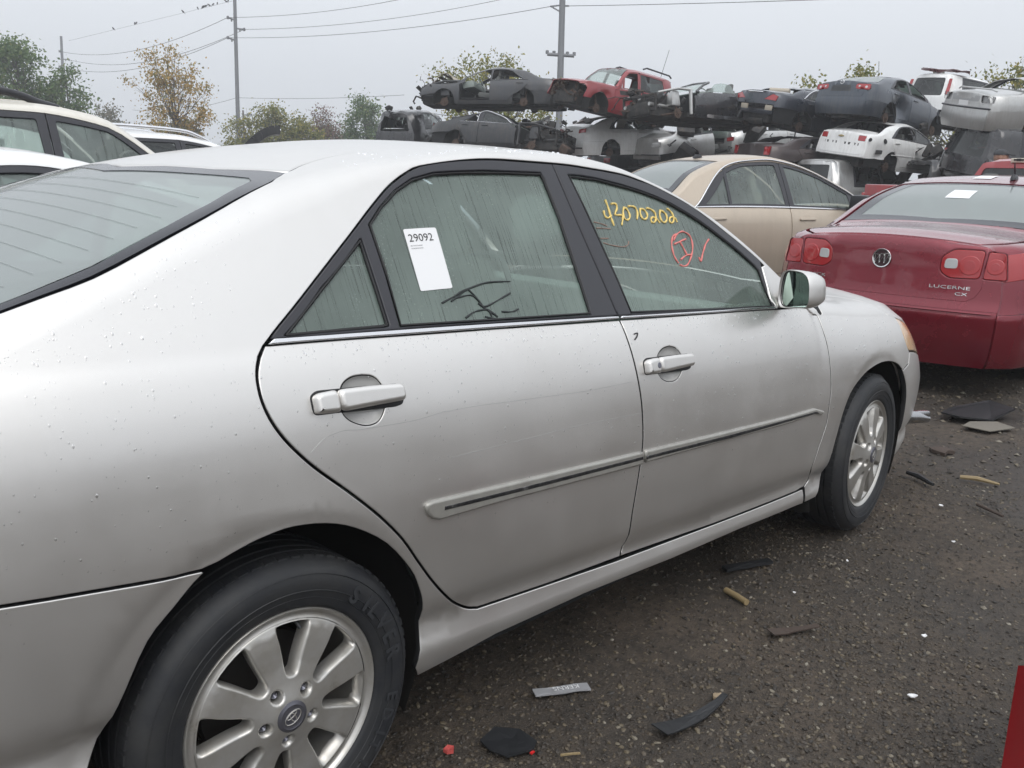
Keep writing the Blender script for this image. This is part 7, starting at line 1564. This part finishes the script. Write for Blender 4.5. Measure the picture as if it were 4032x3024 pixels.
def blade(a, b, w0, w1, bow=0.0, n=8):
    a, b = np.array(a, float), np.array(b, float); d_ = (b - a) / np.linalg.norm(b - a); nn = np.array([-d_[1], d_[0]]); L_ = []; R_2 = []
    for u in np.linspace(0, 1, n): m_ = a + (b - a) * u + nn * bow * 4 * u * (1 - u); w = w0 + (w1 - w0) * u; L_.append(m_ + nn * w / 2); R_2.append(m_ - nn * w / 2)
    return [tuple(p) for p in R_2 + L_[::-1]]
M['black_rubber'] = mat('black_rubber_scrap', (.018, .019, .021), .5); M['dull_wood'] = mat('rotten_wood', (.065, .047, .038), .9); M['tan_tube'] = mat('tan_hose', (.28, .21, .11), .6); M['label_grey'] = mat('grey_plastic_label', (.30, .30, .31), .5); M['red_shard'] = mat('red_plastic_shard', (.50, .09, .08), .35); M['dirty_paper'] = mat('dirty_paper', (.16, .145, .12), .8)
litter('rubber_strip', 'curved black rubber strip lying on the gravel, nearest the bottom centre', 'rubber strip', M['black_rubber'], blade((.905, -1.165), (1.175, -1.19), .055, .018, -.012), .004, .012)
litter('plastic_trim', 'thin black plastic trim beside the sill of the silver sedan', 'plastic trim', M['black_rubber'], blade((1.925, -.712), (2.12, -.790), .035, .028, .004), .012, .0)
bm = bmesh.new(); tube(bm, [(1.772, -.815, gz(1.77, -.82) + .016), (1.755, -.868, gz(1.75, -.87) + .017), (1.738, -.918, gz(1.74, -.92) + .015)], .011, 8); tag(mesh('tan_hose', bm, M['tan_tube'], None, 50), 'short tan hose piece on the gravel near the black plastic trim', 'hose')
litter('wood_splinter', 'brown splintered wood scrap on the gravel', 'wood scrap', M['dull_wood'], blade((1.60, -1.085), (1.76, -1.165), .042, .018, .010, 7), .004, .010)
kt = litter('label_strip', 'grey strip printed KERNS lying on the gravel under the rear door', 'label strip', M['label_grey'], blade((.805, -.815), (.945, -.895), .034, .034, 0, 5), .004)
me = text_mesh('KERNS', .026, 0); w_ = max(v.co.x for v in me.vertices); a_ = math.atan2(-.08, .14); me.transform(Matrix.Translation((.925, -.872, gz(.87, -.85) + .019)) @ Matrix.Rotation(a_ + math.pi, 4, 'Z')); me.materials.append(M['white_plastic']); link('print', me, kt)
litter('torn_rubber_mat', 'torn square of black rubber half sunk in the gravel', 'rubber scrap', M['black_rubber'], [(.555, -.865), (.62, -.850), (.665, -.900), (.66, -.965), (.625, -.985), (.56, -.960), (.545, -.91)], .004, .004)
litter('red_shard', 'pink red plastic shard on the gravel beside the rear tyre', 'plastic shard', M['red_shard'], [(.455, -.838), (.475, -.832), (.484, -.846), (.470, -.860), (.456, -.852)], .009, .004)
litter('red_chip', 'tiny bright red chip beside the torn rubber square', 'plastic chip', mat('bright_red_chip', (.60, .02, .02), .4), [(.612, -.985), (.625, -.983), (.626, -.990), (.613, -.992)], .003)
litter('orange_twig', 'thin orange brown splinter on the gravel right of the red chip', 'splinter', M['tan_tube'], blade((.66, -1.045), (.70, -1.075), .006, .004, 0, 4), .004)
litter('black_flap', 'black plastic sheet on the ground by the dark red sedan', 'plastic sheet', M['black_rubber'], [(4.85, -.38), (5.15, -.34), (5.38, -.48), (5.30, -.66), (5.02, -.62), (4.82, -.50)], .01, .05)
litter('paper_scrap', 'pale dirty paper scrap beside the black plastic sheet', 'paper scrap', M['dirty_paper'], [(4.70, -.56), (4.88, -.54), (4.98, -.66), (4.92, -.78), (4.74, -.70)], .004, .02)
litter('brown_clod', 'dark brown lump lying on bare dirt past the front tyre', 'lump', M['dull_wood'], [(4.07, -.63), (4.11, -.60), (4.15, -.62), (4.18, -.66), (4.15, -.72), (4.10, -.70), (4.06, -.70)], .018, -.012)
bm = bmesh.new(); tube(bm, [(3.58, -.70, .014), (3.55, -.77, .018), (3.49, -.86, .014)], [.010, .013, .008], 7); tag(mesh('black_stick', bm, M['black_rubber'], None, 50), 'short black stick on the ground just past the front tyre', 'stick')
bm = bmesh.new(); tube(bm, [(3.72, -.90, .012), (3.745, -.97, .016), (3.75, -1.07, .012)], [.010, .012, .006], 7); tag(mesh('tan_strip', bm, M['tan_tube'], None, 50), 'curved tan strip on bare dirt right of the black stick', 'strip')
bm = bmesh.new(); tube(bm, [(3.37, -1.10, .012), (3.30, -1.23, .012)], [.008, .006], 7); tag(mesh('thin_twig', bm, M['dull_wood'], None, 50), 'thin dark twig on the gravel at the right edge', 'twig')
bm = bmesh.new(); bmesh.ops.create_icosphere(bm, subdivisions=2, radius=.017)
for v in bm.verts: v.co *= 1 + .3 * noise.noise(v.co * 90); v.co.z *= .7
o = mesh('tan_stone', bm, mat('tan_stone', (.34, .26, .17), .7), None, 30); o.location = (1.172, -1.172, gz(1.17, -1.17) + .012); tag(o, 'pale tan stone at the tip of the curved rubber strip', 'stone')
rr_ = random.Random(8)
for i in range(9):
    x, y = rr_.uniform(1.2, 4.5), rr_.uniform(-1.75, -.95); s = rr_.uniform(.006, .014)
    o = litter('paper_bit', 'small white scrap of paper scattered on the gravel', 'paper scrap', M['white_plastic'], [(x + s * math.cos(a + rr_.uniform(-.3, .3)) * rr_.uniform(.6, 1.2), y + s * math.sin(a) * rr_.uniform(.5, 1.1)) for a in np.linspace(0, 6.28, 7)[:-1]], .003, .004); o['group'] = 'white scraps on the gravel'

# ------------------------------------------------------------------ a man in a dark cap beyond the pickup
def person(loc, rz, H):
    k = H / 1.78; root = thing('person', 'person in a dark cap standing behind the bright red pickup, only the head showing', 'person', loc, (0, 0, rz))
    J = [((0, 0, .95), .14, -1), ((0, 0, 1.15), .15, 0), ((0, 0, 1.36), .165, 1), ((0, 0, 1.47), .075, 2), ((0, .01, 1.54), .062, 3)]
    for s in (-1, 1):
        b = len(J); J += [((s * .10, 0, .90), .105, 0), ((s * .11, .01, .50), .065, b), ((s * .11, -.01, .09), .045, b + 1), ((s * .12, .16, .04), .04, b + 2)]
        b = len(J); J += [((s * .19, 0, 1.40), .065, 2), ((s * .24, -.01, 1.12), .045, b), ((s * .25, .06, .86), .033, b + 1), ((s * .25, .10, .77), .036, b + 2)]
        h_ = len(J) - 1
        for f_ in range(5):
            q = (f_ - 2) * .016; L_ = (.055, .075, .08, .075, .058)[f_]; J += [((s * .25 + s * (.02 if f_ == 0 else 0), .10 + q, .77 - L_ * .6), .009, h_), ((s * .25 - s * .012, .105 + q, .77 - L_ * 1.2), .008, len(J))]
    bm = bmesh.new(); vs = [bm.verts.new(Vector(p) * k) for p, _, _ in J]
    for v, (_, _, a) in zip(vs, J):
        if a >= 0: bm.edges.new((v, vs[a]))
    me = bpy.data.meshes.new('body'); bm.to_mesh(me); bm.free(); o = link('body', me); sk = o.modifiers.new('s', 'SKIN'); sv = me.skin_vertices[0].data
    for i, (_, r_, _) in enumerate(J): sv[i].radius = (r_ * k, r_ * k * (.75 if i < 3 else 1)); sv[i].use_root = i == 0
    o.modifiers.new('u', 'SUBSURF').levels = 1; dg = bpy.context.evaluated_depsgraph_get(); me2 = bpy.data.meshes.new_from_object(o.evaluated_get(dg)); bpy.data.objects.remove(o)
    me2.materials.append(mat('dark_jacket', (.035, .037, .042), .8)); me2.polygons.foreach_set('use_smooth', [True] * len(me2.polygons)); link('body', me2, root)
    skin = mat('skin', (.36, .20, .14), .5); bm = bmesh.new(); bmesh.ops.create_uvsphere(bm, u_segments=20, v_segments=14, radius=1)
    for v in bm.verts:
        x, y, z = v.co; y += .10 * max(0, y) * (z < -.1) + (.16 * math.exp(-((x / .18) ** 2 + ((z + .1) / .25) ** 2)) if y > 0 else 0); x *= 1 - .18 * max(0, -z); v.co = Vector((x * .078, y * .098, z * .118)) * k
    hd_ = mesh('head', bm, skin, root, 60); hd_.location = Vector((0, .02, 1.655)) * k
    bm = bmesh.new()
    for s in (-1, 1): box(bm, Vector((s * .080, -.005, -.005)) * k, (.02 * k, .04 * k, .06 * k), None, .008)
    mesh('ear', bm, skin, hd_, 50)
    bm = bmesh.new(); bmesh.ops.create_uvsphere(bm, u_segments=20, v_segments=10, radius=1)
    bmesh.ops.delete(bm, geom=[v for v in bm.verts if v.co.z < -.05], context='VERTS')
    for v in bm.verts: v.co = Vector((v.co.x * .088, v.co.y * .108 - .004, v.co.z * .085 + .035)) * k
    box(bm, Vector((0, .135, .038)) * k, (.15 * k, .12 * k, .012), Matrix.Rotation(R(-10), 3, 'X'), .005); mesh('cap', bm, mat('cap_cloth', (.045, .048, .052), .85), hd_, 50)
    return root
person(PERSON, R(200), 1.86)

# ------------------------------------------------------------------ misty air over the whole yard
bm = bmesh.new(); bmesh.ops.create_cube(bm, size=1)
for v in bm.verts: v.co = Vector((v.co.x * 420, v.co.y * 420, v.co.z * 26 + 12))
hz = mesh('haze', bm, bpy.data.materials.new('damp_air')); hz.data.materials.clear(); hm = bpy.data.materials['damp_air']; hm.use_nodes = True
for n_ in list(hm.node_tree.nodes): hm.node_tree.nodes.remove(n_)
pv = hm.node_tree.nodes.new('ShaderNodeVolumePrincipled'); mo = hm.node_tree.nodes.new('ShaderNodeOutputMaterial'); pv.inputs['Color'].default_value = (.90, .92, .95, 1); pv.inputs['Density'].default_value = HAZE; pv.inputs['Anisotropy'].default_value = .2
hm.node_tree.links.new(pv.outputs['Volume'], mo.inputs['Volume']); hz.data.materials.append(hm); stuff(hz)
